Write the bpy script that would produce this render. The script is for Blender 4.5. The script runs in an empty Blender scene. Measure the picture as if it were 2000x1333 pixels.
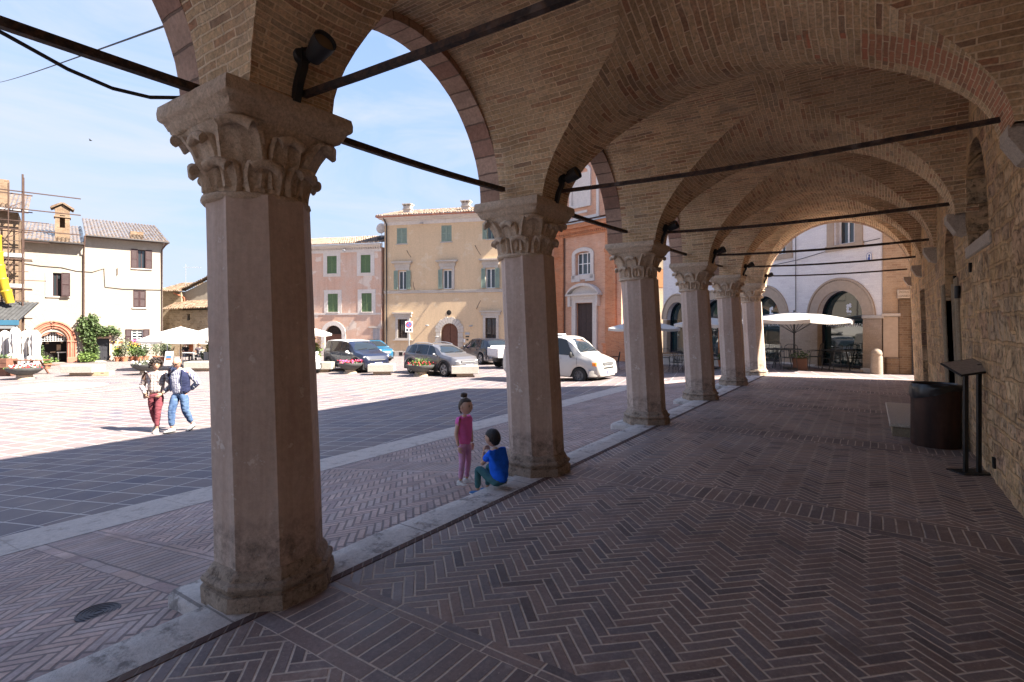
import bpy, bmesh, math, random
from mathutils import Vector, Matrix, noise as mnoise
random.seed(11)
PI = math.pi
SC = bpy.context.scene
COL = SC.collection
def R(d): return math.radians(d)

# ------------------------------------------------------------------ view frame of the place
F_PX = 1030.0; HORIZ = 636.0; EYE = 1.6
TH = R(34.2); SN, CS = math.sin(TH), math.cos(TH)
def WD(px, D):                      # ground position of a sight line at a given distance
    u = (px - 1000.0) / F_PX * D
    return Vector((-D * SN + u * CS, D * CS + u * SN))
def zat(py, D): return EYE - (py - HORIZ) * D / F_PX
TERR = [(-900, -.95), (-60, -.95), (-25, -.85), (-12.5, -.77), (-6.76, -.40), (-6.05, -.35), (-3.1, .04), (.3, -.02), (900, -.02)]
def terr(x):
    for (a, za), (b, zb) in zip(TERR, TERR[1:]):
        if a <= x <= b: return za + (zb - za) * (x - a) / (b - a)
    return -.02
def G(px, py):                      # point of the square's ground
    z = -.7
    for _ in range(25):
        D = (EYE - z) * F_PX / (py - HORIZ); p = WD(px, D); z = .5 * z + .5 * terr(p.x)
    return Vector((p.x, p.y, terr(p.x)))

# ------------------------------------------------------------------ mesh collector
class MB:
    def __init__(s): s.v = []; s.f = []; s.uv = {}; s.mi = {}
    def face(s, idx, uv=None, mi=0):
        k = len(s.f); s.f.append(tuple(idx))
        if uv: s.uv[k] = uv
        if mi: s.mi[k] = mi
    def add(s, vs, fs, mi=0, M=None):
        b = len(s.v)
        for v in vs:
            v = Vector(v); s.v.append(tuple(M @ v) if M is not None else tuple(v))
        for f in fs: s.face([b + i for i in f], None, mi)
        return s
    def box(s, x0, x1, y0, y1, z0, z1, mi=0, M=None, bev=0):
        if x1 < x0: x0, x1 = x1, x0
        if y1 < y0: y0, y1 = y1, y0
        if z1 < z0: z0, z1 = z1, z0
        if bev:
            b = min(bev, (x1-x0)*.45, (y1-y0)*.45, (z1-z0)*.45)
            bm = bmesh.new()
            bmesh.ops.create_cube(bm, size=1)
            for v in bm.verts: v.co = Vector(((x0+x1)/2 + v.co.x*(x1-x0), (y0+y1)/2 + v.co.y*(y1-y0), (z0+z1)/2 + v.co.z*(z1-z0)))
            bmesh.ops.bevel(bm, geom=bm.edges[:], offset=b, segments=1, affect='EDGES')
            return s.bm(bm, mi, M)
        vs = [(x, y, z) for z in (z0, z1) for y in (y0, y1) for x in (x0, x1)]
        fs = [(0, 2, 3, 1), (4, 5, 7, 6), (0, 1, 5, 4), (2, 6, 7, 3), (0, 4, 6, 2), (1, 3, 7, 5)]
        return s.add(vs, fs, mi, M)
    def bm(s, bm, mi=0, M=None):
        bm.verts.index_update()
        s.add([v.co[:] for v in bm.verts], [[v.index for v in f.verts] for f in bm.faces], mi, M); bm.free(); return s
    def ring_loft(s, rings, closed=True, cap=True, mi=0, M=None):
        b = len(s.v); n = len(rings[0])
        for r in rings:
            for p in r:
                p = Vector(p); s.v.append(tuple(M @ p) if M is not None else tuple(p))
        m = n if closed else n - 1
        for i in range(len(rings) - 1):
            for j in range(m):
                k = (j + 1) % n
                s.face([b + i*n + j, b + i*n + k, b + (i+1)*n + k, b + (i+1)*n + j], None, mi)
        if cap and closed:
            s.face([b + j for j in range(n)][::-1], None, mi)
            s.face([b + (len(rings)-1)*n + j for j in range(n)], None, mi)
        return s
    def lathe(s, prof, n=16, cx=0, cy=0, rot=0, mi=0, M=None, cap=True):
        return s.ring_loft([[(cx + r*math.cos(rot + 2*PI*j/n), cy + r*math.sin(rot + 2*PI*j/n), z) for j in range(n)] for r, z in prof], True, cap, mi, M)
    def tube(s, pts, r, n=6, mi=0, M=None, cap=True):
        pts = [Vector(p) for p in pts]; rings = []
        rr = r if isinstance(r, (list, tuple)) else [r]*len(pts)
        up = None
        for i, p in enumerate(pts):
            d = (pts[min(i+1, len(pts)-1)] - pts[max(i-1, 0)])
            if d.length < 1e-9: d = Vector((0, 0, 1))
            d.normalize()
            if up is None: up = Vector((0, 0, 1)) if abs(d.z) < .95 else Vector((1, 0, 0))
            a = d.cross(up)
            if a.length < 1e-4: a = d.cross(Vector((1, .3, .1)))
            a.normalize(); b = a.cross(d).normalized()
            rings.append([p + (a*math.cos(2*PI*k/n + PI/n) + b*math.sin(2*PI*k/n + PI/n))*rr[i] for k in range(n)])
        return s.ring_loft(rings, True, cap, mi, M)
    def poly_prism(s, pts, axis, a0, a1, mi=0, M=None):   # pts 2D; axis 'x','y','z'
        def mk(p, a): return {'x': (a, p[0], p[1]), 'y': (p[0], a, p[1]), 'z': (p[0], p[1], a)}[axis]
        n = len(pts); vs = [mk(p, a0) for p in pts] + [mk(p, a1) for p in pts]
        fs = [tuple(range(n))[::-1], tuple(range(n, 2*n))] + [(i, (i+1) % n, n+(i+1) % n, n+i) for i in range(n)]
        return s.add(vs, fs, mi, M)
    def sphere(s, c, r, nu=10, nv=7, mi=0, M=None):
        c = Vector(c); r = Vector(r) if not isinstance(r, (int, float)) else Vector((r, r, r))
        rings = []
        for i in range(nv + 1):
            a = -PI/2 + PI*i/nv; a = max(min(a, PI/2-.02), -PI/2+.02)
            rings.append([(c.x + r.x*math.cos(a)*math.cos(2*PI*j/nu), c.y + r.y*math.cos(a)*math.sin(2*PI*j/nu), c.z + r.z*math.sin(a)) for j in range(nu)])
        return s.ring_loft(rings, True, True, mi, M)
    def xform(s, M):
        s.v = [tuple(M @ Vector(v)) for v in s.v]; return s
    def mesh(s, name, mats, smooth=None):
        me = bpy.data.meshes.new(name)
        me.from_pydata(s.v, [], s.f)
        for m in (mats if isinstance(mats, (list, tuple)) else [mats]): me.materials.append(m)
        for k, i in s.mi.items(): me.polygons[k].material_index = i
        if s.uv:
            ul = me.uv_layers.new(name='UVMap')
            for k, uv in s.uv.items():
                p = me.polygons[k]
                for li, c in zip(p.loop_indices, uv): ul.data[li].uv = c
        if smooth is not None:
            me.polygons.foreach_set('use_smooth', [True]*len(me.polygons))
            try: me.set_sharp_from_angle(angle=R(smooth))
            except Exception: pass
        me.update()
        return me
def link(name, me, parent=None):
    o = bpy.data.objects.new(name, me); COL.objects.link(o)
    if parent is not None: o.parent = parent
    return o
def part(name, mb, mats, parent, smooth=None, label=None):
    me = mb if isinstance(mb, bpy.types.Mesh) else mb.mesh(name, mats, smooth)
    o = link(name, me, parent)
    if label: o['label'] = label
    return o
def tag(o, label, cat, group=None, kind=None):
    if label: o['label'] = label
    if cat: o['category'] = cat
    if group: o['group'] = group
    if kind: o['kind'] = kind
    return o
def thing(name, label, cat, loc=(0, 0, 0), rz=0, group=None):
    o = bpy.data.objects.new(name, None); COL.objects.link(o)
    o.empty_display_size = .2; o.location = loc; o.rotation_euler = (0, 0, rz)
    return tag(o, label, cat, group)
def single(name, mb, mats, label, cat, group=None, smooth=None, loc=(0, 0, 0), rz=0):
    o = part(name, mb, mats, None, smooth); o.location = loc; o.rotation_euler = (0, 0, rz)
    return tag(o, label, cat, group)
def struct(name, mb, mats, smooth=None):
    o = part(name, mb, mats, None, smooth); o['kind'] = 'structure'; return o
def dup(root, loc, rz=0, label=None, scale=None):
    def cp(o, par):
        c = o.copy(); COL.objects.link(c)
        if par is not None: c.parent = par
        for ch in list(o.children): cp(ch, c)
        return c
    r = cp(root, None); r.location = loc; r.rotation_euler = (0, 0, rz)
    if scale: r.scale = (scale, scale, scale)
    if label: r['label'] = label
    return r

# ------------------------------------------------------------------ node helper
class NG:
    def __init__(s, name):
        s.m = bpy.data.materials.new(name); s.m.use_nodes = True
        s.t = s.m.node_tree; s.b = s.t.nodes['Principled BSDF']; s.tc = None
    def n(s, typ, **kw):
        nd = s.t.nodes.new(typ)
        for k, v in kw.items(): setattr(nd, k, v)
        return nd
    def put(s, sock, v):
        if v is None: return
        if isinstance(v, bpy.types.NodeSocket): s.t.links.new(v, sock)
        else:
            if sock.type == 'RGBA' and len(v) == 3: v = (*v, 1)
            sock.default_value = v
    def obj(s): s.tc = s.tc or s.n('ShaderNodeTexCoord'); return s.tc.outputs['Object']
    def uv(s): s.tc = s.tc or s.n('ShaderNodeTexCoord'); return s.tc.outputs['UV']
    def math(s, op, a, b=None, c=None):
        nd = s.n('ShaderNodeMath', operation=op); s.put(nd.inputs[0], a)
        if b is not None: s.put(nd.inputs[1], b)
        if c is not None: s.put(nd.inputs[2], c)
        return nd.outputs[0]
    def sep(s, v): nd = s.n('ShaderNodeSeparateXYZ'); s.put(nd.inputs[0], v); return nd.outputs
    def comb(s, x, y, z=0.0):
        nd = s.n('ShaderNodeCombineXYZ'); s.put(nd.inputs[0], x); s.put(nd.inputs[1], y); s.put(nd.inputs[2], z); return nd.outputs[0]
    def vmath(s, op, a, b=None):
        nd = s.n('ShaderNodeVectorMath', operation=op); s.put(nd.inputs[0], a)
        if b is not None: s.put(nd.inputs[1], b)
        return nd.outputs[0]
    def map(s, v, scale=(1, 1, 1), rot=(0, 0, 0), loc=(0, 0, 0)):
        nd = s.n('ShaderNodeMapping'); s.put(nd.inputs['Vector'], v)
        nd.inputs['Scale'].default_value = scale; nd.inputs['Rotation'].default_value = rot; nd.inputs['Location'].default_value = loc
        return nd.outputs[0]
    def noise(s, v, scale=5, detail=4, rough=.55, dist=0):
        nd = s.n('ShaderNodeTexNoise'); s.put(nd.inputs['Vector'], v); nd.inputs['Scale'].default_value = scale
        nd.inputs['Detail'].default_value = detail; nd.inputs['Roughness'].default_value = rough; nd.inputs['Distortion'].default_value = dist
        return nd.outputs[0]
    def noisec(s, v, scale=5, detail=2):
        nd = s.n('ShaderNodeTexNoise'); s.put(nd.inputs['Vector'], v); nd.inputs['Scale'].default_value = scale; nd.inputs['Detail'].default_value = detail
        return nd.outputs[1]
    def voro(s, v, scale=5, feature='F1', out=0):
        nd = s.n('ShaderNodeTexVoronoi', feature=feature); s.put(nd.inputs['Vector'], v); nd.inputs['Scale'].default_value = scale
        return nd.outputs[out]
    def white(s, v): nd = s.n('ShaderNodeTexWhiteNoise'); s.put(nd.inputs['Vector'], v); return nd.outputs[0]
    def ramp(s, f, stops, interp='LINEAR'):
        nd = s.n('ShaderNodeValToRGB'); cr = nd.color_ramp; cr.interpolation = interp
        while len(cr.elements) < len(stops): cr.elements.new(.5)
        for e, (p, c) in zip(cr.elements, stops):
            e.position = p; e.color = (c, c, c, 1) if isinstance(c, (int, float)) else (*c, 1)
        s.put(nd.inputs[0], f); return nd.outputs[0]
    def mix(s, f, a, b, mode='MIX'):
        nd = s.n('ShaderNodeMix', data_type='RGBA', blend_type=mode)
        s.put(nd.inputs[0], f); s.put(nd.inputs[6], a); s.put(nd.inputs[7], b); return nd.outputs[2]
    def mixf(s, f, a, b):
        nd = s.n('ShaderNodeMix', data_type='FLOAT'); s.put(nd.inputs[0], f); s.put(nd.inputs[2], a); s.put(nd.inputs[3], b); return nd.outputs[0]
    def sstep(s, v, a, b):
        nd = s.n('ShaderNodeMapRange', interpolation_type='SMOOTHSTEP'); s.put(nd.inputs[0], v)
        nd.inputs[1].default_value = a; nd.inputs[2].default_value = b; return nd.outputs[0]
    def brick(s, v, w, h, mortar, off=.5, msm=.2, bias=0):
        nd = s.n('ShaderNodeTexBrick'); s.put(nd.inputs['Vector'], v); nd.offset = off
        nd.inputs['Color1'].default_value = (0, 0, 0, 1); nd.inputs['Color2'].default_value = (1, 1, 1, 1); nd.inputs['Mortar'].default_value = (.5, .5, .5, 1)
        nd.inputs['Scale'].default_value = 1; nd.inputs['Brick Width'].default_value = w; nd.inputs['Row Height'].default_value = h
        nd.inputs['Mortar Size'].default_value = mortar; nd.inputs['Mortar Smooth'].default_value = msm; nd.inputs['Bias'].default_value = bias
        return nd.outputs[0], nd.outputs[1]     # random grey per brick, mortar mask
    def tiles(s, x, y, sx, sy, joint):           # straight grid: (joint mask, random)
        a = s.math('DIVIDE', x, sx); b = s.math('DIVIDE', y, sy)
        fa = s.math('FLOOR', a); fb = s.math('FLOOR', b)
        ra = s.math('MULTIPLY', s.math('PINGPONG', s.math('SUBTRACT', a, fa), .5), sx)
        rb = s.math('MULTIPLY', s.math('PINGPONG', s.math('SUBTRACT', b, fb), .5), sy)
        d = s.math('MINIMUM', ra, rb)
        return s.math('SUBTRACT', 1.0, s.sstep(d, joint*.35, joint)), s.white(s.comb(fa, fb, .3))
    def herring(s, x, y, W, n, joint):
        a = s.math('DIVIDE', x, W); b = s.math('DIVIDE', y, W)
        i = s.math('FLOOR', a); j = s.math('FLOOR', b)
        fx = s.math('SUBTRACT', a, i); fy = s.math('SUBTRACT', b, j)
        t = s.math('FLOORED_MODULO', s.math('SUBTRACT', i, j), 2.0*n)
        ver = s.math('GREATER_THAN', t, n - .5)
        t2 = s.math('SUBTRACT', 2.0*n - 1, t)
        hx = s.math('ADD', fx, t); vy = s.math('ADD', fy, t2)
        dh = s.math('MINIMUM', s.math('MINIMUM', hx, s.math('SUBTRACT', float(n), hx)), s.math('PINGPONG', fy, .5))
        dv = s.math('MINIMUM', s.math('MINIMUM', vy, s.math('SUBTRACT', float(n), vy)), s.math('PINGPONG', fx, .5))
        d = s.math('MULTIPLY', s.mixf(ver, dh, dv), W)
        ia = s.mixf(ver, s.math('SUBTRACT', i, t), i); ib = s.mixf(ver, j, s.math('SUBTRACT', j, t2))
        return s.math('SUBTRACT', 1.0, s.sstep(d, joint*.4, joint)), s.white(s.comb(ia, ib, ver))
    def bump(s, h, strength=.5, dist=.01, prev=None):
        nd = s.n('ShaderNodeBump'); s.put(nd.inputs['Height'], h); nd.inputs['Strength'].default_value = strength; nd.inputs['Distance'].default_value = dist
        if prev is not None: s.t.links.new(prev, nd.inputs['Normal'])
        return nd.outputs[0]
    def out(s, col=None, rough=.8, nrm=None, metal=0, spec=.3, **kw):
        s.put(s.b.inputs['Base Color'], col); s.put(s.b.inputs['Roughness'], rough)
        s.put(s.b.inputs['Metallic'], metal); s.put(s.b.inputs['Specular IOR Level'], spec)
        if nrm is not None: s.put(s.b.inputs['Normal'], nrm)
        for k, v in kw.items(): s.put(s.b.inputs[k], v)
        return s.m

def plain(name, col, rough=.7, var=.12, scale=6, metal=0, spec=.3, bump=0, **kw):
    g = NG(name); o = g.obj(); f = g.noise(o, scale, 4, .6)
    c = g.mix(1.0, col, g.ramp(f, [(.25, 1-var), (.75, 1+var)]), 'MULTIPLY')
    return g.out(c, rough, g.bump(g.noise(o, scale*8, 3), bump, .01) if bump else None, metal, spec, **kw)
def plaster(name, col, stain=(.5, .42, .33), amt=.5, bump=.25, patch=None):
    g = NG(name); o = g.obj()
    big = g.noise(o, .55, 5, .65); fine = g.noise(o, 9, 5, .6)
    sx = g.noise(g.map(o, (3.0, 3.0, .22)), 1.1, 4, .6)
    c = g.mix(g.math('MULTIPLY', g.ramp(big, [(.42, 0), (.75, 1)]), amt), col, stain)
    if patch:
        p = g.noise(g.map(o, (1, 1, 1.3), loc=(3.1, 0, 7.7)), .8, 3, .5); c = g.mix(g.ramp(p, [(.58, 0), (.63, .75)]), c, patch)
    c = g.mix(g.math('MULTIPLY', g.ramp(sx, [(.5, 0), (.8, 1)]), amt*.6), c, tuple(k*.72 for k in col))
    c = g.mix(1.0, c, g.ramp(fine, [(.3, .9), (.7, 1.08)]), 'MULTIPLY')
    return g.out(c, .9, g.bump(fine, bump, .012), 0, .15)
def brickwall(name, c0, c1, c2, mortar, w=.27, h=.065, ms=.008, rough=.9, bump=.6, stain=.3, uvm=False, dist=.012, off=.5):
    g = NG(name)
    if uvm:
        v = g.uv(); o = g.obj()
    else:
        o = g.obj(); q = g.sep(o); v = g.comb(g.math('ADD', q[0], q[1]), q[2])
    nz = g.noisec(o, 7, 2)
    v2 = g.vmath('ADD', v, g.vmath('SCALE', g.vmath('SUBTRACT', nz, (.5, .5, .5)), None))
    v2.node.inputs[1].links[0].from_node.inputs['Scale'].default_value = dist
    rnd, mo = g.brick(v2, w, h, ms, off, .35)
    col = g.ramp(rnd, [(.0, c0), (.4, c1), (.72, c1), (.9, c2), (1, c0)])
    fine = g.noise(o, 38, 4, .65); mid = g.noise(o, 3.1, 4, .6); big = g.noise(o, .7, 3, .6)
    mm = g.math('ADD', mo, g.ramp(mid, [(.52, 0), (.72, .55)]))
    mm = g.math('MINIMUM', mm, 1.0)
    col = g.mix(1.0, col, g.ramp(fine, [(.25, .72), (.75, 1.22)]), 'MULTIPLY')
    col = g.mix(mm, col, g.mix(1.0, mortar, g.ramp(fine, [(.2, .8), (.8, 1.12)]), 'MULTIPLY'))
    col = g.mix(1.0, col, g.ramp(big, [(.3, 1-stain), (.7, 1+stain*.5)]), 'MULTIPLY')
    hgt = g.math('ADD', g.math('MULTIPLY', mo, -1.0), g.math('MULTIPLY', fine, .6))
    hgt = g.math('ADD', hgt, g.math('MULTIPLY', rnd, .35))
    return g.out(col, rough, g.bump(hgt, bump, .012), 0, .15)
# ================================================================== materials of the arcade
def mat_vault():
    g = NG('vault_brick'); v = g.uv(); o = g.obj()
    nz = g.noisec(o, 5, 2)
    sc = g.n('ShaderNodeVectorMath', operation='SCALE'); g.put(sc.inputs[0], g.vmath('SUBTRACT', nz, (.5, .5, .5))); sc.inputs['Scale'].default_value = .022
    v2 = g.vmath('ADD', v, sc.outputs[0])
    rnd, mo = g.brick(v2, .215, .046, .0065, .5, .35)
    fine = g.noise(o, 42, 5, .7); mid = g.noise(o, 2.6, 5, .65); big = g.noise(o, .8, 3, .6)
    col = g.ramp(rnd, [(0, (.34, .23, .135)), (.25, (.49, .345, .205)), (.5, (.56, .405, .245)), (.72, (.43, .28, .165)), (.88, (.36, .175, .10)), (.94, (.27, .18, .12)), (1, (.60, .455, .29))])
    col = g.mix(g.ramp(mid, [(.42, 0), (.70, .55)]), col, (.58, .46, .32))
    col = g.mix(1.0, col, g.ramp(fine, [(.25, .55), (.75, 1.38)]), 'MULTIPLY')
    q = g.sep(o); red = g.math('MULTIPLY', g.math('GREATER_THAN', g.math('ADD', q[0], g.math('MULTIPLY', rnd, .7)), .2), g.math('MULTIPLY', g.math('GREATER_THAN', q[1], 4.345), g.math('LESS_THAN', q[1], 4.72)))
    col = g.mix(g.math('MULTIPLY', red, .7), col, g.mix(1.0, (.40, .155, .095), g.ramp(g.math('ADD', g.math('MULTIPLY', rnd, .6), g.math('MULTIPLY', fine, .4)), [(.2, .7), (.8, 1.4)]), 'MULTIPLY'))
    mor = g.mix(1.0, (.72, .585, .42), g.ramp(fine, [(.2, .7), (.8, 1.15)]), 'MULTIPLY')
    brk = g.ramp(g.noise(o, 6.5, 3, .6), [(.3, .45), (.55, 1)])
    col = g.mix(g.math('MULTIPLY', mo, brk), col, mor)
    col = g.mix(1.0, col, g.ramp(big, [(.3, .76), (.7, 1.15)]), 'MULTIPLY')
    damp = g.ramp(g.noise(g.map(o, (1, 1, .5)), 1.9, 6, .7), [(.53, 0), (.70, .6)]); col = g.mix(damp, col, (.20, .145, .105))
    h = g.math('ADD', g.math('MULTIPLY', mo, -.9), g.math('MULTIPLY', fine, .9)); h = g.math('ADD', h, g.math('MULTIPLY', rnd, .5))
    col = g.mix(1.0, col, (1.42, 1.38, 1.30), 'MULTIPLY')
    return g.out(col, .95, g.bump(h, 1.0, .018), 0, .1)
def mat_rubble():
    g = NG('rubble_stone'); o = g.obj(); q = g.sep(o)
    v = g.comb(g.math('ADD', q[1], g.math('MULTIPLY', q[0], .9)), q[2])
    nz = g.noisec(o, 5.5, 4)
    sc = g.n('ShaderNodeVectorMath', operation='SCALE'); g.put(sc.inputs[0], g.vmath('SUBTRACT', nz, (.5, .5, .5))); sc.inputs['Scale'].default_value = .055
    v2 = g.vmath('ADD', v, sc.outputs[0])
    r1, m1 = g.brick(v2, .58, .29, .022, .37, .6)
    r2, m2 = g.brick(g.map(v2, (1, 1, 1), loc=(.13, .05, 0)), .33, .145, .02, .43, .6)
    pick = g.ramp(g.noise(o, .75, 2, .5), [(.49, 0), (.51, 1)])
    rnd = g.mixf(pick, r1, r2); mo = g.mixf(pick, m1, m2)
    fine = g.noise(o, 30, 6, .72); mid = g.noise(o, 4.5, 5, .65); big = g.noise(o, .9, 3, .6)
    col = g.ramp(rnd, [(0, (.40, .27, .165)), (.25, (.56, .41, .26)), (.5, (.45, .30, .20)), (.7, (.62, .47, .30)), (.85, (.36, .215, .145)), (1, (.50, .395, .28))])
    pits = g.ramp(g.noise(o, 15, 6, .8), [(.36, .3), (.5, 1)])
    col = g.mix(1.0, col, g.ramp(mid, [(.25, .5), (.75, 1.35)]), 'MULTIPLY')
    grey = g.ramp(g.noise(o, 2.9, 6, .75), [(.52, 0), (.66, .7)]); col = g.mix(grey, col, (.20, .165, .14))
    col = g.mix(1.0, col, pits, 'MULTIPLY')
    smear = g.math('MINIMUM', g.math('ADD', g.math('MULTIPLY', mo, .6), g.ramp(g.noise(o, 2.1, 6, .7), [(.5, 0), (.62, .8)])), 1.0)
    col = g.mix(smear, col, g.mix(1.0, (.60, .42, .235), g.ramp(fine, [(.2, .72), (.8, 1.18)]), 'MULTIPLY'))
    col = g.mix(1.0, col, g.ramp(big, [(.3, .82), (.7, 1.1)]), 'MULTIPLY')
    h = g.math('ADD', g.math('MULTIPLY', mo, -1.1), g.math('MULTIPLY', mid, .9)); h = g.math('ADD', h, g.math('MULTIPLY', pits, .5)); h = g.math('ADD', h, g.math('MULTIPLY', fine, .5))
    col = g.mix(1.0, col, (1.42, 1.36, 1.28), 'MULTIPLY')
    return g.out(col, .95, g.bump(h, 1.0, .017), 0, .1)
def mat_floor(name, pal, mortar, band, jw, wear, off=0.0, rough=(.42, .75), spec=.35):
    g = NG(name); o = g.obj(); q = g.sep(o)
    dn = g.sep(g.noisec(o, 2.1, 2))
    x = g.math('ADD', q[0], g.math('MULTIPLY', g.math('SUBTRACT', dn[0], .5), .022)); y = g.math('ADD', q[1], g.math('MULTIPLY', g.math('SUBTRACT', dn[1], .5), .022))
    a = g.math('MULTIPLY', g.math('ADD', x, y), .70711); b = g.math('MULTIPLY', g.math('SUBTRACT', y, x), .70711)
    mo, rnd = g.herring(g.math('ADD', a, 40), g.math('ADD', b, 40), .060, 4, jw)
    yy = g.math('SUBTRACT', g.math('FLOORED_MODULO', g.math('ADD', y, 1.53 - 1.71 + 30.6), 3.06), 1.53)
    ay = g.math('ABSOLUTE', yy)
    mb1, rb1 = g.tiles(x, g.math('ADD', yy, .17), .078, .34, jw)
    mb2, rb2 = g.tiles(x, g.math('ADD', yy, .266), .29, .096, jw)
    inner = g.math('LESS_THAN', ay, .17); inband = g.math('LESS_THAN', ay, .266)
    mo = g.mixf(inband, mo, g.mixf(inner, mb2, mb1)); rnd = g.mixf(inband, rnd, g.mixf(inner, rb2, rb1))
    fine = g.noise(o, 45, 5, .7); mid = g.noise(o, 3.2, 5, .65); big = g.noise(o, .55, 4, .6)
    n = len(pal); col = g.ramp(rnd, [(i/(n-1), c) for i, c in enumerate(pal)])
    col = g.mix(g.math('MULTIPLY', inner, .35), col, band)
    col = g.mix(1.0, col, g.ramp(fine, [(.25, .78), (.75, 1.22)]), 'MULTIPLY')
    col = g.mix(1.0, col, g.ramp(mid, [(.28, .78), (.72, 1.16)]), 'MULTIPLY')
    col = g.mix(g.math('MULTIPLY', g.ramp(g.noise(o, 9, 5, .7), [(.55, 0), (.8, 1)]), wear), col, mortar)
    dirt = g.noise(o, 1.7, 6, .7); fill = g.ramp(dirt, [(.3, 1), (.52, .85), (.68, .35)])
    grit = g.ramp(g.noise(o, 60, 3, .8), [(.62, 0), (.72, .5)])
    col = g.mix(grit, col, mortar)
    col = g.mix(g.math('MULTIPLY', mo, fill), col, g.mix(1.0, mortar, g.ramp(fine, [(.2, .7), (.8, 1.15)]), 'MULTIPLY'))
    col = g.mix(g.ramp(dirt, [(.56, 0), (.74, .55)]), col, tuple(k*.55 for k in pal[0]))
    col = g.mix(1.0, col, g.ramp(big, [(.3, .74), (.7, 1.2)]), 'MULTIPLY')
    h = g.math('ADD', g.math('MULTIPLY', mo, -1.0), g.math('MULTIPLY', fine, .35)); h = g.math('ADD', h, g.math('MULTIPLY', rnd, .35)); h = g.math('ADD', h, g.math('MULTIPLY', mid, .25))
    rg = g.ramp(g.math('ADD', g.math('MULTIPLY', mid, .6), g.math('MULTIPLY', rnd, .4)), [(.3, rough[0]), (.7, rough[1])])
    rg = g.mixf(mo, rg, .9)
    return g.out(col, rg, g.bump(h, .5, .007), 0, spec)
def mat_kerb(name, c0, c1, dark):
    g = NG(name); o = g.obj(); f = g.noise(o, 30, 6, .75); m = g.noise(o, 3, 5, .7); pit = g.noise(o, 70, 3, .7)
    col = g.mix(m, c0, c1); pt = g.noise(o, 5.5, 9, .72); col = g.mix(g.ramp(pt, [(.52, 0), (.62, .75)]), col, dark); col = g.mix(1.0, col, g.ramp(f, [(.3, .8), (.7, 1.12)]), 'MULTIPLY')
    q = g.sep(o); ln = g.math('LESS_THAN', g.math('FLOORED_MODULO', q[1], 1.37), .012)
    col = g.mix(g.math('MULTIPLY', ln, .7), col, dark)
    h = g.math('ADD', f, g.math('MULTIPLY', pit, .5))
    return g.out(col, .85, g.bump(h, .8, .012), 0, .25)
def mat_column():
    g = NG('painted_column_plaster'); o = g.obj(); q = g.sep(o)
    big = g.noise(g.map(o, (1, 1, .55)), 1.6, 5, .65); fine = g.noise(o, 24, 6, .7); str_ = g.noise(g.map(o, (7, 7, .35)), 1.4, 4, .6)
    col = g.mix(g.ramp(big, [(.3, 0), (.7, 1)]), (.40, .275, .215), (.55, .42, .34))
    col = g.mix(g.ramp(str_, [(.42, 0), (.72, .75)]), col, (.34, .225, .165))
    col = g.mix(g.ramp(g.noise(o, 7, 4, .75), [(.63, 0), (.67, .6)]), col, (.58, .49, .42))
    foot = g.math('ADD', g.sstep(q[2], .85, .32), g.math('MULTIPLY', g.math('SUBTRACT', big, .5), 1.1))
    grime = g.math('MULTIPLY', g.ramp(foot, [(.45, 0), (.75, 1)]), g.ramp(g.noise(o, 13, 6, .8), [(.40, 0), (.64, .7)]))
    col = g.mix(grime, col, (.075, .06, .05))
    col = g.mix(1.0, col, g.ramp(fine, [(.25, .84), (.75, 1.14)]), 'MULTIPLY')
    col = g.mix(1.0, col, (1.22, 1.30, 1.32), 'MULTIPLY')
    return g.out(col, .82, g.bump(fine, .3, .012), 0, .25)
def mat_carved(name, c0, c1, dark, amt=.5):
    g = NG(name); o = g.obj(); f = g.noise(o, 55, 5, .75); m = g.noise(o, 5, 5, .65); lich = g.noise(o, 15, 6, .8)
    col = g.mix(m, c0, c1); col = g.mix(1.0, col, g.ramp(f, [(.25, .6), (.75, 1.3)]), 'MULTIPLY')
    col = g.mix(g.math('MULTIPLY', g.ramp(lich, [(.5, 0), (.68, 1)]), amt), col, dark)
    h = g.math('ADD', f, g.math('MULTIPLY', lich, .8))
    return g.out(col, .95, g.bump(h, .8, .012), 0, .1)

M_VAULT = mat_vault(); M_RUBBLE = mat_rubble(); M_COLUMN = mat_column()
M_CAP = mat_carved('carved_capital_stone', (.60, .46, .33), (.68, .55, .41), (.24, .185, .135), .5)
M_BASE = mat_carved('weathered_base_stone', (.34, .26, .20), (.46, .37, .285), (.05, .04, .035), .9)
M_RING = brickwall('arch_ring_stone', (.42, .26, .18), (.52, .35, .255), (.33, .175, .125), (.24, .165, .12), 2.4, .185, .009, bump=.9, stain=.5, uvm=True, dist=.02)
M_PALE = mat_carved('pale_dressed_stone', (.50, .42, .34), (.60, .52, .43), (.22, .17, .13), .35)
M_JAMB = mat_carved('jamb_stone', (.33, .26, .18), (.40, .32, .22), (.2, .15, .1), .35)
M_FLOOR = mat_floor('loggia_brick_floor', [(.205, .152, .14), (.265, .188, .164), (.235, .188, .175), (.31, .22, .182), (.235, .20, .20), (.165, .128, .122)], (.68, .57, .47), (.20, .15, .135), .0078, .35, rough=(.5, .8))
M_STRIP = mat_floor('outer_brick_paving', [(.38, .265, .225), (.48, .335, .285), (.42, .33, .30), (.53, .38, .32), (.34, .25, .235), (.46, .37, .335)], (.2, .165, .155), (.3, .235, .215), .012, .3, rough=(.6, .9), spec=.2)
M_KERB = mat_kerb('worn_kerb_limestone', (.50, .44, .395), (.66, .60, .55), (.17, .145, .13))
M_BAND = mat_kerb('pale_stone_band', (.50, .42, .36), (.6, .52, .46), (.36, .3, .26))
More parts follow.
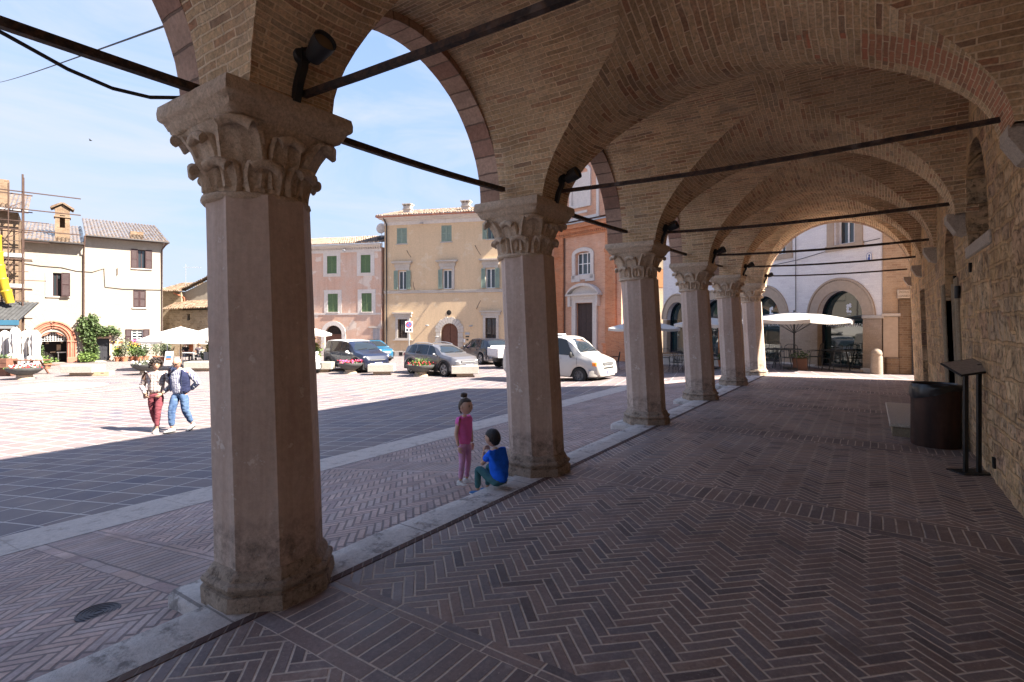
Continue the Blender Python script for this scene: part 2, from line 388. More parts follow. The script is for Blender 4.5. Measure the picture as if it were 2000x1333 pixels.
def mat_iron():
    g = NG('rusty_iron'); o = g.obj(); f = g.noise(o, 26, 5, .7); m = g.noise(o, 7, 4, .6)
    col = g.mix(g.ramp(f, [(.42, 0), (.6, 1)]), (.03, .022, .02), (.10, .055, .035)); col = g.mix(g.ramp(m, [(.58, 0), (.7, .6)]), col, (.2, .17, .15))
    return g.out(col, .7, g.bump(f, .5, .01), .3, .4)
M_IRON = mat_iron()
M_BLACK = plain('black_painted_metal', (.018, .019, .02), .45, .2, 20, .2, .5)
M_WOODD = plain('dark_door_wood', (.055, .03, .02), .6, .3, 9)
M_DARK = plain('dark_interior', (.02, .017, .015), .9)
M_ROOFF = plain('loggia_roof_clay', (.3, .2, .14), .9, .2)
M_OUTBR = brickwall('palazzo_outer_brick', (.33, .2, .13), (.4, .26, .17), (.28, .17, .12), (.42, .34, .25))

# ================================================================== the palazzo with its arcade
PAL = thing('arcaded_palazzo', 'brick vaulted arcade with octagonal columns, carved capitals and a rough stone rear wall', 'building', (0, 0, 0))
FZ = .135
XC, XW = -2.93, .97                 # column line, rear wall
Y1, BAY = 1.71, 3.06
YCL = {-1: -4.41, 0: -1.35, 1: 1.71, 2: 4.59, 3: 7.79, 4: 10.87, 5: 13.94, 6: 17.01}
def YC(k): return YCL[k]
def BW(k): return YC(k+1)-YC(k)
SPR, XP0, XP1 = 2.83, -3.10, -2.60
YEND = YC(6) + .62
RISE = {-1: .95, 0: .93, 1: .90, 2: .90, 3: 1.13, 4: 1.27, 5: 1.40, 6: 1.70}
XB0, XB1 = XP1, .93
CB, HX = (XB0 + XB1)/2, (XB1 - XB0)/2
def xb1(y): return .72 + .22*max(0, min(1, (y-4.6)/12.4))
def cbhx(y): return (XB0+xb1(y))/2, (xb1(y)-XB0)/2
def vault_bay(k):
    y0, y1 = YC(k), YC(k+1); ym = (y0+y1)/2; HB = BW(k)/2-.25; mb = MB()
    r0, r1 = RISE[k], RISE[k+1]
    rm = max(1.37, (r0+r1)/2 + .06)
    def rise(y):
        t = (y-y0)/BW(k)
        base = r0 + (r1-r0)*t
        return base + (rm - (r0+r1)/2) * math.sin(PI*t)**2
    def zB(x, r, CB, HX):
        t = max(-1, min(1, (x-CB)/HX)); return SPR + r*max(0, 1-t*t)**.55
    rows = []
    for y in (y0 - (.0 if k > -1 else 0), y0+.12): rows.append((y, None))
    NR = 44
    for i in range(NR+1):
        p = -PI/2 + PI*i/NR; rows.append((ym + HB*math.sin(p), p))
    for y in (y1-.12, y1): rows.append((y, None))
    if k == 5: rows.append((y1+.3, None))
    nA, nB, nC = 8, 36, 8
    strips = []
    for y, p in rows:
        r = rise(min(max(y, y0), y1)); CB, HX = cbhx(y)
        if p is None:
            A = None; xg1, xg2 = XB0, CB+HX
        else:
            a = (HB+.08)*math.cos(p)
            r = max(r, a*1.004+.001)
            if True:
                t = math.sqrt(max(0, 1-(max(a, 0)/r)**(1/.55))); xg1, xg2 = CB - HX*t, CB + HX*t
            zz = SPR + max(a, 0); v = 1.32*(p + PI/2)
            A = ([((XP0 + (xg1-XP0)*j/nA), y, zz) for j in range(nA+1)], v, [((xg2 + (XW-xg2)*j/nC), y, zz) for j in range(nC+1)])
        tb0, tb1 = (xg1-CB)/HX, (xg2-CB)/HX
        al0, al1 = math.asin(max(-1, tb0)), math.asin(min(1, tb1))
        B = []
        for j in range(nB+1):
            al = al0 + (al1-al0)*j/nB; x = CB + HX*math.sin(al)
            B.append(((x, y, zB(x, r, CB, HX) if A is None or (0 < j < nB) else A[0][0][2]), (1.55*al)))
        strips.append((y, A, B))
    def add(P, UV):
        b = len(mb.v); mb.v.extend(P); mb.face([b, b+1, b+2, b+3], UV)
    for (ya, Aa, Ba), (yb, Ab, Bb) in zip(strips, strips[1:]):
        if Aa and Ab:
            for L in (0, 2):
                a, b = Aa[L], Ab[L]
                for j in range(len(a)-1):
                    add([a[j], a[j+1], b[j+1], b[j]], [(a[j][0], Aa[1]), (a[j+1][0], Aa[1]), (b[j+1][0], Ab[1]), (b[j][0], Ab[1])])
        for j in range(nB):
            if (Vector(Ba[j][0])-Vector(Ba[j+1][0])).length < 1e-5 and (Vector(Bb[j][0])-Vector(Bb[j+1][0])).length < 1e-5: continue
            add([Ba[j][0], Ba[j+1][0], Bb[j+1][0], Bb[j][0]], [(ya, Ba[j][1]), (ya, Ba[j+1][1]), (yb, Bb[j+1][1]), (yb, Bb[j][1])])
    # small irregularities of old hand-laid brick
    for i, v in enumerate(mb.v):
        n = mnoise.noise(Vector(v)*2.3)*.010 + mnoise.noise(Vector(v)*.9+Vector((5, 5, 5)))*.014
        if v[0] > XP0+.02 and v[0] < XW-.02 and v[2] > SPR+.05: mb.v[i] = (v[0], v[1], v[2]+n)
    return mb
BAYS = range(-1, 6)
for k in BAYS: part('brick_vault', vault_bay(k), M_VAULT, PAL)
def ring_mb(k):
    mb = MB(); ym = YC(k)+BW(k)/2; n = 40; ri, ro = BW(k)/2-.24, BW(k)/2-.002
    x0, x1 = -3.35, XP0
    for i in range(n):
        a, b = PI*i/n, PI*(i+1)/n
        def P(r, t, x): return (x, ym - r*math.cos(t) + .006*mnoise.noise(Vector((t*7, x*3, k*9.1))), SPR + r*math.sin(t) + .006*mnoise.noise(Vector((t*7, x*3, 4+k*9.1))))
        u0, u1 = 1.35*a, 1.35*b
        for q, uv in (([P(ri, a, x0), P(ri, b, x0), P(ri, b, x1), P(ri, a, x1)], [(x0, u0), (x0, u1), (x1, u1), (x1, u0)]),
                      ([P(ri, a, x1), P(ri, b, x1), P(ro, b, x1), P(ro, a, x1)], [(ri, u0), (ri, u1), (ro, u1), (ro, u0)]),
                      ([P(ri, a, x0), P(ro, a, x0), P(ro, b, x0), P(ri, b, x0)], [(ri, u0), (ro, u0), (ro, u1), (ri, u1)]),
                      ([P(ro, a, x0), P(ro, a, x1), P(ro, b, x1), P(ro, b, x0)], [(0, u0), (.2, u0), (.2, u1), (0, u1)])):
            bb = len(mb.v); mb.v.extend(q); mb.face([bb, bb+1, bb+2, bb+3], uv)
    return mb
for k in BAYS: part('arch_ring', ring_mb(k), M_RING, PAL)
HPAL = 8.35
def facade_mb():
    mb = MB(); xo, xi = -3.335, -3.13; n = 24
    for k in BAYS:
        ym = YC(k)+BW(k)/2; r = BW(k)/2-.0005
        pts = [(ym - r*math.cos(PI*i/n), SPR + r*math.sin(PI*i/n)) for i in range(n+1)]
        for i in range(n):
            (ya, za), (yb, zb) = pts[i], pts[i+1]
            mb.add([(xo, ya, za), (xo, yb, zb), (xo, yb, 5.2), (xo, ya, 5.2), (xi, ya, za), (xi, yb, zb), (xi, yb, 5.2), (xi, ya, 5.2)],
                   [(0, 3, 2, 1), (4, 5, 6, 7), (0, 1, 5, 4)])
    mb.box(xo, xi, YC(-1)-.3, YEND, 5.2, HPAL)
    mb.box(xo, xi, YC(-1)-.3, YC(-1)+.0, SPR, 5.2); mb.box(xo, xi, YC(6)+.002, YEND, SPR, 5.2)
    return mb
part('facade_wall', facade_mb(), M_OUTBR, PAL)
def endwall_mb(y0, y1, r):
    mb = MB(); n = 40
    al = [-PI/2 + PI*i/n for i in range(n+1)]
    CB, HX = cbhx(y0); pts = [(CB + HX*math.sin(a), SPR + r*max(0, math.cos(a)**2)**.55) for a in al]
    pts = [(XP0-.03, SPR-.0)] + pts + [(XW, SPR)]
    for (xa, za), (xb, zb) in zip(pts, pts[1:]):
        if xb - xa < 1e-5: continue
        mb.add([(xa, y0, za), (xb, y0, zb), (xb, y0, HPAL), (xa, y0, HPAL), (xa, y1, za), (xb, y1, zb), (xb, y1, HPAL), (xa, y1, HPAL)],
               [(0, 1, 2, 3), (4, 7, 6, 5), (0, 4, 5, 1)])
    return mb
part('end_wall', endwall_mb(YC(6)+.31, YEND-.003, 1.70), M_OUTBR, PAL)
part('end_wall', endwall_mb(YC(-1)-.297, YC(-1)-.002, .95), M_OUTBR, PAL)
rf = MB(); rf.box(-3.75, 9, YC(-1)-.5, YEND+.25, HPAL, HPAL+.18)
part('roof', rf, M_ROOFF, PAL)

# ---- columns
def lean(z): return .118 - .057*z
def oct_ring(ap, z, sub=1, dx=0):
    Rr = ap/math.cos(PI/8); P = [(Rr*math.cos(PI/8+PI/4*i), Rr*math.sin(PI/8+PI/4*i)) for i in range(8)]; out = []
    for i in range(8):
        a, b = P[i], P[(i+1) % 8]
        for j in range(sub): t = j/sub; out.append((a[0]+(b[0]-a[0])*t+dx, a[1]+(b[1]-a[1])*t, z))
    return out
def wear(mb, amp, fr, seed, axis_keep=None):
    for i, v in enumerate(mb.v):
        p = Vector((v[0], v[1], 0)); d = p.normalized() if p.length > 1e-6 else p
        n = mnoise.noise(Vector(v)*fr + Vector((seed, seed*2, 0))) + .5*mnoise.noise(Vector(v)*fr*2.7 + Vector((0, seed, 3)))
        mb.v[i] = (v[0]+d.x*n*amp, v[1]+d.y*n*amp, v[2] + n*amp*.4*(1 if v[2] > .01 else 0))
def shaft_mb(seed):
    mb = MB(); rings = []
    for i in range(22):
        t = i/21; z = .30 + (2.30-.30)*t; rings.append(oct_ring(.262 - .006*t, z, 3))
    mb.ring_loft(rings)
    for i, v in enumerate(mb.v):
        n = mnoise.noise(Vector(v)*1.7+Vector((seed*3.3, 0, 0)))*.006 + mnoise.noise(Vector(v)*9+Vector((seed*3.3, 0, 0)))*.002
        mb.v[i] = (v[0]*(1+n*2)+lean(v[2])+.014, v[1]*(1+n*2), v[2])
    return mb
def base_mb(seed):
    mb = MB(); prof = [(.318, .09), (.322, .16), (.318, .212), (.298, .216), (.300, .226), (.313, .236), (.318, .254), (.310, .270), (.290, .278), (.286, .300), (.276, .316), (.264, .330), (.25, .345)]
    mb.ring_loft([oct_ring(a, z, 7) for a, z in prof]); wear(mb, .007, 9, seed*4.1)
    mb.xform(Matrix.Translation((lean(.1), 0, 0))); return mb
def sq_ring(h, z, sub=8, p=None):
    out = []
    for i in range(4):
        c, s_ = math.cos(PI/2*i), math.sin(PI/2*i)
        for j in range(sub):
            t = -1 + 2*j/sub; x, y = h, h*t
            if p is not None:        # blend towards a circle
                L = math.hypot(x, y); x2, y2 = x/L*h, y/L*h; x, y = x*p + x2*(1-p), y*p + y2*(1-p)
            out.append((x*c - y*s_, x*s_ + y*c, z))
    return out
def capital_mb(seed):
    rnd = random.Random(seed); mb = MB()
    for (h, z, p) in []: pass
    bell = [(.245, 2.285, 0), (.250, 2.37, 0), (.258, 2.47, .05), (.276, 2.55, .2), (.300, 2.62, .45), (.320, 2.67, .75), (.328, 2.71, 1)]
    mb.ring_loft([sq_ring(h, z, 8, p) for h, z, p in bell])
    ast = MB(); ast.lathe([(.25, 2.270), (.280, 2.276), (.292, 2.292), (.288, 2.308), (.26, 2.320)], 32); wear(ast, .006, 9, seed); mb.add(ast.v, ast.f)
    ab = MB(); ab.ring_loft([sq_ring(h, z, 12) for h, z in [(.31, 2.672), (.326, 2.680), (.329, 2.694), (.336, 2.698), (.341, 2.712), (.355, 2.738), (.369, 2.748), (.376, 2.760), (.378, 2.795), (.372, SPR)]])
    for i, v in enumerate(ab.v):
        n = mnoise.noise(Vector(v)*6+Vector((seed*2.7, 1, 0))) + .6*mnoise.noise(Vector(v)*17+Vector((seed*2.7, 1, 0)))
        k = 1 + .014*n
        ab.v[i] = (v[0]*k, v[1]*k, v[2] + (.004*n if v[2] < SPR-.001 else 0))
    mb.add(ab.v, ab.f)
    def leaf(ang, z0, z1, r0, r1, w, curl):
        nt, ns = 40, 12; Gd = []
        for i in range(nt+1):
            t = i/nt; row = []
            if t < .86: z = z0 + (z1-z0)*(t/.86); rr = r0 + (r1-r0)*(t/.86)**2.3
            else:
                q = (t-.86)/.14; z = z1 - curl + curl*math.cos(q*PI*.9) ; rr = r1 + curl*1.25*math.sin(q*PI*.9)
            wt = w*(1-max(0, (t-.45)/.55)**2.4*.72)**.5 * (.86+.14*min(1, t*3))
            for j in range(ns+1):
                s_ = -1 + 2*j/ns; a = abs(s_)
                d = .020*max(0, 1-abs(a-.86)/.17) + .007*max(0, 1-a/.10) - .012*(a**4) - .005*(1-a)*(a > .12)
                if t > .84: d = .006*(1-a*a) + .020*max(0, 1-abs(a-.86)/.17)*max(0, 1-(t-.84)/.08)
                row.append((rr + d, s_*wt, z - .03*a*a*(t > .8)*t))
            Gd.append(row)
        m = MB(); nn = ns+1
        for row in Gd:
            for (r, tt, z) in row: m.v.append((r, tt, z))
        for ii, row in enumerate(Gd):
            for (r, tt, z) in row: m.v.append((min(r-.055, .33), tt*.9, z-.01) if ii < nt-6 else (min(r1-.04, .34), tt*.8, z1-curl*1.3))
        o = len(Gd)*nn
        for i in range(nt):
            for j in range(ns):
                a = i*nn+j; m.face([a, a+1, a+nn+1, a+nn]); m.face([o+a, o+a+nn, o+a+nn+1, o+a+1])
        for i in range(nt):
            for j in (0, ns):
                a = i*nn+j; m.face([a, a+nn, o+a+nn, o+a] if j == 0 else [a, o+a, o+a+nn, a+nn])
        for j in range(ns):
            a = nt*nn+j; m.face([a, a+1, o+a+1, o+a])
        for i, v in enumerate(m.v):
            n = mnoise.noise(Vector(v)*14+Vector((ang*3, seed, 0)))*.004; m.v[i] = (v[0]+n, v[1]+n*.6, v[2])
        mb.add(m.v, m.f, 0, Matrix.Rotation(ang, 4, 'Z'))
    for i in range(8):
        leaf(PI/8+PI/4*i, 2.310, 2.485+rnd.uniform(-.006, .006), .258, .312, .102, .026)
    for i in range(8):
        cor = i % 2 == 1
        leaf(PI/4*i, 2.34, (2.672 if cor else 2.632)+rnd.uniform(-.006, .006), .258, .398 if cor else .325, .122 if cor else .098, .026)
    return mb.xform(Matrix.Translation((lean(2.55), 0, 0)))
CAPM = [capital_mb(s).mesh('capital', M_CAP, 65) for s in (1, 2)]
for k in range(0, 7):
    sh = part('column', shaft_mb(k), M_COLUMN, PAL); sh.location = (XC, YC(k), 0)
    if k == 1: sh['label'] = 'thick octagonal column nearest the viewer'
    if k == 6: sh['label'] = 'octagonal column at the far end, lit by the sun'
    part('column_base', base_mb(k), M_BASE, sh, 40)
    c = link('capital', CAPM[k % 2], sh)
# ---- iron ties and wall corbels
def zrod(k): return {0: 2.90, 1: 2.88, 2: 2.95, 3: 3.0, 4: 3.0, 5: 3.05, 6: 3.06}[k]
for k in range(1, 7):
    mb = MB(); z = zrod(k); r = .024
    n = 14; pts = [(-2.66 + (XW-.18+2.66)*i/n, YC(k)+.06, z - .04*math.sin(PI*i/n) + .003*mnoise.noise(Vector((i*.7, k*3.1, 0)))) for i in range(n+1)]
    mb.tube(pts, r*(.95 if k < 3 else 1.1), 4); part('tie_rod', mb, M_IRON, PAL)
    cb = MB(); y = YC(k); w = .13
    cb.poly_prism([(XW-.26, SPR+.02), (XW-.26, SPR-.05), (XW-.18, SPR-.19), (XW+.03, SPR-.27), (XW+.03, SPR+.02)], 'y', y-w, y+w)
    part('corbel', cb, M_PALE, PAL)
for k in range(0, 6):
    mb = MB(); n = 10
    mb.tube([(-3.02, YC(k)+.3 + (BW(k)-.6)*i/n, zrod(k) + (zrod(k+1)-zrod(k))*i/n - .018*math.sin(PI*i/n)) for i in range(n+1)], .030, 4)
    part('tie_rod', mb, M_IRON, PAL)

# ---- rear wall with portal, lancet window and narrow door
def rear_wall():
    mb = MB(); yE = YEND-.005
    holes = [(8.62, 9.86, .05, 2.92, 'p'), (6.35, 7.58, 2.45, 3.46, 'l'), (13.3, 14.5, .05, 2.35, 'r')]
    ys = sorted({YC(-1)-.3, yE} | {h[0] for h in holes} | {h[1] for h in holes} | {2.0, 4.0, 5.0, 6.0, 11.0, 12.0, 15.5})
    zs = sorted({.05, 4.9} | {h[2] for h in holes} | {h[3] for h in holes} | {1.0})
    for ya, yb in zip(ys, ys[1:]):
        for za, zb in zip(zs, zs[1:]):
            ym, zm = (ya+yb)/2, (za+zb)/2
            if any(h[0] < ym < h[1] and h[2] < zm < h[3] for h in holes): continue
            n, m = max(1, int((yb-ya)/.12)), max(1, int((zb-za)/.12)); b = len(mb.v)
            for i in range(n+1):
                for j in range(m+1):
                    y, z = ya+(yb-ya)*i/n, za+(zb-za)*j/m
                    e = 1 if 0 < i < n and 0 < j < m else 0
                    p = Vector((0, y, z))
                    mb.v.append((XW + e*(.02*mnoise.noise(p*3.1)+.012*mnoise.noise(p*8)), y, z))
            for i in range(n):
                for j in range(m):
                    a = b+i*(m+1)+j; mb.face([a, a+1, a+m+2, a+m+1])
    for (ya, yb, za, zb, t) in holes:
        d = .5 if t != 'r' else .18
        mb.add([(XW, ya, za), (XW, ya, zb), (XW+d, ya, zb), (XW+d, ya, za)], [(0, 1, 2, 3)])
        mb.add([(XW, yb, za), (XW+d, yb, za), (XW+d, yb, zb), (XW, yb, zb)], [(0, 1, 2, 3)])
        mb.add([(XW, ya, zb), (XW, yb, zb), (XW+d, yb, zb), (XW+d, ya, zb)], [(0, 1, 2, 3)])
        mb.add([(XW, ya, za), (XW+d, ya, za), (XW+d, yb, za), (XW, yb, za)], [(0, 1, 2, 3)])
        # pointed head: spandrels filling the rectangle above a two-centred arch
        if t in 'pl':
            w = (yb-ya)/2; ym = (ya+yb)/2; hh = w*1.55; n = 12
            L = [(ym - w*math.cos(PI/2*i/n)**.8, zb - hh + hh*math.sin(PI/2*i/n)**.95) for i in range(n+1)]
            for (a, c), (a2, c2) in zip(L, L[1:]):
                for sg in (1, -1):
                    f = lambda q: ym + (q-ym)*sg
                    mb.add([(XW, f(a), c), (XW, f(a2), c2), (XW, f(a2), zb), (XW, f(a), zb), (XW+d, f(a), c), (XW+d, f(a2), c2)], [(0, 1, 2, 3), (0, 4, 5, 1)])
    mb.box(XW+.52, 9, YC(-1)-.3, YEND-.02, 0, HPAL-.002); mb.box(XW+.004, XW+.5, YC(-1)-.3, YEND-.02, 4.9, HPAL-.002)
    mb.add([(XW, yE+.004, -.02), (XW+.6, yE+.004, -.02), (XW+.6, yE+.004, 4.9), (XW, yE+.004, 4.9)], [(0, 1, 2, 3)])
    return mb
RW = part('rear_wall', rear_wall(), M_RUBBLE, PAL, 60)
for grp in (((8.46, 8.62), (8.62, 8.74)), ((9.72, 9.86), (9.86, 10.05))):
    mb = MB()
    for y0, y1 in grp:
        pr = -.035 if y0 in (8.46, 9.86) else .06
        mb.box(XW+pr, XW+.2, y0, y1, .1, 2.2, bev=.02)
    part('portal_jamb', mb, M_JAMB, RW)
mb = MB(); mb.box(XW+.36, XW+.44, 8.6, 9.9, 0, 2.95)
for z in (.5, 1.1, 1.7, 2.3): mb.box(XW+.34, XW+.37, 8.66, 9.84, z, z+.04)
part('portal_door', mb, M_WOODD, RW)
mb = MB(); mb.box(XW+.10, XW+.16, 13.28, 14.52, 0, 2.36)
for y in (13.55, 13.8, 14.05, 14.3): mb.box(XW+.092, XW+.101, y-.01, y+.01, 0, 2.35)
part('narrow_door', mb, plain('brown_painted_wood', (.075, .035, .025), .6, .2), RW)
mb = MB(); mb.box(XW-.02, XW+.5, 6.26, 7.66, 2.33, 2.46, bev=.012); part('window_sill', mb, M_PALE, RW)
mb = MB()
for i in range(1, 8): mb.box(XW+.20, XW+.215, 6.35+i*.154-.008, 6.35+i*.154+.008, 2.45, 3.46)
for i in range(1, 8): mb.box(XW+.195, XW+.22, 6.35, 7.58, 2.45+i*.13-.008, 2.45+i*.13+.008)
part('window_grille', mb, M_IRON, RW)
mb = MB(); mb.box(XW+.46, XW+.49, 6.3, 7.6, 2.4, 3.5); part('dark_pane', mb, M_DARK, RW)
# putlog holes and a slate repair are pieces of the wall
for (px, py, s_) in ((1917, 522, .07), (1882, 545, .06), (1948, 905, .07), (1884, 858, .05)):
    u = (px-1000)/F_PX; Y = (XW*CS + u*XW*SN)/(u*CS - SN); D = -XW*SN + Y*CS; z = zat(py, D)
    mb = MB(); mb.box(XW-.026, XW+.05, Y-s_*.5, Y+s_*.5, z-s_*.7, z+s_*.7)
    part('putlog_hole', mb, M_DARK, RW)
for o in [RW] + list(RW.children):      # the old wall leans in a little as it rises
    for v in o.data.vertices:
        if v.co.x < XW+.6: v.co.x -= .036*(max(v.co.z, FZ)-FZ)
# ================================================================== floor, kerb and outer ground
mb = MB(); mb.box(-2.59, XW+.55, YC(-1)-.3, YEND+.25, -.35, FZ); struct('loggia_floor', mb, M_FLOOR)
mb = MB(); n = 150; y0, y1 = YC(-1)-.3, YEND+.25
rows = []
for i in range(n+1):
    y = y0+(y1-y0)*i/n; w = lambda q, a: a*mnoise.noise(Vector((q, y*2.2, 1.3)))
    rows.append([(-2.90+w(1, .02), y, -.40), (-2.90+w(1, .02), y, FZ-.03+w(2, .012)), (-2.865+w(3, .015), y, FZ+.004+w(4, .008)), (-2.75, y, FZ+.006+w(5, .006)), (-2.592, y, FZ+.004), (-2.592, y, -.4)])
mb.ring_loft(rows, closed=False)
mb.mi = {}
for k in range(0, 7): mb.box(-3.26, -2.8, YC(k)-.36, YC(k)+.28, -.4, FZ-.012, bev=.03)
struct('kerb', mb, M_KERB, 50)
mb = MB()
for i in range(100): pass
mb.box(-2.59, -2.54, YC(-1)-.3, YEND+.25, .1, FZ+.004); struct('edging_course', mb, brickwall('edging_brick', (.1, .062, .055), (.13, .08, .068), (.085, .06, .06), (.22, .17, .14), .075, .29, .006, uvm=False))
def mat_slabs():
    g = NG('plaza_slabs'); o = g.obj(); q = g.sep(o)
    ca, sa = math.cos(R(14)), math.sin(R(14))
    # slab grid turned fourteen degrees from the arcade
    a = g.math('ADD', g.math('MULTIPLY', q[0], ca), g.math('MULTIPLY', q[1], sa)); b = g.math('SUBTRACT', g.math('MULTIPLY', q[1], ca), g.math('MULTIPLY', q[0], sa))
    dn = g.sep(g.noisec(o, 1.3, 2))
    a = g.math('ADD', a, g.math('MULTIPLY', dn[0], .03)); b = g.math('ADD', b, g.math('MULTIPLY', dn[1], .03))
    mo, rnd = g.tiles(a, b, .57, .37, .015)
    fine = g.noise(o, 32, 5, .7); mid = g.noise(o, 2.2, 5, .65); big = g.noise(o, .25, 5, .6)
    col = g.ramp(rnd, [(0, (.115, .09, .10)), (.2, (.16, .122, .122)), (.4, (.10, .09, .112)), (.6, (.18, .138, .128)), (.8, (.128, .113, .128)), (1, (.195, .148, .13))])
    col = g.mix(1.0, col, g.ramp(fine, [(.25, .86), (.75, 1.14)]), 'MULTIPLY')
    col = g.mix(1.0, col, g.ramp(mid, [(.28, .86), (.72, 1.14)]), 'MULTIPLY')
    col = g.mix(g.ramp(big, [(.35, 0), (.75, .5)]), col, (.215, .175, .158))
    col = g.mix(mo, col, (.46, .41, .37))
    h = g.math('ADD', g.math('MULTIPLY', fine, .4), g.math('ADD', g.math('MULTIPLY', rnd, .3), mid))
    return g.out(col, g.ramp(mid, [(.3, .5), (.7, .8)]), g.bump(h, .4, .006), 0, .3)
M_SLABS = mat_slabs()
def sheet(xs, ys, dz):
    mb = MB()
    for y in ys:
        for x in xs: mb.v.append((x, y, terr(x)+dz))
    n = len(xs)
    for i in range(len(ys)-1):
        for j in range(n-1): mb.face([i*n+j, i*n+j+1, (i+1)*n+j+1, (i+1)*n+j])
    return mb
struct('plaza', sheet([-900, -200, -60, -40, -25, -20, -16, -12.5, -9.5, -6.76, -6.05, -3.1, .3, 20, 60, 900], [-900, -100, -30, 0, 20, 40, 80, 200, 900], 0), M_SLABS)
struct('brick_pavement', sheet([-6.05, -3.1, -2.7], [YC(-1)-3, YEND+.3], .006), M_STRIP)
struct('stone_band', sheet([-6.76, -6.05], [YC(-1)-3, YEND+1.2], .010), M_BAND)
# pale ring set in the square
c = G(95, 757); mb = MB(); n = 72
for (r0, r1) in ((3.25, 3.62), (0.0, 1.9)):
    for i in range(n):
        a, b = 2*PI*i/n, 2*PI*(i+1)/n
        P = lambda r, t: (c.x+r*math.cos(t), c.y+r*math.sin(t), terr(c.x+r*math.cos(t))+.008)
        bb = len(mb.v)
        if r0 == 0: mb.v.extend([(c.x, c.y, terr(c.x)+.008), P(r1, a), P(r1, b)]); mb.face([bb, bb+1, bb+2])
        else: mb.v.extend([P(r0, a), P(r1, a), P(r1, b), P(r0, b)]); mb.face([bb, bb+1, bb+2, bb+3])
struct('plaza_circle', mb, mat_kerb('plaza_ring_stone', (.30, .25, .22), (.36, .31, .27), (.2, .17, .15)))
# ================================================================== houses round the square
class Facade:
    def __init__(s, px, D, e, zb):
        s.p = WD(px, D); s.e = Vector(e).normalized(); s.zb = zb; s.rz = math.atan2(s.e.y, s.e.x); s.loc = (s.p.x, s.p.y, zb)
    def __call__(s, px, py):
        k = (px-1000)/F_PX; d = Vector((-SN+k*CS, CS+k*SN))
        det = -d.x*s.e.y + s.e.x*d.y; D = (-s.p.x*s.e.y + s.e.x*s.p.y)/det
        q = d*D - s.p; return q.dot(s.e), zat(py, D)-s.zb
    def world(s, x, y, z=0):
        n = Vector((-s.e.y, s.e.x)); q = s.p + s.e*x + n*y; return Vector((q.x, q.y, s.zb+z))
def arch_rise(o): return o[4] if len(o) > 4 else 0
def wall_open(mb, x0, x1, z0, z1, ops, d=.22, y=0.0, mi=0):
    xs = sorted({x0, x1} | {o[0] for o in ops} | {o[1] for o in ops}); zs = sorted({z0, z1} | {o[2] for o in ops} | {o[3] for o in ops})
    xs = [v for v in xs if x0-1e-6 <= v <= x1+1e-6]; zs = [v for v in zs if z0-1e-6 <= v <= z1+1e-6]
    for xa, xb in zip(xs, xs[1:]):
        for za, zb in zip(zs, zs[1:]):
            xm, zm = (xa+xb)/2, (za+zb)/2
            if any(o[0] < xm < o[1] and o[2] < zm < o[3] for o in ops): continue
            mb.add([(xa, y, za), (xb, y, za), (xb, y, zb), (xa, y, zb)], [(0, 1, 2, 3)], mi)
    for o in ops:
        a, b, za, zb = o[:4]; r = arch_rise(o); zt = zb - r
        mb.add([(a, y, za), (a, y, zt), (a, y+d, zt), (a, y+d, za)], [(0, 1, 2, 3)], mi)
        mb.add([(b, y, za), (b, y+d, za), (b, y+d, zt), (b, y, zt)], [(0, 1, 2, 3)], mi)
        mb.add([(a, y, za), (a, y+d, za), (b, y+d, za), (b, y, za)], [(0, 1, 2, 3)], mi)
        if not r: mb.add([(a, y, zb), (b, y, zb), (b, y+d, zb), (a, y+d, zb)], [(0, 1, 2, 3)], mi)
        else:
            n = 20; P = [((a+b)/2 - (b-a)/2*math.cos(PI*i/n), zt + r*math.sin(PI*i/n)) for i in range(n+1)]
            for (xa, ca), (xb, cb) in zip(P, P[1:]):
                mb.add([(xa, y, ca), (xb, y, cb), (xb, y, zb), (xa, y, zb), (xa, y+d, ca), (xb, y+d, cb)], [(0, 1, 2, 3), (0, 4, 5, 1)], mi)
def body(mb, x0, x1, z0, z1, dep, y=.5):      # the mass behind a facade
    mb.box(x0, x1, y, dep, z0, z1); mb.box(x0, x0+.02, .0, y, z0, z1); mb.box(x1-.02, x1, .0, y, z0, z1); mb.box(x0, x1, .002, y, z1-.02, z1)
def coppi(mb, x0, x1, y0, z0, run, pitch, tw=.21, row=.38, amp=.045, fall=0):
    nx = max(2, int((x1-x0)/tw)); L = run/math.cos(pitch); nr = max(1, int(L/row)); S = 6
    w = (x1-x0)/nx; rnd = random.Random(int(x0*100)+int(z0*10)+7)
    for r in range(nr):
        l0, l1 = L*r/nr, L*(r+1)/nr + .03
        b = len(mb.v); cols = nx*S+1
        jit = [rnd.uniform(-.012, .012) for _ in range(nx+1)]; jl = [rnd.uniform(-.035, .03) for _ in range(nx+1)]
        for (l, up) in ((l0, .028), (l1, 0)):
            for i in range(cols):
                t = i/S; k = int(t) if i < cols-1 else nx-1; ph = t-int(t)
                h = amp*(abs(math.sin(PI*t))*2-1) + jit[k] + up
                ll = l + (jl[k] if l == l0 else 0)
                x = x0+w*t; mb.v.append((x, y0 + ll*math.cos(pitch) - h*math.sin(pitch), z0 + ll*math.sin(pitch) + h*math.cos(pitch) + fall*t/nx))
        for i in range(cols-1): mb.face([b+i, b+i+1, b+cols+i+1, b+cols+i])
        if r == 0:
            c = len(mb.v)
            for i in range(cols): v = mb.v[b+i]; mb.v.append((v[0], v[1]+.01, z0 - .05 + fall*i/(cols-1)))
            for i in range(cols-1): mb.face([c+i, c+i+1, b+i+1, b+i])
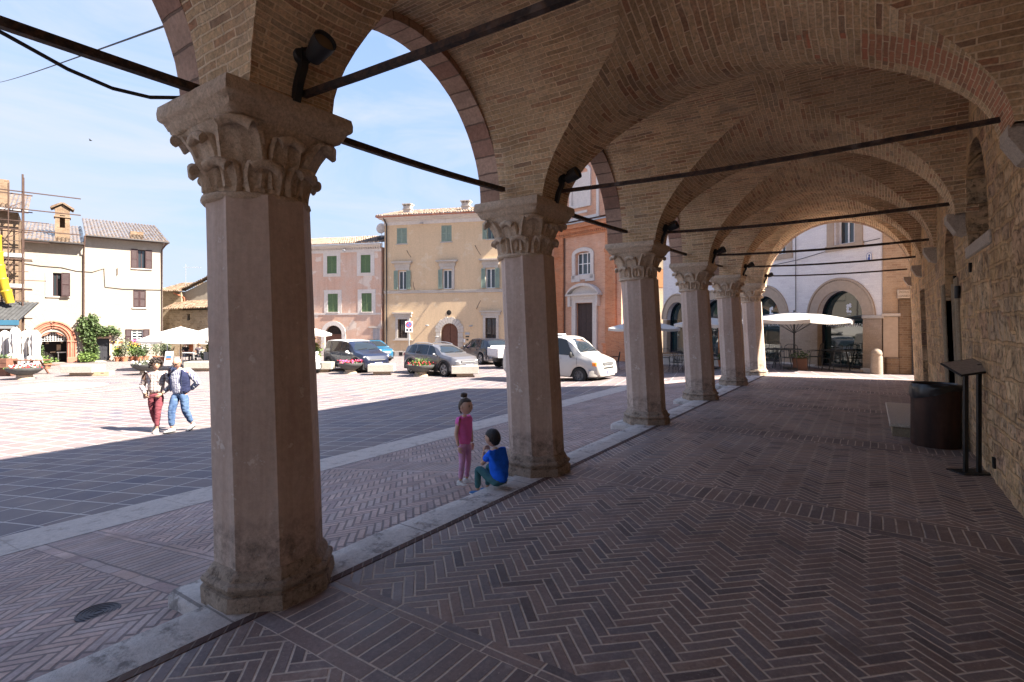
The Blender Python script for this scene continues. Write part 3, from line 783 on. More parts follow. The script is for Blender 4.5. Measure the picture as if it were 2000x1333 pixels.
def mat_coppi(name, pal):
    g = NG(name); o = g.obj(); q = g.sep(o)
    rnd = g.white(g.comb(g.math('FLOOR', g.math('DIVIDE', q[0], .105)), g.math('FLOOR', g.math('DIVIDE', q[1], .36)), 1))
    n = len(pal); col = g.ramp(rnd, [(i/(n-1), c) for i, c in enumerate(pal)]); f = g.noise(o, 8, 5, .7)
    col = g.mix(g.ramp(f, [(.5, 0), (.72, .75)]), col, (.17, .14, .11))
    return g.out(col, .92, g.bump(f, .5, .02), 0, .1)
M_TILES = mat_coppi('weathered_clay_tiles', [(.135, .085, .055), (.18, .13, .09), (.10, .062, .04), (.21, .165, .125), (.15, .096, .062), (.125, .10, .077)])
M_TILEP = mat_coppi('pale_clay_tiles', [(.22, .155, .115), (.27, .205, .16), (.185, .12, .085), (.29, .235, .19), (.23, .16, .12)])
def mat_glass(name, col=(.02, .026, .03), rough=.03, spec=.7):
    g = NG(name); o = g.obj(); n = g.noise(o, 1.3, 2)
    return g.out(col, rough, g.bump(n, .04, .02), 0, spec, **{'Coat Weight': .15, 'Coat Roughness': .02})
M_GLASS = mat_glass('window_glass'); M_SHOPG = mat_glass('shop_glass', (.012, .03, .034), .015, .8)
M_CREAM = plaster('cream_plaster', (.295, .262, .22), (.245, .205, .16), .5, patch=(.33, .298, .255))
M_YELL = plaster('ochre_plaster', (.60, .435, .275), (.49, .365, .245), .55, patch=(.62, .49, .34))
M_PINK = plaster('faded_pink_plaster', (.57, .365, .27), (.54, .44, .375), .85, patch=(.64, .565, .49))
M_WHITEW = brickwall('limewashed_brick', (.68, .645, .65), (.71, .68, .675), (.64, .605, .61), (.655, .62, .62), .30, .085, .006, bump=.35, stain=.08)
M_TAUPE = brickwall('taupe_painted_brick', (.37, .285, .215), (.40, .31, .235), (.35, .27, .2), (.36, .28, .21), .30, .085, .006, bump=.35, stain=.12)
M_TAUPEP = plaster('taupe_plaster', (.40, .315, .245), (.33, .25, .19), .3)
M_ORBR = brickwall('orange_brick', (.52, .19, .085), (.58, .235, .115), (.46, .17, .085), (.52, .31, .2), .28, .07, .008, bump=.4, stain=.2)
M_PCHBR = brickwall('peach_brick', (.58, .30, .19), (.62, .34, .22), (.53, .26, .16), (.6, .42, .32), .28, .07, .008, bump=.4, stain=.18)
M_OLDBR = brickwall('old_brown_brick', (.175, .112, .07), (.215, .142, .09), (.145, .09, .056), (.235, .18, .13), .26, .075, .012, bump=.7)
M_STONEH = brickwall('rubble_house_stone', (.25, .19, .13), (.31, .24, .165), (.20, .148, .10), (.33, .27, .195), .30, .15, .02, bump=.8, stain=.3, dist=.12)
M_TRIM = plaster('grey_stone_trim', (.48, .43, .38), (.3, .26, .22), .6)
M_WTRIM = plaster('pale_trim', (.60, .55, .505), (.46, .4, .36), .5)
M_TERRA = plain('terracotta_moulding', (.33, .135, .09), .85, .22, 5, bump=.2)
M_GREEN = plain('green_shutter_paint', (.12, .18, .085), .6, .15); M_SAGE = plain('sage_shutter_paint', (.235, .29, .23), .6, .12)
M_PLUM = plain('plum_shutter_paint', (.04, .019, .02), .6, .2); M_GREYSH = plain('weathered_shutter', (.42, .38, .37), .7, .2)
M_WHITEP = plain('white_paint', (.75, .74, .72), .5, .06); M_CURT = plain('net_curtain', (.62, .6, .58), .9, .1)
M_BROWND = plain('brown_door_wood', (.13, .055, .035), .6, .25); M_PIPE = plain('brown_downpipe', (.10, .062, .05), .5, .15, 6, .3)
M_DKPIPE = plain('dark_downpipe', (.05, .045, .045), .5, .15, 6, .3); M_CABLE = plain('cable_rubber', (.05, .045, .042), .7)
M_GREYC = plain('grey_metal', (.35, .36, .37), .5, .1, 6, .5)

def shutter(F_, x0, x1, z0, z1, y, mat, par, label=None):
    mb = MB(); t = .035; fr = .055
    mb.box(x0, x0+fr, y, y+t, z0, z1); mb.box(x1-fr, x1, y, y+t, z0, z1)
    for z in (z0, (z0+z1)/2-fr/2, z1-fr): mb.box(x0+fr, x1-fr, y+.001, y+t-.001, z, z+fr)
    n = max(4, int((z1-z0)/.075))
    for i in range(n):
        z = z0+(z1-z0)*(i+.5)/n
        mb.add([(x0+fr, y+.004, z-.03), (x1-fr, y+.004, z-.03), (x1-fr, y+t-.004, z+.03), (x0+fr, y+t-.004, z+.03)], [(0, 1, 2, 3)])
    mb.box(x0+fr, x1-fr, y+t-.004, y+t, z0+fr, z1-fr)
    o = part('shutter', mb, mat, par, label=label); return o
def casement(par, x0, x1, z0, z1, y, fmat, n=2, rows=1, gmat=None, fr=.06, curtain=True, name='window', rise=0):
    mb = MB(); t = .05
    mb.box(x0, x0+fr, y, y+t, z0, z1); mb.box(x1-fr, x1, y, y+t, z0, z1); mb.box(x0+fr, x1-fr, y, y+t, z0, z0+fr); mb.box(x0+fr, x1-fr, y, y+t, z1-fr, z1)
    for i in range(1, n): x = x0+(x1-x0)*i/n; mb.box(x-fr*.5, x+fr*.5, y+.003, y+t-.003, z0+fr, z1-fr)
    for i in range(1, rows): z = z0+(z1-z0)*i/rows; mb.box(x0+fr, x1-fr, y+.005, y+t-.005, z-fr*.35, z+fr*.35)
    w = part(name, mb, fmat, par)
    g = MB(); g.box(x0+.01, x1-.01, y+.03, y+.04, z0+.01, z1-.01); part('pane', g, gmat or M_GLASS, w)
    if curtain:
        c = MB(); c.box(x0+fr, x1-fr, y+.12, y+.13, z0, z1); part('curtain', c, M_CURT, w)
    return w
def grille(par, x0, x1, z0, z1, y, s_=.14, mat=None, r=.012):
    mb = MB(); n = max(2, int((x1-x0)/s_)); m = max(2, int((z1-z0)/s_))
    for i in range(n+1): x = x0+(x1-x0)*i/n; mb.box(x-r, x+r, y-r, y+r, z0, z1)
    for j in range(m+1): z = z0+(z1-z0)*j/m; mb.box(x0, x1, y-r*.8, y+r*.8, z-r, z+r)
    return part('grille', mb, mat or M_IRON, par)
def pipe(par, pts, r, mat, name='downpipe'): return part(name, MB().tube(pts, r, 6), mat, par, 60)
def framebox(mb, x0, x1, z0, z1, w, y0, y1, bottom=True, w2=None):
    mb.box(x0-w, x0, y0, y1, z0, z1); mb.box(x1, x1+w, y0, y1, z0, z1); mb.box(x0-w, x1+w, y0-.004, y1, z1, z1+(w2 or w))
    if bottom: mb.box(x0-w*1.1, x1+w*1.1, y0-.03, y1, z0-w*.7, z0)

# ---------------------------------------------------------------- cream house with the terracotta portal
F1 = Facade(189, 36.6, (.262, .965), -.87)
H1 = thing('cream_house', 'cream plastered house with a red arched portal, plum shutters and a small bell gable', 'house', F1.loc, F1.rz)
def rect(F_, a, b): x0, z1 = F_(*a); x1, z0 = F_(*b); return x0, x1, z0, z1
xd = F1(165, 470)[0]; xr = F1(318, 474)[0]; xl = -7.6
w1 = rect(F1, (103, 533), (120, 579)); w2 = rect(F1, (269, 488), (284, 525)); w3 = rect(F1, (260, 567), (285, 601)); w4 = rect(F1, (257, 644), (280, 671)); dr = rect(F1, (184, 650), (214, 704))
po = (-2.99, -1.6, -.02, 2.05, .62)
zL, zR = 7.95, 8.55
mb = MB(); wall_open(mb, xl, xd, -.1, zL, [w1, po], .45); wall_open(mb, xd, xr, -.1, zR, [w2, w3, w4, (*dr, .42)], .3)
body(mb, xl, xd, -.1, zL, 7, 1.25); body(mb, xd, xr, -.1, zR, 7); part('wall', mb, M_CREAM, H1)
mb = MB(); mb.box(xl, xr, -.02, -.003, -.12, .42); part('plinth', mb, plaster('grey_cream_plinth', (.46, .41, .36), (.3, .26, .22), .5), H1) if False else None
mb = MB(); coppi(mb, xl, xd+.02, -.45, zL+.06, 7, R(17)); part('roof', mb, M_TILES, H1, 50)
mb = MB(); coppi(mb, xd+.02, xr+.35, -.5, zR+.06, 7.5, R(17)); rf1 = part('roof', mb, M_TILES, H1, 50)
mb = MB(); mb.box(xl, xd, -.5, .0, zL-.02, zL+.03); mb.box(xd, xr+.35, -.55, .0, zR-.02, zR+.03); mb.box(xr, xr+.35, 0, 7, zR-.02, zR+.03); part('eaves', mb, M_PIPE, H1)
for (x, a, z) in ((xl, xd-.05, zL), (xd+.1, xr+.35, zR)): pipe(H1, [(x, -.56, z+.02), (a, -.56, z+.02)], .06, M_DKPIPE, 'gutter')
pipe(H1, [(xd, -.5, zR), (xd, -.5, zL+.3), (xd-.05, -.3, zL-.35), (xd-.05, -.08, zL-.6), (xd-.05, -.08, 3.0)], .05, M_PIPE)
pipe(H1, [(xr+.2, -.52, zR), (xr+.05, -.2, zR-.3), (xr-.06, -.07, zR-.5), (xr-.06, -.07, .3)], .05, M_PIPE)
cb = [F1(40, 514), F1(80, 520), F1(120, 523), F1(150, 530), F1(180, 532), F1(203, 525), F1(205, 561), F1(240, 565), F1(275, 566), F1(318, 567)]
pipe(H1, [(x, -.03, z) for x, z in cb], .022, M_CABLE, 'wall_cable')
for w, sl, sr, lm in ((w1, F1(89, 550)[0], F1(137, 550)[0], M_GREYSH), (w2, F1(256, 500)[0], F1(297, 500)[0], M_PLUM), (w4, F1(245, 650)[0], F1(292, 650)[0], M_PLUM)):
    wn = casement(H1, w[0], w[1], w[2], w[3], .12, M_WHITEP if w is w4 else M_PLUM, 2, 5 if w is w4 else 1, fr=.05)
    shutter(F1, sl, w[0], w[2]-.02, w[3]+.02, -.05, lm, wn, 'bleached grey shutter' if lm is M_GREYSH else None); shutter(F1, w[1], sr, w[2]-.02, w[3]+.02, -.05 if w is not w1 else -.22, M_PLUM, wn)
    sb = MB(); sb.box(sl, sr, -.08, .1, w[2]-.09, w[2]-.022); part('sill', sb, M_TRIM, wn)
wn = casement(H1, *w3, .14, M_PLUM, 2, 1)
xm = (w3[0]+w3[1])/2
for a, b in ((w3[0]+.01, xm-.005), (xm+.005, w3[1]-.01)): shutter(F1, a, b, w3[2]+.02, w3[3]-.02, .02, M_PLUM, wn)
sb = MB(); sb.box(w3[0]-.06, w3[1]+.06, -.08, .1, w3[2]-.09, w3[2]-.01); part('sill', sb, M_TRIM, wn)
# portal with stepped round mouldings
pm = MB(); cx = -2.295; zs_ = 1.43
for i, (r, th, y) in enumerate(((.80, .085, -.02), (.93, .075, -.09), (1.05, .07, -.05), (1.15, .06, -.12))):
    n = 22; pts = [(cx - r, y, -.02), (cx - r, y, .6), (cx - r, y, zs_)] + [(cx - r*math.cos(PI*k/n), y, zs_ + r*math.sin(PI*k/n)*1.12) for k in range(1, n)] + [(cx + r, y, zs_), (cx + r, y, .6), (cx + r, y, -.02)]
    pm.tube(pts, th, 8)
pt = part('portal', pm, M_TERRA, H1, 50)
for sg in (-1, 1):
    pm = MB(); pm.box(cx+sg*.72, cx+sg*1.24, -.2, .02, -.03, .33, bev=.02); part('portal_plinth', pm, M_TERRA, pt)
    pm = MB(); pm.box(cx+sg*.72, cx+sg*1.22, -.17, .01, zs_-.08, zs_+.03, bev=.01); part('portal_impost', pm, M_TERRA, pt)
pm = MB(); mm = [(cx-.72, 1.46), (cx+.72, 1.46)] + [(cx+.72*math.cos(t), 1.46+.16*math.sin(t)+.3*math.sin(t)) for t in ()] ; n = 24
up = []
for k in range(n+1):
    t = PI*k/n; x = cx - .70*math.cos(t); rr = .56*math.sin(t)**.8; tri = .20*max(0, 1-abs(math.cos(t))/.5) if abs(math.cos(t)) < .5 else 0
    up.append((x, 1.46+rr*.72+tri))
outer = [(cx - .76*math.cos(PI*k/n), 1.46+.76*math.sin(PI*k/n)*1.12) for k in range(n+1)]
for (a, c), (a2, c2) in zip(zip(up, outer), list(zip(up, outer))[1:]):
    pm.add([(a[0], .05, a[1]), (a2[0], .05, a2[1]), (c2[0], .05, c2[1]), (c[0], .05, c[1]), (a[0], .2, a[1]), (a2[0], .2, a2[1])], [(0, 1, 2, 3), (0, 4, 5, 1)])
part('trefoil_head', pm, M_TERRA, pt)
grille(pt, cx-.7, cx+.7, 1.42, 2.1, .22, .13, M_WHITEP, .010)
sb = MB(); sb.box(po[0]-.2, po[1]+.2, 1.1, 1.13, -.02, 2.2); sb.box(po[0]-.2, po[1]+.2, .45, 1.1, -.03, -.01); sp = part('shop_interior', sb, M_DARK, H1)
sb = MB()
for (x, z, w_, h_) in ((-2.0, .75, .22, .4), (-2.6, 1.2, .16, .12), (-2.85, 1.22, .12, .12), (-2.3, .6, .25, .1), (-1.85, 1.25, .1, .1)): sb.box(x-w_/2, x+w_/2, 1.05, 1.09, z, z+h_)
part('shop_display', sb, plain('shop_pictures', (.42, .30, .2), .6, .4, 12), sp)
sb = MB(); sb.box(-2.1, -1.62, .8, 1.05, .60, .66); sb.box(-2.05, -2.0, .82, .87, 0, .6); part('shop_counter', sb, M_WHITEP, sp)
# ring of pale voussoirs in the plaster over the portal
vb = MB(); n = 15
for k in range(n):
    a, b = PI*(k+.06)/n, PI*(k+.94)/n
    if PI*k/n < .1 or PI*k/n > PI-.3: continue
    q = [(cx-r*math.cos(t), zs_+r*1.1*math.sin(t)) for r, t in ((1.24, a), (1.72, a), (1.72, b), (1.24, b))]
    vb.poly_prism(q, 'y', -.012, .02)
part('voussoir_ring', vb, plaster('pale_voussoirs', (.35, .305, .25), (.28, .235, .18), .4), pt)
# side door
db = MB(); db.box(dr[0]-.05, dr[1]+.05, .18, .25, -.02, dr[3]+.05)
for x in (dr[0]+.08, (dr[0]+dr[1])/2+.03):
    for z in (.15, .75, 1.3): db.box(x, x+.3, .165, .185, z, z+.42)
part('side_door', db, plain('black_door_paint', (.03, .03, .035), .4, .1), H1)
db = MB(); framebox(db, dr[0], dr[1], 0, dr[3]-.42, .13, -.03, .05, False, .0)
n = 14
for k in range(n):
    a, b = PI*k/n, PI*(k+1)/n; xm = (dr[0]+dr[1])/2; w_ = (dr[1]-dr[0])/2
    db.poly_prism([(xm-(w_+o_)*math.cos(t), dr[3]-.42+(.42+o_)*math.sin(t)) for o_, t in ((0, a), (.13, a), (.13, b), (0, b))], 'y', -.03, .05)
part('door_surround', db, plain('pinkish_door_stone', (.52, .38, .29), .85, .15), H1)
db = MB(); db.box(dr[0]-.2, dr[1]+.25, -.45, .1, -.12, .0); db.box(dr[0]-.3, dr[1]+.35, -.8, -.45, -.2, -.07); part('door_step', db, M_PALE, H1)
for (px, py, w_, h_, m_) in ((224, 669, .2, .1, M_TERRA), (236, 669, .24, .1, M_TERRA), (226, 677, .17, .24, M_GREYC), (236, 662, .1, .14, M_GREYC), (237, 678, .22, .2, M_TERRA), (305, 668, .6, .22, M_WHITEP)):
    x, z = F1(px, py); db = MB(); db.box(x-w_/2, x+w_/2, -.03, .0, z-h_/2, z+h_/2, bev=.005); part('wall_plaque', db, m_, H1)
x, z = F1(258, 527); 
for (px, py) in ((229, 531),):
    x, z = F1(px, py); pipe(H1, [(x, -.06, z-.25), (x, -.06, z+.25)], .02, M_IRON, 'anchor_iron')
# bell gable and chimney on the roof
bg_ = MB(); x0, x1 = -2.2, -1.42; y0, y1 = 1.2, 2.0; zb = 8.3
for (a, b) in ((x0, x0+.25), (x1-.25, x1)): bg_.box(a, b, y0, y1, zb+.9, zb+1.75)
bg_.box(x0, x1, y0, y1, zb, zb+.9); bg_.box(x0, x1, y0, y1, zb+1.75, zb+2.15); bg_.box(x0+.25, x1-.25, y1-.2, y1, zb+.9, zb+1.75)
bg_.box(x0-.06, x1+.06, y0-.06, y1+.06, zb+1.6, zb+1.68); bg_.poly_prism([(x0-.02, zb+2.15), (x1+.02, zb+2.15), ((x0+x1)/2, zb+2.5)], 'y', y0, y1)
bl = part('bell_gable', bg_, M_OLDBR, H1)
for sg in (-1, 1):
    rb = MB(); xm = (x0+x1)/2; Mx = Matrix.Translation((xm, y0-.15, zb+2.60)) @ Matrix.Rotation(sg*R(33), 4, 'Y')
    q = MB(); q.box(0, sg*.72, 0, 1.1, -.05, .02)
    for i in range(5): q.tube([(sg*(.02+.0), .1+.22*i, .03), (sg*.72, .1+.22*i, .03)], .055, 6)
    part('gable_roof', q.xform(Mx), M_TILES, bl)
ch = MB(); x, z = F1(275, 462); ch.box(x-.5, x+.3, 1.4, 2.0, 8.7, 9.45); part('chimney', ch, M_OLDBR, H1)
fb = MB(); fb.box(w4[0]+.02, w4[1]-.02, -.28, -.09, w4[2]-.06, w4[2]+.1); FBOX = (F1, w4)
part('window_box', fb, M_TERRA, H1)

# ---------------------------------------------------------------- ochre palazzo
F2 = Facade(770, 42, (.933, .36), -.85)
H2 = thing('ochre_palazzo', 'three storey ochre palazzo with stone window surrounds, sage shutters and a rusticated portal', 'building', F2.loc, F2.rz)
x0, x1, zt = -.85, 10.6, 10.75
TOP = [rect(F2, (775, 446), (795, 476)), rect(F2, (862, 441), (882, 472)), rect(F2, (951, 437), (968, 467))]
MID = [(.36, 1.08, 5.28, 6.78), (4.1, 4.84, 5.28, 6.78), (7.58, 8.32, 5.28, 6.8)]
GRD = [(.34, 1.16, 1.45, 2.92), (7.56, 8.4, 1.45, 3.0)]
PORT = (3.95, 5.35, 0, 2.62, .70)
mb = MB(); wall_open(mb, x0, x1, -.1, zt, TOP + MID + GRD + [PORT], .28); body(mb, x0, x1, -.1, zt, 9); part('wall', mb, M_YELL, H2)
mb = MB(); mb.box(x0-.02, x1, -.06, .0, 4.98, 5.14); mb.box(x0-.02, x1, -.09, .0, 5.14, 5.2); part('string_course', mb, M_TRIM, H2)
mb = MB(); mb.box(x0-.03, x1, -.05, 0, 10.42, 10.75); mb.box(x0-.1, x1, -.22, 0, 10.75, 10.87); mb.box(x0-.3, x1, -.5, 0, 10.87, 11.0); part('cornice', mb, M_WTRIM, H2)
mb = MB(); mb.box(x0-.45, x1+.2, -.68, -.5, 10.98, 11.05); mb.box(x0-.45, x0-.3, -.5, 4, 10.98, 11.05); part('eaves', mb, plain('reddish_eaves_tile', (.4, .15, .09), .8), H2)
mb = MB(); coppi(mb, x0-.45, x1+.2, -.7, 11.1, 5.0, R(16)); part('roof', mb, M_TILEP, H2, 50)
mb = MB(); mb.box(x0, 3.6, -.08, 0, -.1, .42, bev=.01); part('stone_bench_plinth', mb, M_TRIM, H2)
mb = MB(); mb.box(x0+.2, x0+.9, -.085, -.07, .05, .33); mb.box(x0+1.3, x0+1.6, -.085, -.07, .05, .33); part('cellar_vent', mb, M_DARK, H2)
for t in TOP:
    wn = casement(H2, *t, .16, M_SAGE, 2, 1); xm = (t[0]+t[1])/2
    if t is not TOP[2]:
        for a, b in ((t[0]+.01, xm-.005), (xm+.005, t[1]-.01)): shutter(F2, a, b, t[2]+.01, t[3]-.01, .0, M_SAGE, wn)
    else: shutter(F2, t[0]-.35, t[0], t[2], t[3], -.04, M_SAGE, wn); shutter(F2, t[1], t[1]+.35, t[2], t[3], -.04, M_SAGE, wn)
    sb = MB(); sb.box(t[0]-.08, t[1]+.08, -.07, .1, t[2]-.08, t[2]-.005); part('sill', sb, M_TRIM, wn)
for i, t in enumerate(MID):
    wn = casement(H2, *t, .14, M_WHITEP, 2, 1, fr=.07)
    sb = MB(); framebox(sb, t[0]-.02, t[1]+.02, t[2], t[3]+.05, .2, -.07, .05, False, .24); sb.box(t[0]-.3, t[1]+.3, -.11, .02, t[3]+.28, t[3]+.55); sb.box(t[0]-.42, t[1]+.42, -.2, .02, t[3]+.55, t[3]+.62); sb.box(t[0]-.5, t[1]+.5, -.3, .02, t[3]+.62, t[3]+.72)
    part('window_surround', sb, M_TRIM, wn)
    shutter(F2, t[0]-.34, t[0]-.01, t[2]+.02, t[3], -.13, M_SAGE, wn)
    if i != 1: shutter(F2, t[1]+.01, t[1]+.36, t[2]+.02, t[3], -.13, M_SAGE, wn)
for t in GRD:
    wn = casement(H2, *t, .2, M_DKPIPE, 2, 1, curtain=False)
    sb = MB(); framebox(sb, t[0], t[1], t[2], t[3]+.02, .2, -.08, .05, True, .2); sb.box(t[0]-.34, t[1]+.34, -.12, .02, t[3]+.22, t[3]+.46); sb.box(t[0]-.42, t[1]+.42, -.24, .02, t[3]+.46, t[3]+.56); sb.box(t[0]-.4, t[1]+.4, -.14, .02, t[2]-.2, t[2]-.13)
    part('window_surround', sb, M_TRIM, wn); grille(wn, t[0], t[1], t[2], t[3], -.03, .13)
vb = MB(); n = 13; xm = 4.65; zs_ = 1.92
for k in range(n):
    a, b = PI*(k+.05)/n, PI*(k+.95)/n; ro = 1.16 + (.05 if k % 2 else 0)
    vb.poly_prism([(xm-r*math.cos(t), zs_+r*math.sin(t)) for r, t in ((.70, a), (ro, a), (ro, b), (.70, b))], 'y', -.07, .06)
for sg in (-1, 1):
    for j in range(5):
        w_ = .46 if j % 2 else .40; vb.box(xm+sg*.70, xm+sg*(.70+w_), -.07, .06, .0+j*.384, .0+j*.384+.36)
pr = part('rusticated_portal', vb, M_TRIM, H2)
db = MB(); db.box(xm-.75, xm-.012, .2, .28, 0, 2.7); db.box(xm+.012, xm+.75, .2, .28, 0, 2.7)
for j in range(6):
    for sg in (-1, 1): db.box(xm+sg*.06, xm+sg*.64, .185, .202, .12+j*.38, .12+j*.38+.3)
part('portal_door', db, M_BROWND, pr)
x, z = F2(877, 611); db = MB(); db.sphere((x, .0, z), (.2, .03, .2), 14, 8); part('oculus', db, M_DARK, H2)
for (px, py, w_, h_, m_) in ((913, 652, .36, .17, M_GREYC), (913, 658, .28, .1, M_BLACK), (913, 664, .16, .1, M_BLACK), (907, 666, .14, .26, M_WHITEP)):
    x, z = F2(px, py); db = MB(); db.box(x-w_/2, x+w_/2, -.03, .0, z-h_/2, z+h_/2); part('wall_plaque', db, m_, H2)
pipe(H2, [(-.7, -.5, 10.95), (-.62, -.12, 10.5), (-.62, -.09, .3)], .055, M_DKPIPE)
for (px, py, px2, py2) in ((795, 490, 810, 505), (928, 480, 944, 501), (810, 566, 814, 553), (931, 604, 944, 588), (748, 608, 757, 594)):
    a = F2(px, py); b = F2(px2, py2); pipe(H2, [(a[0], -.04, a[1]), ((a[0]+b[0])/2, -.45, (a[1]+b[1])/2), (b[0], -.7, b[1])], .022, M_IRON, 'flag_iron')
for (px, py) in ((825, 437), (836, 636), (921, 637), (855, 658)):
    x, z = F2(px, py); db = MB(); db.box(x-.03, x+.03, -.2, 0, z, z+.04); db.sphere((x, -.2, z), (.17, .1, .06), 8, 5); part('wall_lamp', db, M_GREYC, H2)
for px in (787, 903):
    x = F2(px, 410)[0]; cb_ = MB(); z0 = 11.25; cb_.box(x-.3, x+.3, .7, 1.2, z0-.3, z0+.85); cb_.box(x-.36, x+.36, .64, 1.26, z0+.55, z0+.62); cb_.box(x-.4, x+.4, .6, 1.3, z0+.95, z0+1.02)
    for dx in (-.28, 0, .28): cb_.box(x+dx-.06, x+dx+.06, .66, 1.24, z0+.85, z0+.95)
    part('chimney', cb_, M_TRIM, H2)
rb = MB(); a = F2(930, 655); b = F2(960, 655); 
rb.tube([(a[0], -.5, 1.25), (b[0], -.5, 1.25)], .02, 5); rb.tube([(a[0], -.5, .35), (b[0], -.5, .35)], .02, 5)
for i in range(11): x = a[0]+(b[0]-a[0])*i/10; rb.tube([(x, -.5, -.05), (x, -.5, 1.25)], .012, 4)
single('iron_railing', rb, M_BLACK, 'low black iron railing in front of the ochre palazzo', 'railing', loc=F2.loc, rz=F2.rz)

# ---------------------------------------------------------------- pink house
F3 = Facade(745, 42.25, (.933, .36), -.85)
H3 = thing('pink_house', 'two storey faded pink house with bright green shutters and dentil cornice', 'house', F3.loc, F3.rz)
x0, x1, zt = -9.5, .0, 8.75
WN = [(-4.87, -3.98, 6.7, 8.15), (-1.82, -.95, 6.7, 8.15), (-4.80, -3.88, 3.55, 5.05), (-1.75, -.85, 3.55, 5.05), (-8.0, -7.1, 6.7, 8.15), (-8.0, -7.1, 3.55, 5.05)]
GW = rect(F3, (728, 641), (742, 672)); DR = (-5.05, -3.52, 0, 2.45, .7)
mb = MB(); wall_open(mb, x0, x1, -.1, zt, WN + [GW, DR], .25); body(mb, x0, x1, -.1, zt, 8); part('wall', mb, M_PINK, H3)
mb = MB(); mb.box(x0, x1, -.05, 0, 8.38, 8.62); mb.box(x0, x1, -.2, 0, 8.75, 8.86); mb.box(x0, x1+.1, -.38, 0, 8.86, 9.0)
for i in range(46): mb.box(x0+.1+i*.205, x0+.2+i*.205, -.16, 0, 8.62, 8.75)
part('dentil_cornice', mb, M_WTRIM, H3)
mb = MB(); coppi(mb, x0, x1+.1, -.5, 9.06, 4.6, R(16)); part('roof', mb, M_TILEP, H3, 50)
mb = MB(); mb.box(x0, x1, -.02, 0, 3.32, 3.46); part('string_course', mb, M_WTRIM, H3)
for t in WN:
    wn = casement(H3, *t, .16, M_GREEN, 2, 1); xm = (t[0]+t[1])/2
    for a, b in ((t[0]+.01, xm-.005), (xm+.005, t[1]-.01)): shutter(F3, a, b, t[2]+.01, t[3]-.01, .01, M_GREEN, wn)
    sb = MB(); framebox(sb, t[0], t[1], t[2]-.25, t[3], .34, -.018, .02, False, .3); sb.box(t[0], t[1], -.017, .02, t[2]-.25, t[2]-.08); sb.box(t[0]-.08, t[1]+.08, -.07, .1, t[2]-.08, t[2]-.005); part('window_surround', sb, M_WTRIM, wn)
wn = casement(H3, *GW, .16, M_SAGE, 2, 1); xm = (GW[0]+GW[1])/2
for a, b in ((GW[0]+.01, xm-.005), (xm+.005, GW[1]-.01)): shutter(F3, a, b, GW[2]+.01, GW[3]-.01, .0, M_GREYSH, wn)
sb = MB(); sb.box(GW[0]-.35, GW[1]+.12, -.06, .02, GW[3], GW[3]+.12); sb.box(GW[0]-.1, GW[1]+.1, -.07, .1, GW[2]-.1, GW[2]); part('sill', sb, M_TRIM, wn)
vb = MB(); n = 14; xm = -4.285; zs_ = 1.75
for k in range(n):
    a, b = PI*k/n, PI*(k+1)/n
    vb.poly_prism([(xm-r*math.cos(t), zs_+rz_*math.sin(t)) for r, rz_, t in ((.765, .70, a), (1.12, 1.05, a), (1.12, 1.05, b), (.765, .70, b))], 'y', -.04, .04)
for sg in (-1, 1): vb.box(xm+sg*.765, xm+sg*1.12, -.04, .04, 0, zs_)
pr = part('door_surround', vb, M_WTRIM, H3)
db = MB(); db.box(xm-.8, xm+.8, .2, .27, 0, 1.72)
for j in range(4):
    for i in range(3): db.box(xm-.72+i*.5, xm-.72+i*.5+.42, .185, .205, .1+j*.4, .1+j*.4+.32)
part('garage_door', db, M_BROWND, pr); db = MB(); db.box(xm-.8, xm+.8, .2, .25, 1.74, 2.5); part('fanlight', db, M_DARK, pr); grille(pr, xm-.76, xm+.76, 1.75, 2.45, .19, .12)
x, z = F3(735, 443); db = MB(); db.sphere((x, .8, z), (.42, .12, .42), 16, 8); db.tube([(x, .9, z), (x, 1.0, z-1.6)], .03, 6); part('satellite_dish', db, M_WTRIM, H3)
db = MB(); db.box(x-.25, x+.35, .7, .9, z-1.1, z-.75); part('roof_lamp', db, M_BLACK, H3)
x, z = F3(678, 491); db = MB(); db.box(x-.03, x+.03, -.4, -.2, z, z+.05); db.sphere((x, -.42, z), (.2, .12, .08), 8, 5); part('wall_lamp', db, M_GREYC, H3)

# ---------------------------------------------------------------- brick church
F4 = Facade(1140, 39, (.666*CS+.746*SN, .666*SN-.746*CS), -.7)
H4 = thing('brick_church', 'tall orange and peach brick church front with a pedimented dark double door', 'church', F4.loc, F4.rz)
WI = (-.72, .66, 6.05, 7.75, .18); DO = (-.68, .95, 0, 3.95)
mb = MB(); wall_open(mb, -5.2, 3.4, -.1, 9.0, [WI, DO], .35); body(mb, -5.2, 3.4, -.1, 15.2, 12); mb.box(-5.2, 3.4, -.0, .5, 10.2, 15.2); part('wall', mb, M_PCHBR, H4)
mb = MB()
for a, b in ((-5.2, -4.3), (-2.85, -1.95), (2.1, 3.0)): mb.box(a, b, -.16, 0, -.1, 9.0); mb.box(a-.06, b+.06, -.22, 0, 7.5, 7.75); mb.box(a-.1, b+.1, -.3, 0, -.1, .9); mb.box(a-.16, b+.16, -.36, 0, .9, 1.05)
mb.box(-5.2, 3.4, -.12, 0, 8.98, 9.25); mb.box(-5.25, 3.45, -.3, 0, 9.25, 9.5); mb.box(-5.4, 3.5, -.5, 0, 9.5, 9.8)
for i in range(48): mb.box(-5.2+i*.18, -5.1+i*.18, -.26, 0, 9.1, 9.25)
part('pilaster_order', mb, M_ORBR, H4)
mb = MB(); mb.box(-5.5, 3.6, -.6, .0, 9.8, 9.9); part('lead_flashing', mb, M_GREYC, H4)
fb = MB()
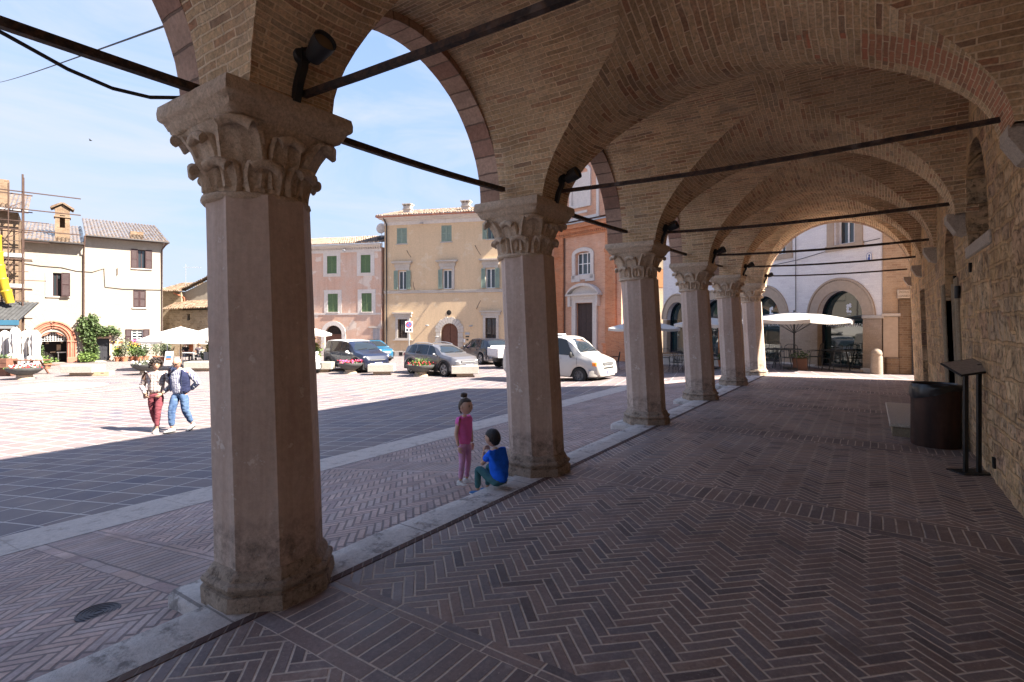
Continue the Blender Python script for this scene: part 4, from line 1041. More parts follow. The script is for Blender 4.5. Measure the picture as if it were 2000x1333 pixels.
def archband(mb, cx, hw, zb, zsp, rise, w, y0, y1):
    n = 16
    for sg in (-1, 1): mb.box(cx+sg*hw, cx+sg*(hw+w), y0, y1, zb, zsp)
    for k in range(n):
        a, b = PI*k/n, PI*(k+1)/n
        mb.poly_prism([(cx-r*math.cos(t), zsp+q*math.sin(t)) for r, q, t in ((hw, rise, a), (hw+w, rise+w, a), (hw+w, rise+w, b), (hw, rise, b))], 'y', y0, y1)
archband(fb, -.05, .74, 5.75, 7.55, .22, .3, -.1, .1); fb.box(-1.15, -.3, -.1, .1, 5.55, 6.03); fb.box(.2, 1.05, -.1, .1, 5.55, 6.03); fb.box(-.3, .2, -.08, .1, 5.7, 6.03)
wn = casement(H4, -.72, .66, 6.05, 7.7, .2, M_WHITEP, 3, 2, fr=.08); part('window_surround', fb, M_WTRIM, wn)
fb = MB(); framebox(fb, -.68, .95, 0, 3.97, .38, -.16, .05, False, .3); fb.box(-1.2, 1.5, -.25, .02, 4.27, 4.5); fb.box(-1.45, 1.75, -.45, .02, 4.5, 4.62)
for sg in (-1, 1): fb.box(.135+sg*1.2, .135+sg*1.42, -.36, .02, 3.7, 4.5)
n = 16
for k in range(n):
    a, b = PI*(.12+.76*k/n), PI*(.12+.76*(k+1)/n)
    fb.poly_prism([(.15-r*math.cos(t)*1.0, 4.05+q*math.sin(t)) for r, q, t in ((1.72, 1.15, a), (1.72, 1.35, a), (1.72, 1.35, b), (1.72, 1.15, b))], 'y', -.45, .02)
fb.poly_prism([(.15-1.5, 4.62), (.15+1.5, 4.62)] + [(.15-1.6*math.cos(PI*(.88-.76*k/n)), 4.05+1.16*math.sin(PI*(.88-.76*k/n))) for k in range(n+1)], 'y', -.1, .02)
pr = part('door_pediment', fb, M_WTRIM, H4)
db = MB(); db.box(-.7, .125, .15, .24, 0, 3.97); db.box(.145, .97, .15, .24, 0, 3.97)
for x in (-.62, -.24, .22, .60):
    for z in (.2, 1.0, 1.9, 2.8, 3.4): db.box(x, x+.28, .13, .152, z, z+(.65 if z < 3 else .4), bev=.02)
part('church_door', db, plain('dark_panelled_wood', (.055, .038, .036), .55, .2), pr)
fb = MB(); archband(fb, -.3, 1.55, 10.35, 14.6, .5, .22, -.1, .05); fb.box(-2.07, 1.47, -.1, .05, 10.15, 10.35); fb.box(-.6, .0, -.2, .05, 15.0, 15.4)
part('upper_panel_moulding', fb, M_WTRIM, H4)
fb = MB(); archband(fb, -.3, .78, 11.3, 13.6, .4, .25, -.14, .05); fb.box(-1.33, .73, -.14, .05, 11.05, 11.3); fb.box(-1.08, .48, -.03, .05, 11.3, 13.6); fb.box(-.95, .35, -.05, .05, 10.62, 10.8); part('blind_window', fb, M_WTRIM, H4)
pipe(H4, [(-1.85, -.2, 9.2), (-1.85, -.05, 9.0), (-1.85, -.05, .5)], .04, M_PIPE)
# low brick wall beside the church
p0 = F4.world(2.9, -.1); F5 = Facade(1186, 35.9, F4.e, -.68)
mb = MB(); mb.box(0, 3.4, -.15, .3, -.1, 2.0); mb.box(-.05, 3.45, -.2, .35, 2.0, 2.1); o = single('brick_garden_wall', mb, M_ORBR, 'low orange brick wall to the right of the church front', 'wall', loc=F5.loc, rz=F5.rz)

# ---------------------------------------------------------------- narrow lit house behind the white building
F6 = Facade(1262, 36.5, (.83, .56), -.7)
H6 = thing('narrow_brick_house', 'narrow cream and brown brick house between the church and the white palazzo', 'house', F6.loc, F6.rz)
mb = MB(); wall_open(mb, -.6, 4.5, -.1, 8.6, [(.75, 1.25, 4.9, 6.2)], .2); body(mb, -.6, 4.5, -.1, 8.6, 6); part('wall', mb, brickwall('cream_brick', (.52, .39, .25), (.56, .43, .29), (.46, .33, .2), (.55, .46, .35), .28, .08, .01, bump=.6), H6)
wn = casement(H6, .75, 1.25, 4.9, 6.2, .02, M_BROWND, 2, 1); sb = MB(); sb.box(.76, 1.24, -.02, .01, 4.92, 6.18); part('shutter', sb, plain('orange_shutter', (.42, .2, .09), .7), wn)
mb = MB(); coppi(mb, -.7, 4.6, -.35, 8.65, 4, R(17)); part('roof', mb, M_TILES, H6, 50)

# ---------------------------------------------------------------- white palazzo with arched shop windows
F7 = Facade(1723, 17.7, (.782, -.624), -.08)
H7 = thing('white_palazzo', 'white limewashed palazzo with taupe ground floor and arched glass shop windows', 'building', F7.loc, F7.rz)
ZS = 2.02; AC = [-1.62, -5.32, -8.55, -11.6]
ops = [(c-.93, c+.93, .14, ZS+.93, .93) for c in AC]
UW = [(-1.78, -1.04, 4.62, 6.2), (-4.85, -4.1, 4.62, 6.2), (-8.3, -7.5, 4.62, 6.2), (-11.3, -10.5, 4.62, 6.2)]
XL7 = -12.9
mb = MB(); wall_open(mb, XL7, 0, 1.98, 6.75, [(a, b, 1.98, t, r) for a, b, z, t, r in ops] + UW, .35); body(mb, XL7, -.02, 1.98, 6.75, 7, .7); part('upper_wall', mb, M_WHITEW, H7)
mb = MB(); wall_open(mb, XL7, 0, -.7, 1.978, [(a, b, .14, 1.978) for a, b, z, t, r in ops], .36, -.012); part('lower_wall', mb, M_TAUPE, H7)
mb = MB(); mb.box(-.70, .05, -.07, .02, 1.92, 2.03, bev=.012)
for a, b in zip(AC, AC[1:]): mb.box(b+1.0, a-1.0, -.055, .02, 1.92, 2.02, bev=.012)
part('impost_band', mb, M_TRIM, H7)
mb = MB(); mb.box(-.72, -.16, -.09, .0, -.35, .2, bev=.01)
for a, b in zip(AC, AC[1:]): mb.box(b+1.0, a-1.0, -.07, .0, -.6, .18, bev=.01)
part('plinth', mb, M_WTRIM, H7)
for i, c in enumerate(AC):
    fb = MB(); n = 28
    for k in range(n):
        a, b = PI*k/n, PI*(k+1)/n
        fb.poly_prism([(c-r*math.cos(t), ZS+r*math.sin(t)) for r, t in ((.928, a), (1.30, a), (1.30, b), (.928, b))], 'y', -.035, .02)
        fb.poly_prism([(c-r*math.cos(t), ZS+r*math.sin(t)) for r, t in ((1.33, a), (1.40, a), (1.40, b), (1.33, b))], 'y', -.055, .02)
    for k in range(56):
        t = PI*(k+.5)/56; x, z = c-1.315*math.cos(t), ZS+1.315*math.sin(t); fb.box(x-.012, x+.012, -.045, .0, z-.012, z+.012)
    ar = part('arch_surround', fb, M_TAUPEP, H7)
    gb = MB(); n = 24; pts = [(c+.93, .14), (c+.93, ZS)] + [(c+.93*math.cos(PI*k/n), ZS+.93*math.sin(PI*k/n)) for k in range(1, n)] + [(c-.93, ZS), (c-.93, .14)]
    gb.poly_prism(pts, 'y', .33, .34); wn = part('shop_window', gb, M_SHOPG, H7)
    gb = MB(); gb.tube([(x, .26, z) for x, z in pts], .055, 4); gb.box(c-.9, c+.9, .22, .32, .14, .24); part('window_frame', gb, plain('dark_blue_frame', (.012, .014, .028), .35), wn)
    gb = MB(); gb.box(c-1.0, c+1.0, -.25, .33, -.5, .135); part('threshold', gb, M_TRIM, wn)
    if i == 2:
        gb = MB(); gb.box(c-.05, c+.85, .30, .32, .2, 2.0); part('orange_door_panel', gb, plain('orange_wood_panel', (.36, .12, .03), .5), wn)
def lettering(text, size, par, mat, M, name='lettering', ext=.002, align='CENTER'):
    cu = bpy.data.curves.new(name, 'FONT'); cu.body = text; cu.size = size; cu.extrude = ext; cu.align_x = align; cu.resolution_u = 2
    tmp = bpy.data.objects.new(name, cu); COL.objects.link(tmp)
    dg = bpy.context.evaluated_depsgraph_get(); me = bpy.data.meshes.new_from_object(tmp.evaluated_get(dg)); bpy.data.objects.remove(tmp); bpy.data.curves.remove(cu)
    me.transform(M); me.materials.clear(); me.materials.append(mat); return link(name, me, par)
M_LETTER = plain('white_lettering', (.8, .8, .8), .5, .03)
UPR = Matrix.Rotation(PI/2, 4, 'X')
for o in [q for q in H7.children if q.name.startswith('shop_window')][:2]:
    c = AC[[q for q in H7.children if q.name.startswith('shop_window')].index(o)]
    lettering('PALAZZO BONTADOSI', .165, o, M_LETTER, Matrix.Translation((c+.02, .322, 1.64)) @ UPR)
    lettering('CAFE', .06, o, M_LETTER, Matrix.Translation((c+.12, .322, 2.06)) @ UPR)
    lb = MB()
    for (x, z, r) in ((-.05, .30, .06), (-.06, .20, .055), (-.05, .10, .06), (.04, .34, .05), (.05, .27, .045), (.05, .08, .05)): lb.sphere((c+.12+x, .326, 2.10+z), (r, .005, r), 10, 6)
    part('window_emblem', lb, M_LETTER, o)
for t in UW:
    wn = casement(H7, t[0], t[1], t[2], t[3], .2, M_WHITEP, 2, 1, fr=.06)
    fb = MB(); framebox(fb, t[0]-.05, t[1]+.05, t[2], t[3], .3, -.03, .03, True, .3); part('window_surround', fb, M_TAUPEP, wn)
mb = MB(); mb.box(XL7-.2, .2, -.4, 7, 6.75, 6.9); part('eaves', mb, M_TAUPEP, H7)
mb = MB(); coppi(mb, XL7-.2, .2, -.45, 6.97, 4.5, R(16)); part('roof', mb, M_TILES, H7, 50)
pipe(H7, [F7_ for F7_ in [(-3.55, -.04, 6.7), (-3.55, -.04, 2.1)]], .012, M_CABLE, 'wall_cable')
a, b = F7(1485, 545), F7(1725, 473); pipe(H7, [(F7(1500, 521)[0], -.04, F7(1500, 521)[1]), (F7(1560, 508)[0], -.04, F7(1560, 508)[1]), (F7(1640, 484)[0], -.04, F7(1640, 484)[1]), (-.05, -.04, F7(1722, 466)[1])], .012, M_CABLE, 'wall_cable')
# glazed tile with a blue picture of a figure
x, z = F7(1699, 502); tb = MB(); tb.poly_prism([(x-.1, z-.16), (x+.1, z-.16), (x+.1, z+.05)] + [(x+.1*math.cos(PI*k/10), z+.05+.1*math.sin(PI*k/10)) for k in range(1, 10)] + [(x-.1, z+.05)], 'y', -.03, 0); tl = part('ceramic_plaque', tb, M_WHITEP, H7)
tb = MB(); M_BLUE = plain('blue_glaze', (.05, .09, .3), .3)
P = [(x+.088*math.cos(PI*k/12), -.034, z+.05+.088*math.sin(PI*k/12)) for k in range(13)]; tb.tube([(x+.088, -.034, z-.15)] + P + [(x-.088, -.034, z-.15)], .008, 4); tb.sphere((x, -.033, z+.04), (.035, .006, .045), 8, 6); tb.sphere((x-.01, -.033, z-.07), (.05, .006, .08), 8, 6)
part('blue_figure', tb, M_BLUE, tl)
# end wall of the white palazzo, in old brick, towards the lane
F8 = Facade(1723, 17.7, (.98, .2), -.02)
H8 = thing('lane_house', 'brown brick house wall behind the white palazzo corner, with a stone street sign', 'house', F8.loc, F8.rz)
mb = MB(); mb.box(.02, 5.5, .02, 6, -.3, 6.6); part('wall', mb, brickwall('brown_lane_brick', (.40, .29, .205), (.45, .33, .235), (.36, .25, .175), (.46, .36, .27), .28, .08, .009, bump=.6), H8)
mb = MB(); mb.box(.03, .44, -.02, .02, .55, 1.9); part('render_panel', mb, M_TAUPEP, H8)
mb = MB(); mb.box(-.02, .50, -.06, .02, 1.92, 2.02, bev=.01); part('impost_band', mb, M_TRIM, H8)
mb = MB(); mb.box(.08, .46, -.10, .02, -.3, .55, bev=.04); part('stone_footing', mb, M_OLDBR, H8)
mb = MB(); mb.box(.45, 1.4, -.045, .02, -.3, 2.5, bev=.03); part('rough_masonry_patch', mb, M_OLDBR, H8)
mb = MB(); mb.box(.42, .76, -.075, .02, 2.52, 2.80, bev=.008); sg_ = part('street_sign', mb, M_PALE, H8)
for t, z in (('VICOLO', 2.695), ('LUNGELI', 2.565)): lettering(t, .075, sg_, plain('engraved_letters', (.07, .06, .055), .8), Matrix.Translation((.59, -.077, z)) @ UPR)
pipe(H8, [(.84, -.10, 6.4), (.84, -.10, .0)], .045, M_DKPIPE)
st = MB(); st.box(.79, .89, -.152, -.147, 1.2, 1.75); part('bleached_sticker', st, M_WHITEP, H8)
st = MB(); st.box(.79, .89, -.153, -.148, 1.66, 1.75); part('red_sticker', st, plain('red_sticker_paper', (.5, .05, .06), .6), H8)

# ---------------------------------------------------------------- low stone house behind the parasols
F9 = Facade(318, 44.0, (.90, .43), -.9)
H9 = thing('stone_house', 'low rough stone house with clay tiled roofs behind the white parasols', 'house', F9.loc, F9.rz)
x0, z1 = F9(320, 570); xm, _ = F9(354, 570); x2 = xm + 5
mb = MB(); mb.box(-.3, xm, 0, 6, -.1, z1); part('tall_wall', mb, M_STONEH, H9)
mb = MB(); mb.poly_prism([(xm, 3), (xm, z1-.05), (x2+1, z1+2.6), (x2+1, 3)], 'y', .35, 6); part('gable_wall', mb, M_CREAM, H9)
mb = MB(); coppi(mb, -.5, xm+.1, -.35, z1+.02, 3.0, R(17)); part('roof', mb, M_TILES, H9, 50)
mb = MB(); q = MB(); coppi(q, 0, 6.5, 0, 0, .9, R(5)); mb.add(q.v, q.f, 0, Matrix.Translation((xm-.3, 0, z1+.05)) @ Matrix.Rotation(-math.atan2(2.6, x2+1-xm), 4, 'Y')); part('gable_roof', mb, M_TILES, H9, 50)
xa, za = F9(349, 606); xw, zw = F9(386, 620); dA = rect(F9, (383, 672), (396, 700))
mb = MB(); wall_open(mb, xa, x2, -.1, za-.05, [(xw-.13, xw+.13, zw-.25, zw+.25), dA], .3, -1.0); mb.box(xa, xa+.02, -1.0, .3, -.1, za-.05); mb.box(xa, x2, -.68, -.6, -.1, za-.05); part('low_wall', mb, M_STONEH, H9)
mb = MB(); coppi(mb, xa-.4, x2+.2, -1.4, za+.02, 2.2, R(22), fall=.2); part('roof', mb, M_TILES, H9, 50)
mb = MB(); mb.box(dA[0], dA[1], -.76, -.72, dA[2], dA[3]); dd = part('house_door', mb, plain('red_brown_door', (.26, .085, .04), .6), H9)
mb = MB(); framebox(mb, dA[0], dA[1], dA[2], dA[3], .22, -1.03, -.9, False, .16); part('door_surround', mb, M_TRIM, dd)
mb = MB(); mb.box(xw-.13, xw+.13, -.75, -.7, zw-.25, zw+.25); part('small_window', mb, M_DARK, H9)
pipe(H9, [(F9(345, 573)[0], -.3, F9(345, 573)[1]), (xm+.1, .2, z1-.5), (xm+.15, .2, z1-3.2)], .06, plain('copper_pipe', (.32, .11, .06), .6), 'downpipe')
an = MB(); x, z = F9(336, 560); zz = F9(336, 512)[1]; an.tube([(x, 1.5, z-.5), (x, 1.5, zz)], .025, 5)
for k in range(6): an.tube([(x+.25*k, 1.5, zz-.3), (x+.25*k, 1.2, zz-.3)], .01, 4); an.tube([(x+.25*k, 1.5, zz-.3), (x+.25*k, 1.8, zz-.3)], .01, 4)
an.tube([(x-.1, 1.5, zz-.3), (x+1.4, 1.5, zz-.3)], .015, 4); part('roof_antenna', an, M_GREYC, H9)
# ================================================================== vehicles
M_TYRE = plain('tyre_rubber', (.022, .021, .02), .85, .15, 20); M_RIM = plain('alloy_rim', (.5, .5, .51), .35, .06, 10, .7); M_RIMD = plain('dark_steel_rim', (.12, .12, .125), .5, .1, 10, .5)
M_CARGL = mat_glass('car_glass', (.018, .024, .03), .02, .45); M_TRIMP = plain('black_plastic_trim', (.025, .025, .026), .6, .15, 12)
M_LAMP = mat_glass('lamp_glass', (.55, .56, .56), .12, .8); M_LAMPR = mat_glass('red_lamp_glass', (.35, .02, .02), .15, .8); M_AMBER = mat_glass('amber_lamp_glass', (.75, .2, .01), .2, .6)
M_PLATE = plain('number_plate_white', (.68, .69, .7), .5, .03); M_PLBLUE = plain('number_plate_blue', (.02, .06, .35), .5, .03)
def paint(name, c, metal=.0, rough=.28):
    g = NG(name); o = g.obj(); q = g.sep(o); n = g.noise(o, 3, 3); f = g.noise(o, 14, 5, .7)
    dust = g.math('MULTIPLY', g.sstep(q[2], .55, .15), g.ramp(f, [(.3, .04), (.7, .32)]))
    col = g.mix(dust, c, (.30, .25, .2))
    return g.out(col, g.mixf(dust, rough, .7), g.bump(n, .02, .02), metal, .5, **{'Coat Weight': .6, 'Coat Roughness': .06})
def interp(T, x):
    if x <= T[0][0]: return T[0][1]
    for (a, va), (b, vb) in zip(T, T[1:]):
        if x <= b:
            t = (x-a)/(b-a); t = t*t*(3-2*t)*.5 + t*.5; return va+(vb-va)*t
    return T[-1][1]
def car(name, label, spec, group, pmat, roofmat=None):
    S = spec; L, W = S['L'], S['W']; root = thing(name, label, S.get('cat', 'car'), (0, 0, 0), 0, group)
    rw, Ra = S['rw'], S['rw']*1.17; ax = S['axles']
    def zlow(x):
        z = S['sill'] + .10*max(0, (abs(x)-L/2+.5)/.5)**2
        for a in ax:
            d = abs(x-a)
            if d < Ra: z = max(z, rw*.96 + math.sqrt(Ra*Ra-d*d))
        return z
    def sec(x):
        zt, zb, hw = interp(S['top'], x), interp(S['belt'], x), interp(S['w'], x)*W/2
        zb = min(zb, zt-.02); zl = min(zlow(x), zb-.06); gh = zt-zb; k = min(1, max(0, (gh-.06)/.3)); tum = S.get('tumble', .78)
        re = hw*(.93*(1-k) + tum*k); P = []
        P.append((hw*.955, zl)); P.append((hw*.985, zl+(zb-zl)*.12)); P.append((hw, zl+(zb-zl)*.42)); P.append((hw*1.0, zl+(zb-zl)*.66)); P.append((hw*.985, zl+(zb-zl)*.86)); P.append((hw*.955, zb))
        zr = zb + gh*(.90 if k > .3 else .72)
        for t in (.33, .66): P.append((hw*.955+(re-hw*.955)*t - .0*t, zb+(zr-zb)*t))
        P.append((re, zr)); P.append((re*.9, zb+gh*.965)); P.append((re*.6, zb+gh*.995)); P.append((0, zt))
        return P
    n = 76; xs = [-L/2 + L*(.5-.5*math.cos(PI*i/n))*.25 + L*i/n*.75 for i in range(n+1)]
    rings = []
    for x in xs:
        P = sec(x); rings.append([(x, -y, z) for y, z in P] + [(x, y, z) for y, z in P[-2::-1]])
    mb = MB(); mb.ring_loft(rings, closed=False)
    for r in (rings[0], rings[-1]):
        b = len(mb.v); m = len(r); mb.v.extend(r)
        for i in range(m//2): mb.face([b+i, b+i+1, b+m-2-i, b+m-1-i] if i+1 != m-2-i else [b+i, b+i+1, b+m-1-i])
    bd = part('body', mb, pmat, root, 38)
    ub = MB(); ub.box(-L/2+.12, L/2-.12, -W/2+.10, W/2-.10, S['sill']-.04, S['sill']+.30); ub.box(-L/2+.3, L/2-.3, -W/2+.22, W/2-.22, S['sill']+.2, S['sill']+.5); part('underbody', ub, M_TRIMP, root)
    # side glass following the tumblehome
    for (xa0, xa1, xb0, xb1) in S['glass']:         # bottom x range, top x range
        for sg in (-1, 1):
            g = MB(); nn = 8; rows = []
            for t in (.06, .36, .66, .96):
                row = []
                for i in range(nn+1):
                    q = i/nn; x = (xa0+(xa1-xa0)*q)*(1-t) + (xb0+(xb1-xb0)*q)*t; P = sec(x); b0, b1 = P[5], P[8]
                    y = b0[0]+(b1[0]-b0[0])*t + .008; z = b0[1]+(b1[1]-b0[1])*t; row.append((x, sg*y, z))
                rows.append(row)
            g.ring_loft(rows, closed=False); part('side_window', g, M_CARGL, root, 40)
    for nm, (xa, xb) in (('windscreen', S['screen']), ('rear_window', S['rear'])):
        if xa == xb: continue
        g = MB(); rows = []
        for i in range(9):
            x = xa+(xb-xa)*i/8; P = sec(x); re, zr, zt = P[8][0], P[8][1], P[11][1]; row = []
            dx = .010 if nm == 'windscreen' else -.010
            for j in range(11):
                y = -1+2*j/10; a = abs(y); yy = y*re*.93; z = zr+(zt-zr)*(1-a**2.6)*1.0 + .010; row.append((x+dx, yy, z))
            rows.append(row)
        g.ring_loft(rows, closed=False); part(nm, g, M_CARGL, root, 40)
    if roofmat:
        g = MB(); rows = []; xa, xb = S['roof']
        for i in range(15):
            x = xa+(xb-xa)*i/14; P = sec(x); row = [(x, -y, z+.012) for y, z in P[8:]] + [(x, y, z+.012) for y, z in P[-2:7:-1]]; rows.append(row)
        g.ring_loft(rows, closed=False); part('roof_panel', g, roofmat, root, 40)
    # wheels
    for a in ax:
        for sg in (-1, 1):
            w = MB(); yc = sg*(W/2-.115); Mx = Matrix.Translation((a, yc, rw)) @ Matrix.Rotation(-sg*PI/2, 4, 'X'); ri = rw*S.get('rimk', .68)
            w.lathe([(ri, -.1), (rw-.02, -.1), (rw, -.075), (rw, .075), (rw-.02, .1), (ri, .1), (ri, .05), (ri, -.1)], 26, M=Mx, cap=False); wh = part('wheel', w, M_TYRE, root, 40)
            r = MB(); r.lathe([(ri, .096), (ri*.93, .085), (ri*.9, .04), (0.01, .04)], 26, M=Mx, cap=False); r.lathe([(ri*.2, .03), (ri*.2, .085), (.005, .088)], 12, M=Mx, cap=False)
            rd = part('rim', r, M_RIMD, wh, 40)
            r = MB(); ns = S.get('spokes', 5)
            for k in range(ns):
                an = 2*PI*k/ns
                for o in ((-.16, .16) if S.get('twin', 1) else (0,)):
                    p0 = (ri*.12*math.cos(an), ri*.12*math.sin(an), .078); p1 = (ri*.96*math.cos(an+o), ri*.96*math.sin(an+o), .084); r.tube([p0, p1], [ri*.10, ri*.075], 4, M=Mx)
            r.lathe([(ri, .09), (ri, .1), (ri*.94, .1), (ri*.94, .085)], 26, M=Mx, cap=False); part('spokes', r, S.get('spokemat', M_RIM), wh, 40)
            if S.get('cladding'):
                c = MB(); m = 18; rr = []
                for k in range(m+1):
                    an = PI*(-.04+1.08*k/m); rr.append([(a-math.cos(an)*q, sg*(interp(S['w'], a)*W/2+(.012 if q < Ra*1.1 else .004)), rw*.97+math.sin(an)*q) for q in (Ra*.97, Ra*1.02, Ra*1.17)])
                c.ring_loft(rr, closed=False); part('wheel_arch', c, M_TRIMP, root, 40)
    if S.get('cladding'):
        for sg in (-1, 1):
            c = MB(); c.box(ax[0]+Ra, ax[1]-Ra, sg*(W/2-.05), sg*(W/2+.012), S['sill']-.02, S['sill']+.13, bev=.02); part('sill_cladding', c, M_TRIMP, root)
    # front and rear details
    zf = interp(S['belt'], L/2-.1); hwf = interp(S['w'], L/2-.12)*W/2
    d = S['face']
    for sg in (-1, 1):
        h = MB(); h.sphere((L/2-d['hx'], sg*hwf*d.get('hy', .80), d['hz']), d['hr'], 12, 8); part('headlight', h, M_LAMP, root, 60)
        if d.get('amber'): h = MB(); h.box(L/2-d['hx']-.17, L/2-d['hx']+.02, sg*(hwf*1.03), sg*(hwf*.90), d['hz']-.075, d['hz']+.075, bev=.02); part('indicator', h, M_AMBER, root)
        h = MB(); h.sphere((-L/2+d.get('tx', .10), sg*interp(S['w'], -L/2+.12)*W/2*.90, d['tz']), d['tr'], 10, 7); part('tail_light', h, M_LAMPR, root, 60)
        m = MB(); mx = S['mirror']; mw = interp(S['w'], mx)*W/2; m.sphere((mx, sg*(mw+.10), interp(S['belt'], mx)+.07), S.get('mr', (.06, .10, .075)), 10, 7); m.box(mx-.03, mx+.03, sg*(mw-.06), sg*(mw+.06), interp(S['belt'], mx)-.0, interp(S['belt'], mx)+.04); part('wing_mirror', m, S.get('mirmat', pmat), root, 60)
        for hx_ in S.get('handles', ()):
            m = MB(); m.box(hx_-.09, hx_+.09, sg*(W/2-.02), sg*(W/2+.022), interp(S['belt'], hx_)-.13, interp(S['belt'], hx_)-.10, bev=.008); part('door_handle', m, pmat, root)
        for sx in S.get('seams', ()):
            m = MB(); P = sec(sx); pts = [(sx, sg*(y+.001), z) for y, z in P[1:6]]; m.tube(pts, .006, 4); part('door_seam', m, M_TRIMP, root)
    g = MB(); g.box(L/2-.09, L/2+.012, -hwf*d['gw'], hwf*d['gw'], d['gz'][0], d['gz'][1], bev=.03); part('grille', g, M_TRIMP, root)
    g = MB(); nb = d.get('bars', 2)
    for k in range(nb): z = d['gz'][0]+(d['gz'][1]-d['gz'][0])*(k+1)/(nb+1); g.box(L/2-.02, L/2+.022, -hwf*d['gw']*.95, hwf*d['gw']*.95, z-.012, z+.012)
    part('grille_bars', g, d.get('barmat', M_RIM), root)
    b = MB(); hw2 = W/2*d.get('bw', .93); zz = d['bz']
    pts = [(L/2-.42, -hw2*1.02), (L/2-.12, -hw2*.90), (L/2+.03, -hw2*.5), (L/2+.05, 0), (L/2+.03, hw2*.5), (L/2-.12, hw2*.90), (L/2-.42, hw2*1.02)]
    b.ring_loft([[(x-.05, y*.97, zz[0]), (x+.015, y*1.01, zz[0]+.04), (x+.015, y*1.01, zz[1]-.03), (x-.05, y*.97, zz[1])] for x, y in pts], closed=True); part('front_bumper', b, d['bmat'], root, 50)
    b = MB(); pts = [(-L/2+.42, -hw2*1.02), (-L/2+.1, -hw2*.92), (-L/2-.03, 0), (-L/2+.1, hw2*.92), (-L/2+.42, hw2*1.02)]
    b.ring_loft([[(x+.05, y*.97, zz[0]), (x-.015, y*1.01, zz[0]+.04), (x-.015, y*1.01, zz[1]), (x+.05, y*.97, zz[1]+.03)] for x, y in pts], closed=True); part('rear_bumper', b, d.get('rbmat', d['bmat']), root, 50)
    for e, zp in ((1, d['pz']), (-1, d.get('rpz', .75))):
        p = MB(); x = e*(L/2+(.068 if e > 0 else .05)); p.box(x-.01, x+.01, -.24, .24, zp-.055, zp+.055); pl = part('number_plate', p, M_PLATE, root)
        p = MB()
        for sg in (-1, 1): p.box(x-.011, x+.011, sg*.205, sg*.24, zp-.0555, zp+.0555)
        part('plate_band', p, M_PLBLUE, pl)
    if S.get('rails'):
        for sg in (-1, 1):
            r = MB(); xa, xb = S['rails']; m = 10; pts = []
            for k in range(m+1): x = xa+(xb-xa)*k/m; P = sec(x); pts.append((x, sg*P[9][0], P[9][1]+.015+.045*min(1, 4*min(k, m-k)/m)))
            r.tube(pts, .018, 6); part('roof_rail', r, M_RIM, root, 50)
    if S.get('wiper'):
        r = MB(); xw = S['screen'][0]
        for y0 in (-.55, .1): P = sec(xw); r.tube([(xw+.0, y0, P[11][1]+.03), (xw-.06, y0+.6, interp(S['top'], xw-.10)+.03)], .012, 4)
        part('wipers', r, M_TRIMP, root)
    return root
def place(root, px, D, hu, hd, z=None):
    p = WD(px, D); wx, wy = hu*CS - hd*SN, hu*SN + hd*CS
    root.location = (p.x, p.y, terr(p.x) if z is None else z); root.rotation_euler = (0, 0, math.atan2(wy, wx)); return root
GC = 'cars parked on the square'
MPV = dict(L=4.17, W=1.78, rw=.335, sill=.24, axles=(-1.33, 1.30), roof=(-1.95, .42), tumble=.80,
  top=[(-2.085, 1.0), (-2.04, 1.25), (-1.86, 1.60), (-1.3, 1.655), (-.4, 1.67), (.3, 1.63), (.62, 1.50), (1.22, 1.10), (1.35, 1.06), (1.8, .98), (2.0, .86), (2.085, .66)],
  belt=[(-2.085, .92), (-1.9, 1.04), (0, 1.0), (1.2, .98), (1.8, .90), (2.0, .78), (2.085, .6)], w=[(-2.085, .80), (-1.9, .95), (-1.2, 1), (1.3, 1), (1.8, .93), (2.02, .80), (2.085, .66)],
  glass=[(-1.72, -1.12, -1.60, -1.12), (-1.05, -.12, -1.05, -.12), (-.05, .86, -.05, .42)], screen=(1.12, .50), rear=(-2.03, -1.88), mirror=.78, handles=(-.95, .1), seams=(-1.08, -.08, 1.0), spokes=5, cladding=True, wiper=True,
  face=dict(hx=.20, hz=.80, hr=(.13, .17, .095), tz=.95, tr=(.06, .07, .16), gw=.62, gz=(.62, .70), bars=1, bz=(.24, .52), bmat=M_TRIMP, pz=.48, rpz=.8))
c = car('dark_blue_car', 'dark blue tall hatchback with a white roof parked behind a flower bowl', MPV, GC, paint('dark_blue_paint', (.012, .016, .035)), paint('white_roof_paint', (.55, .54, .51))); place(c, 695, 28.6, .74, -.67)
for o in c.children:
    if o.name.startswith('wing_mirror'): o.data.materials[0] = M_WHITEP
for sg in (-1, 1): m = MB(); m.sphere((MPV['L']/2-.12, sg*.62, .60), (.06, .09, .06), 10, 6); part('fog_light', m, M_LAMP, c, 60)
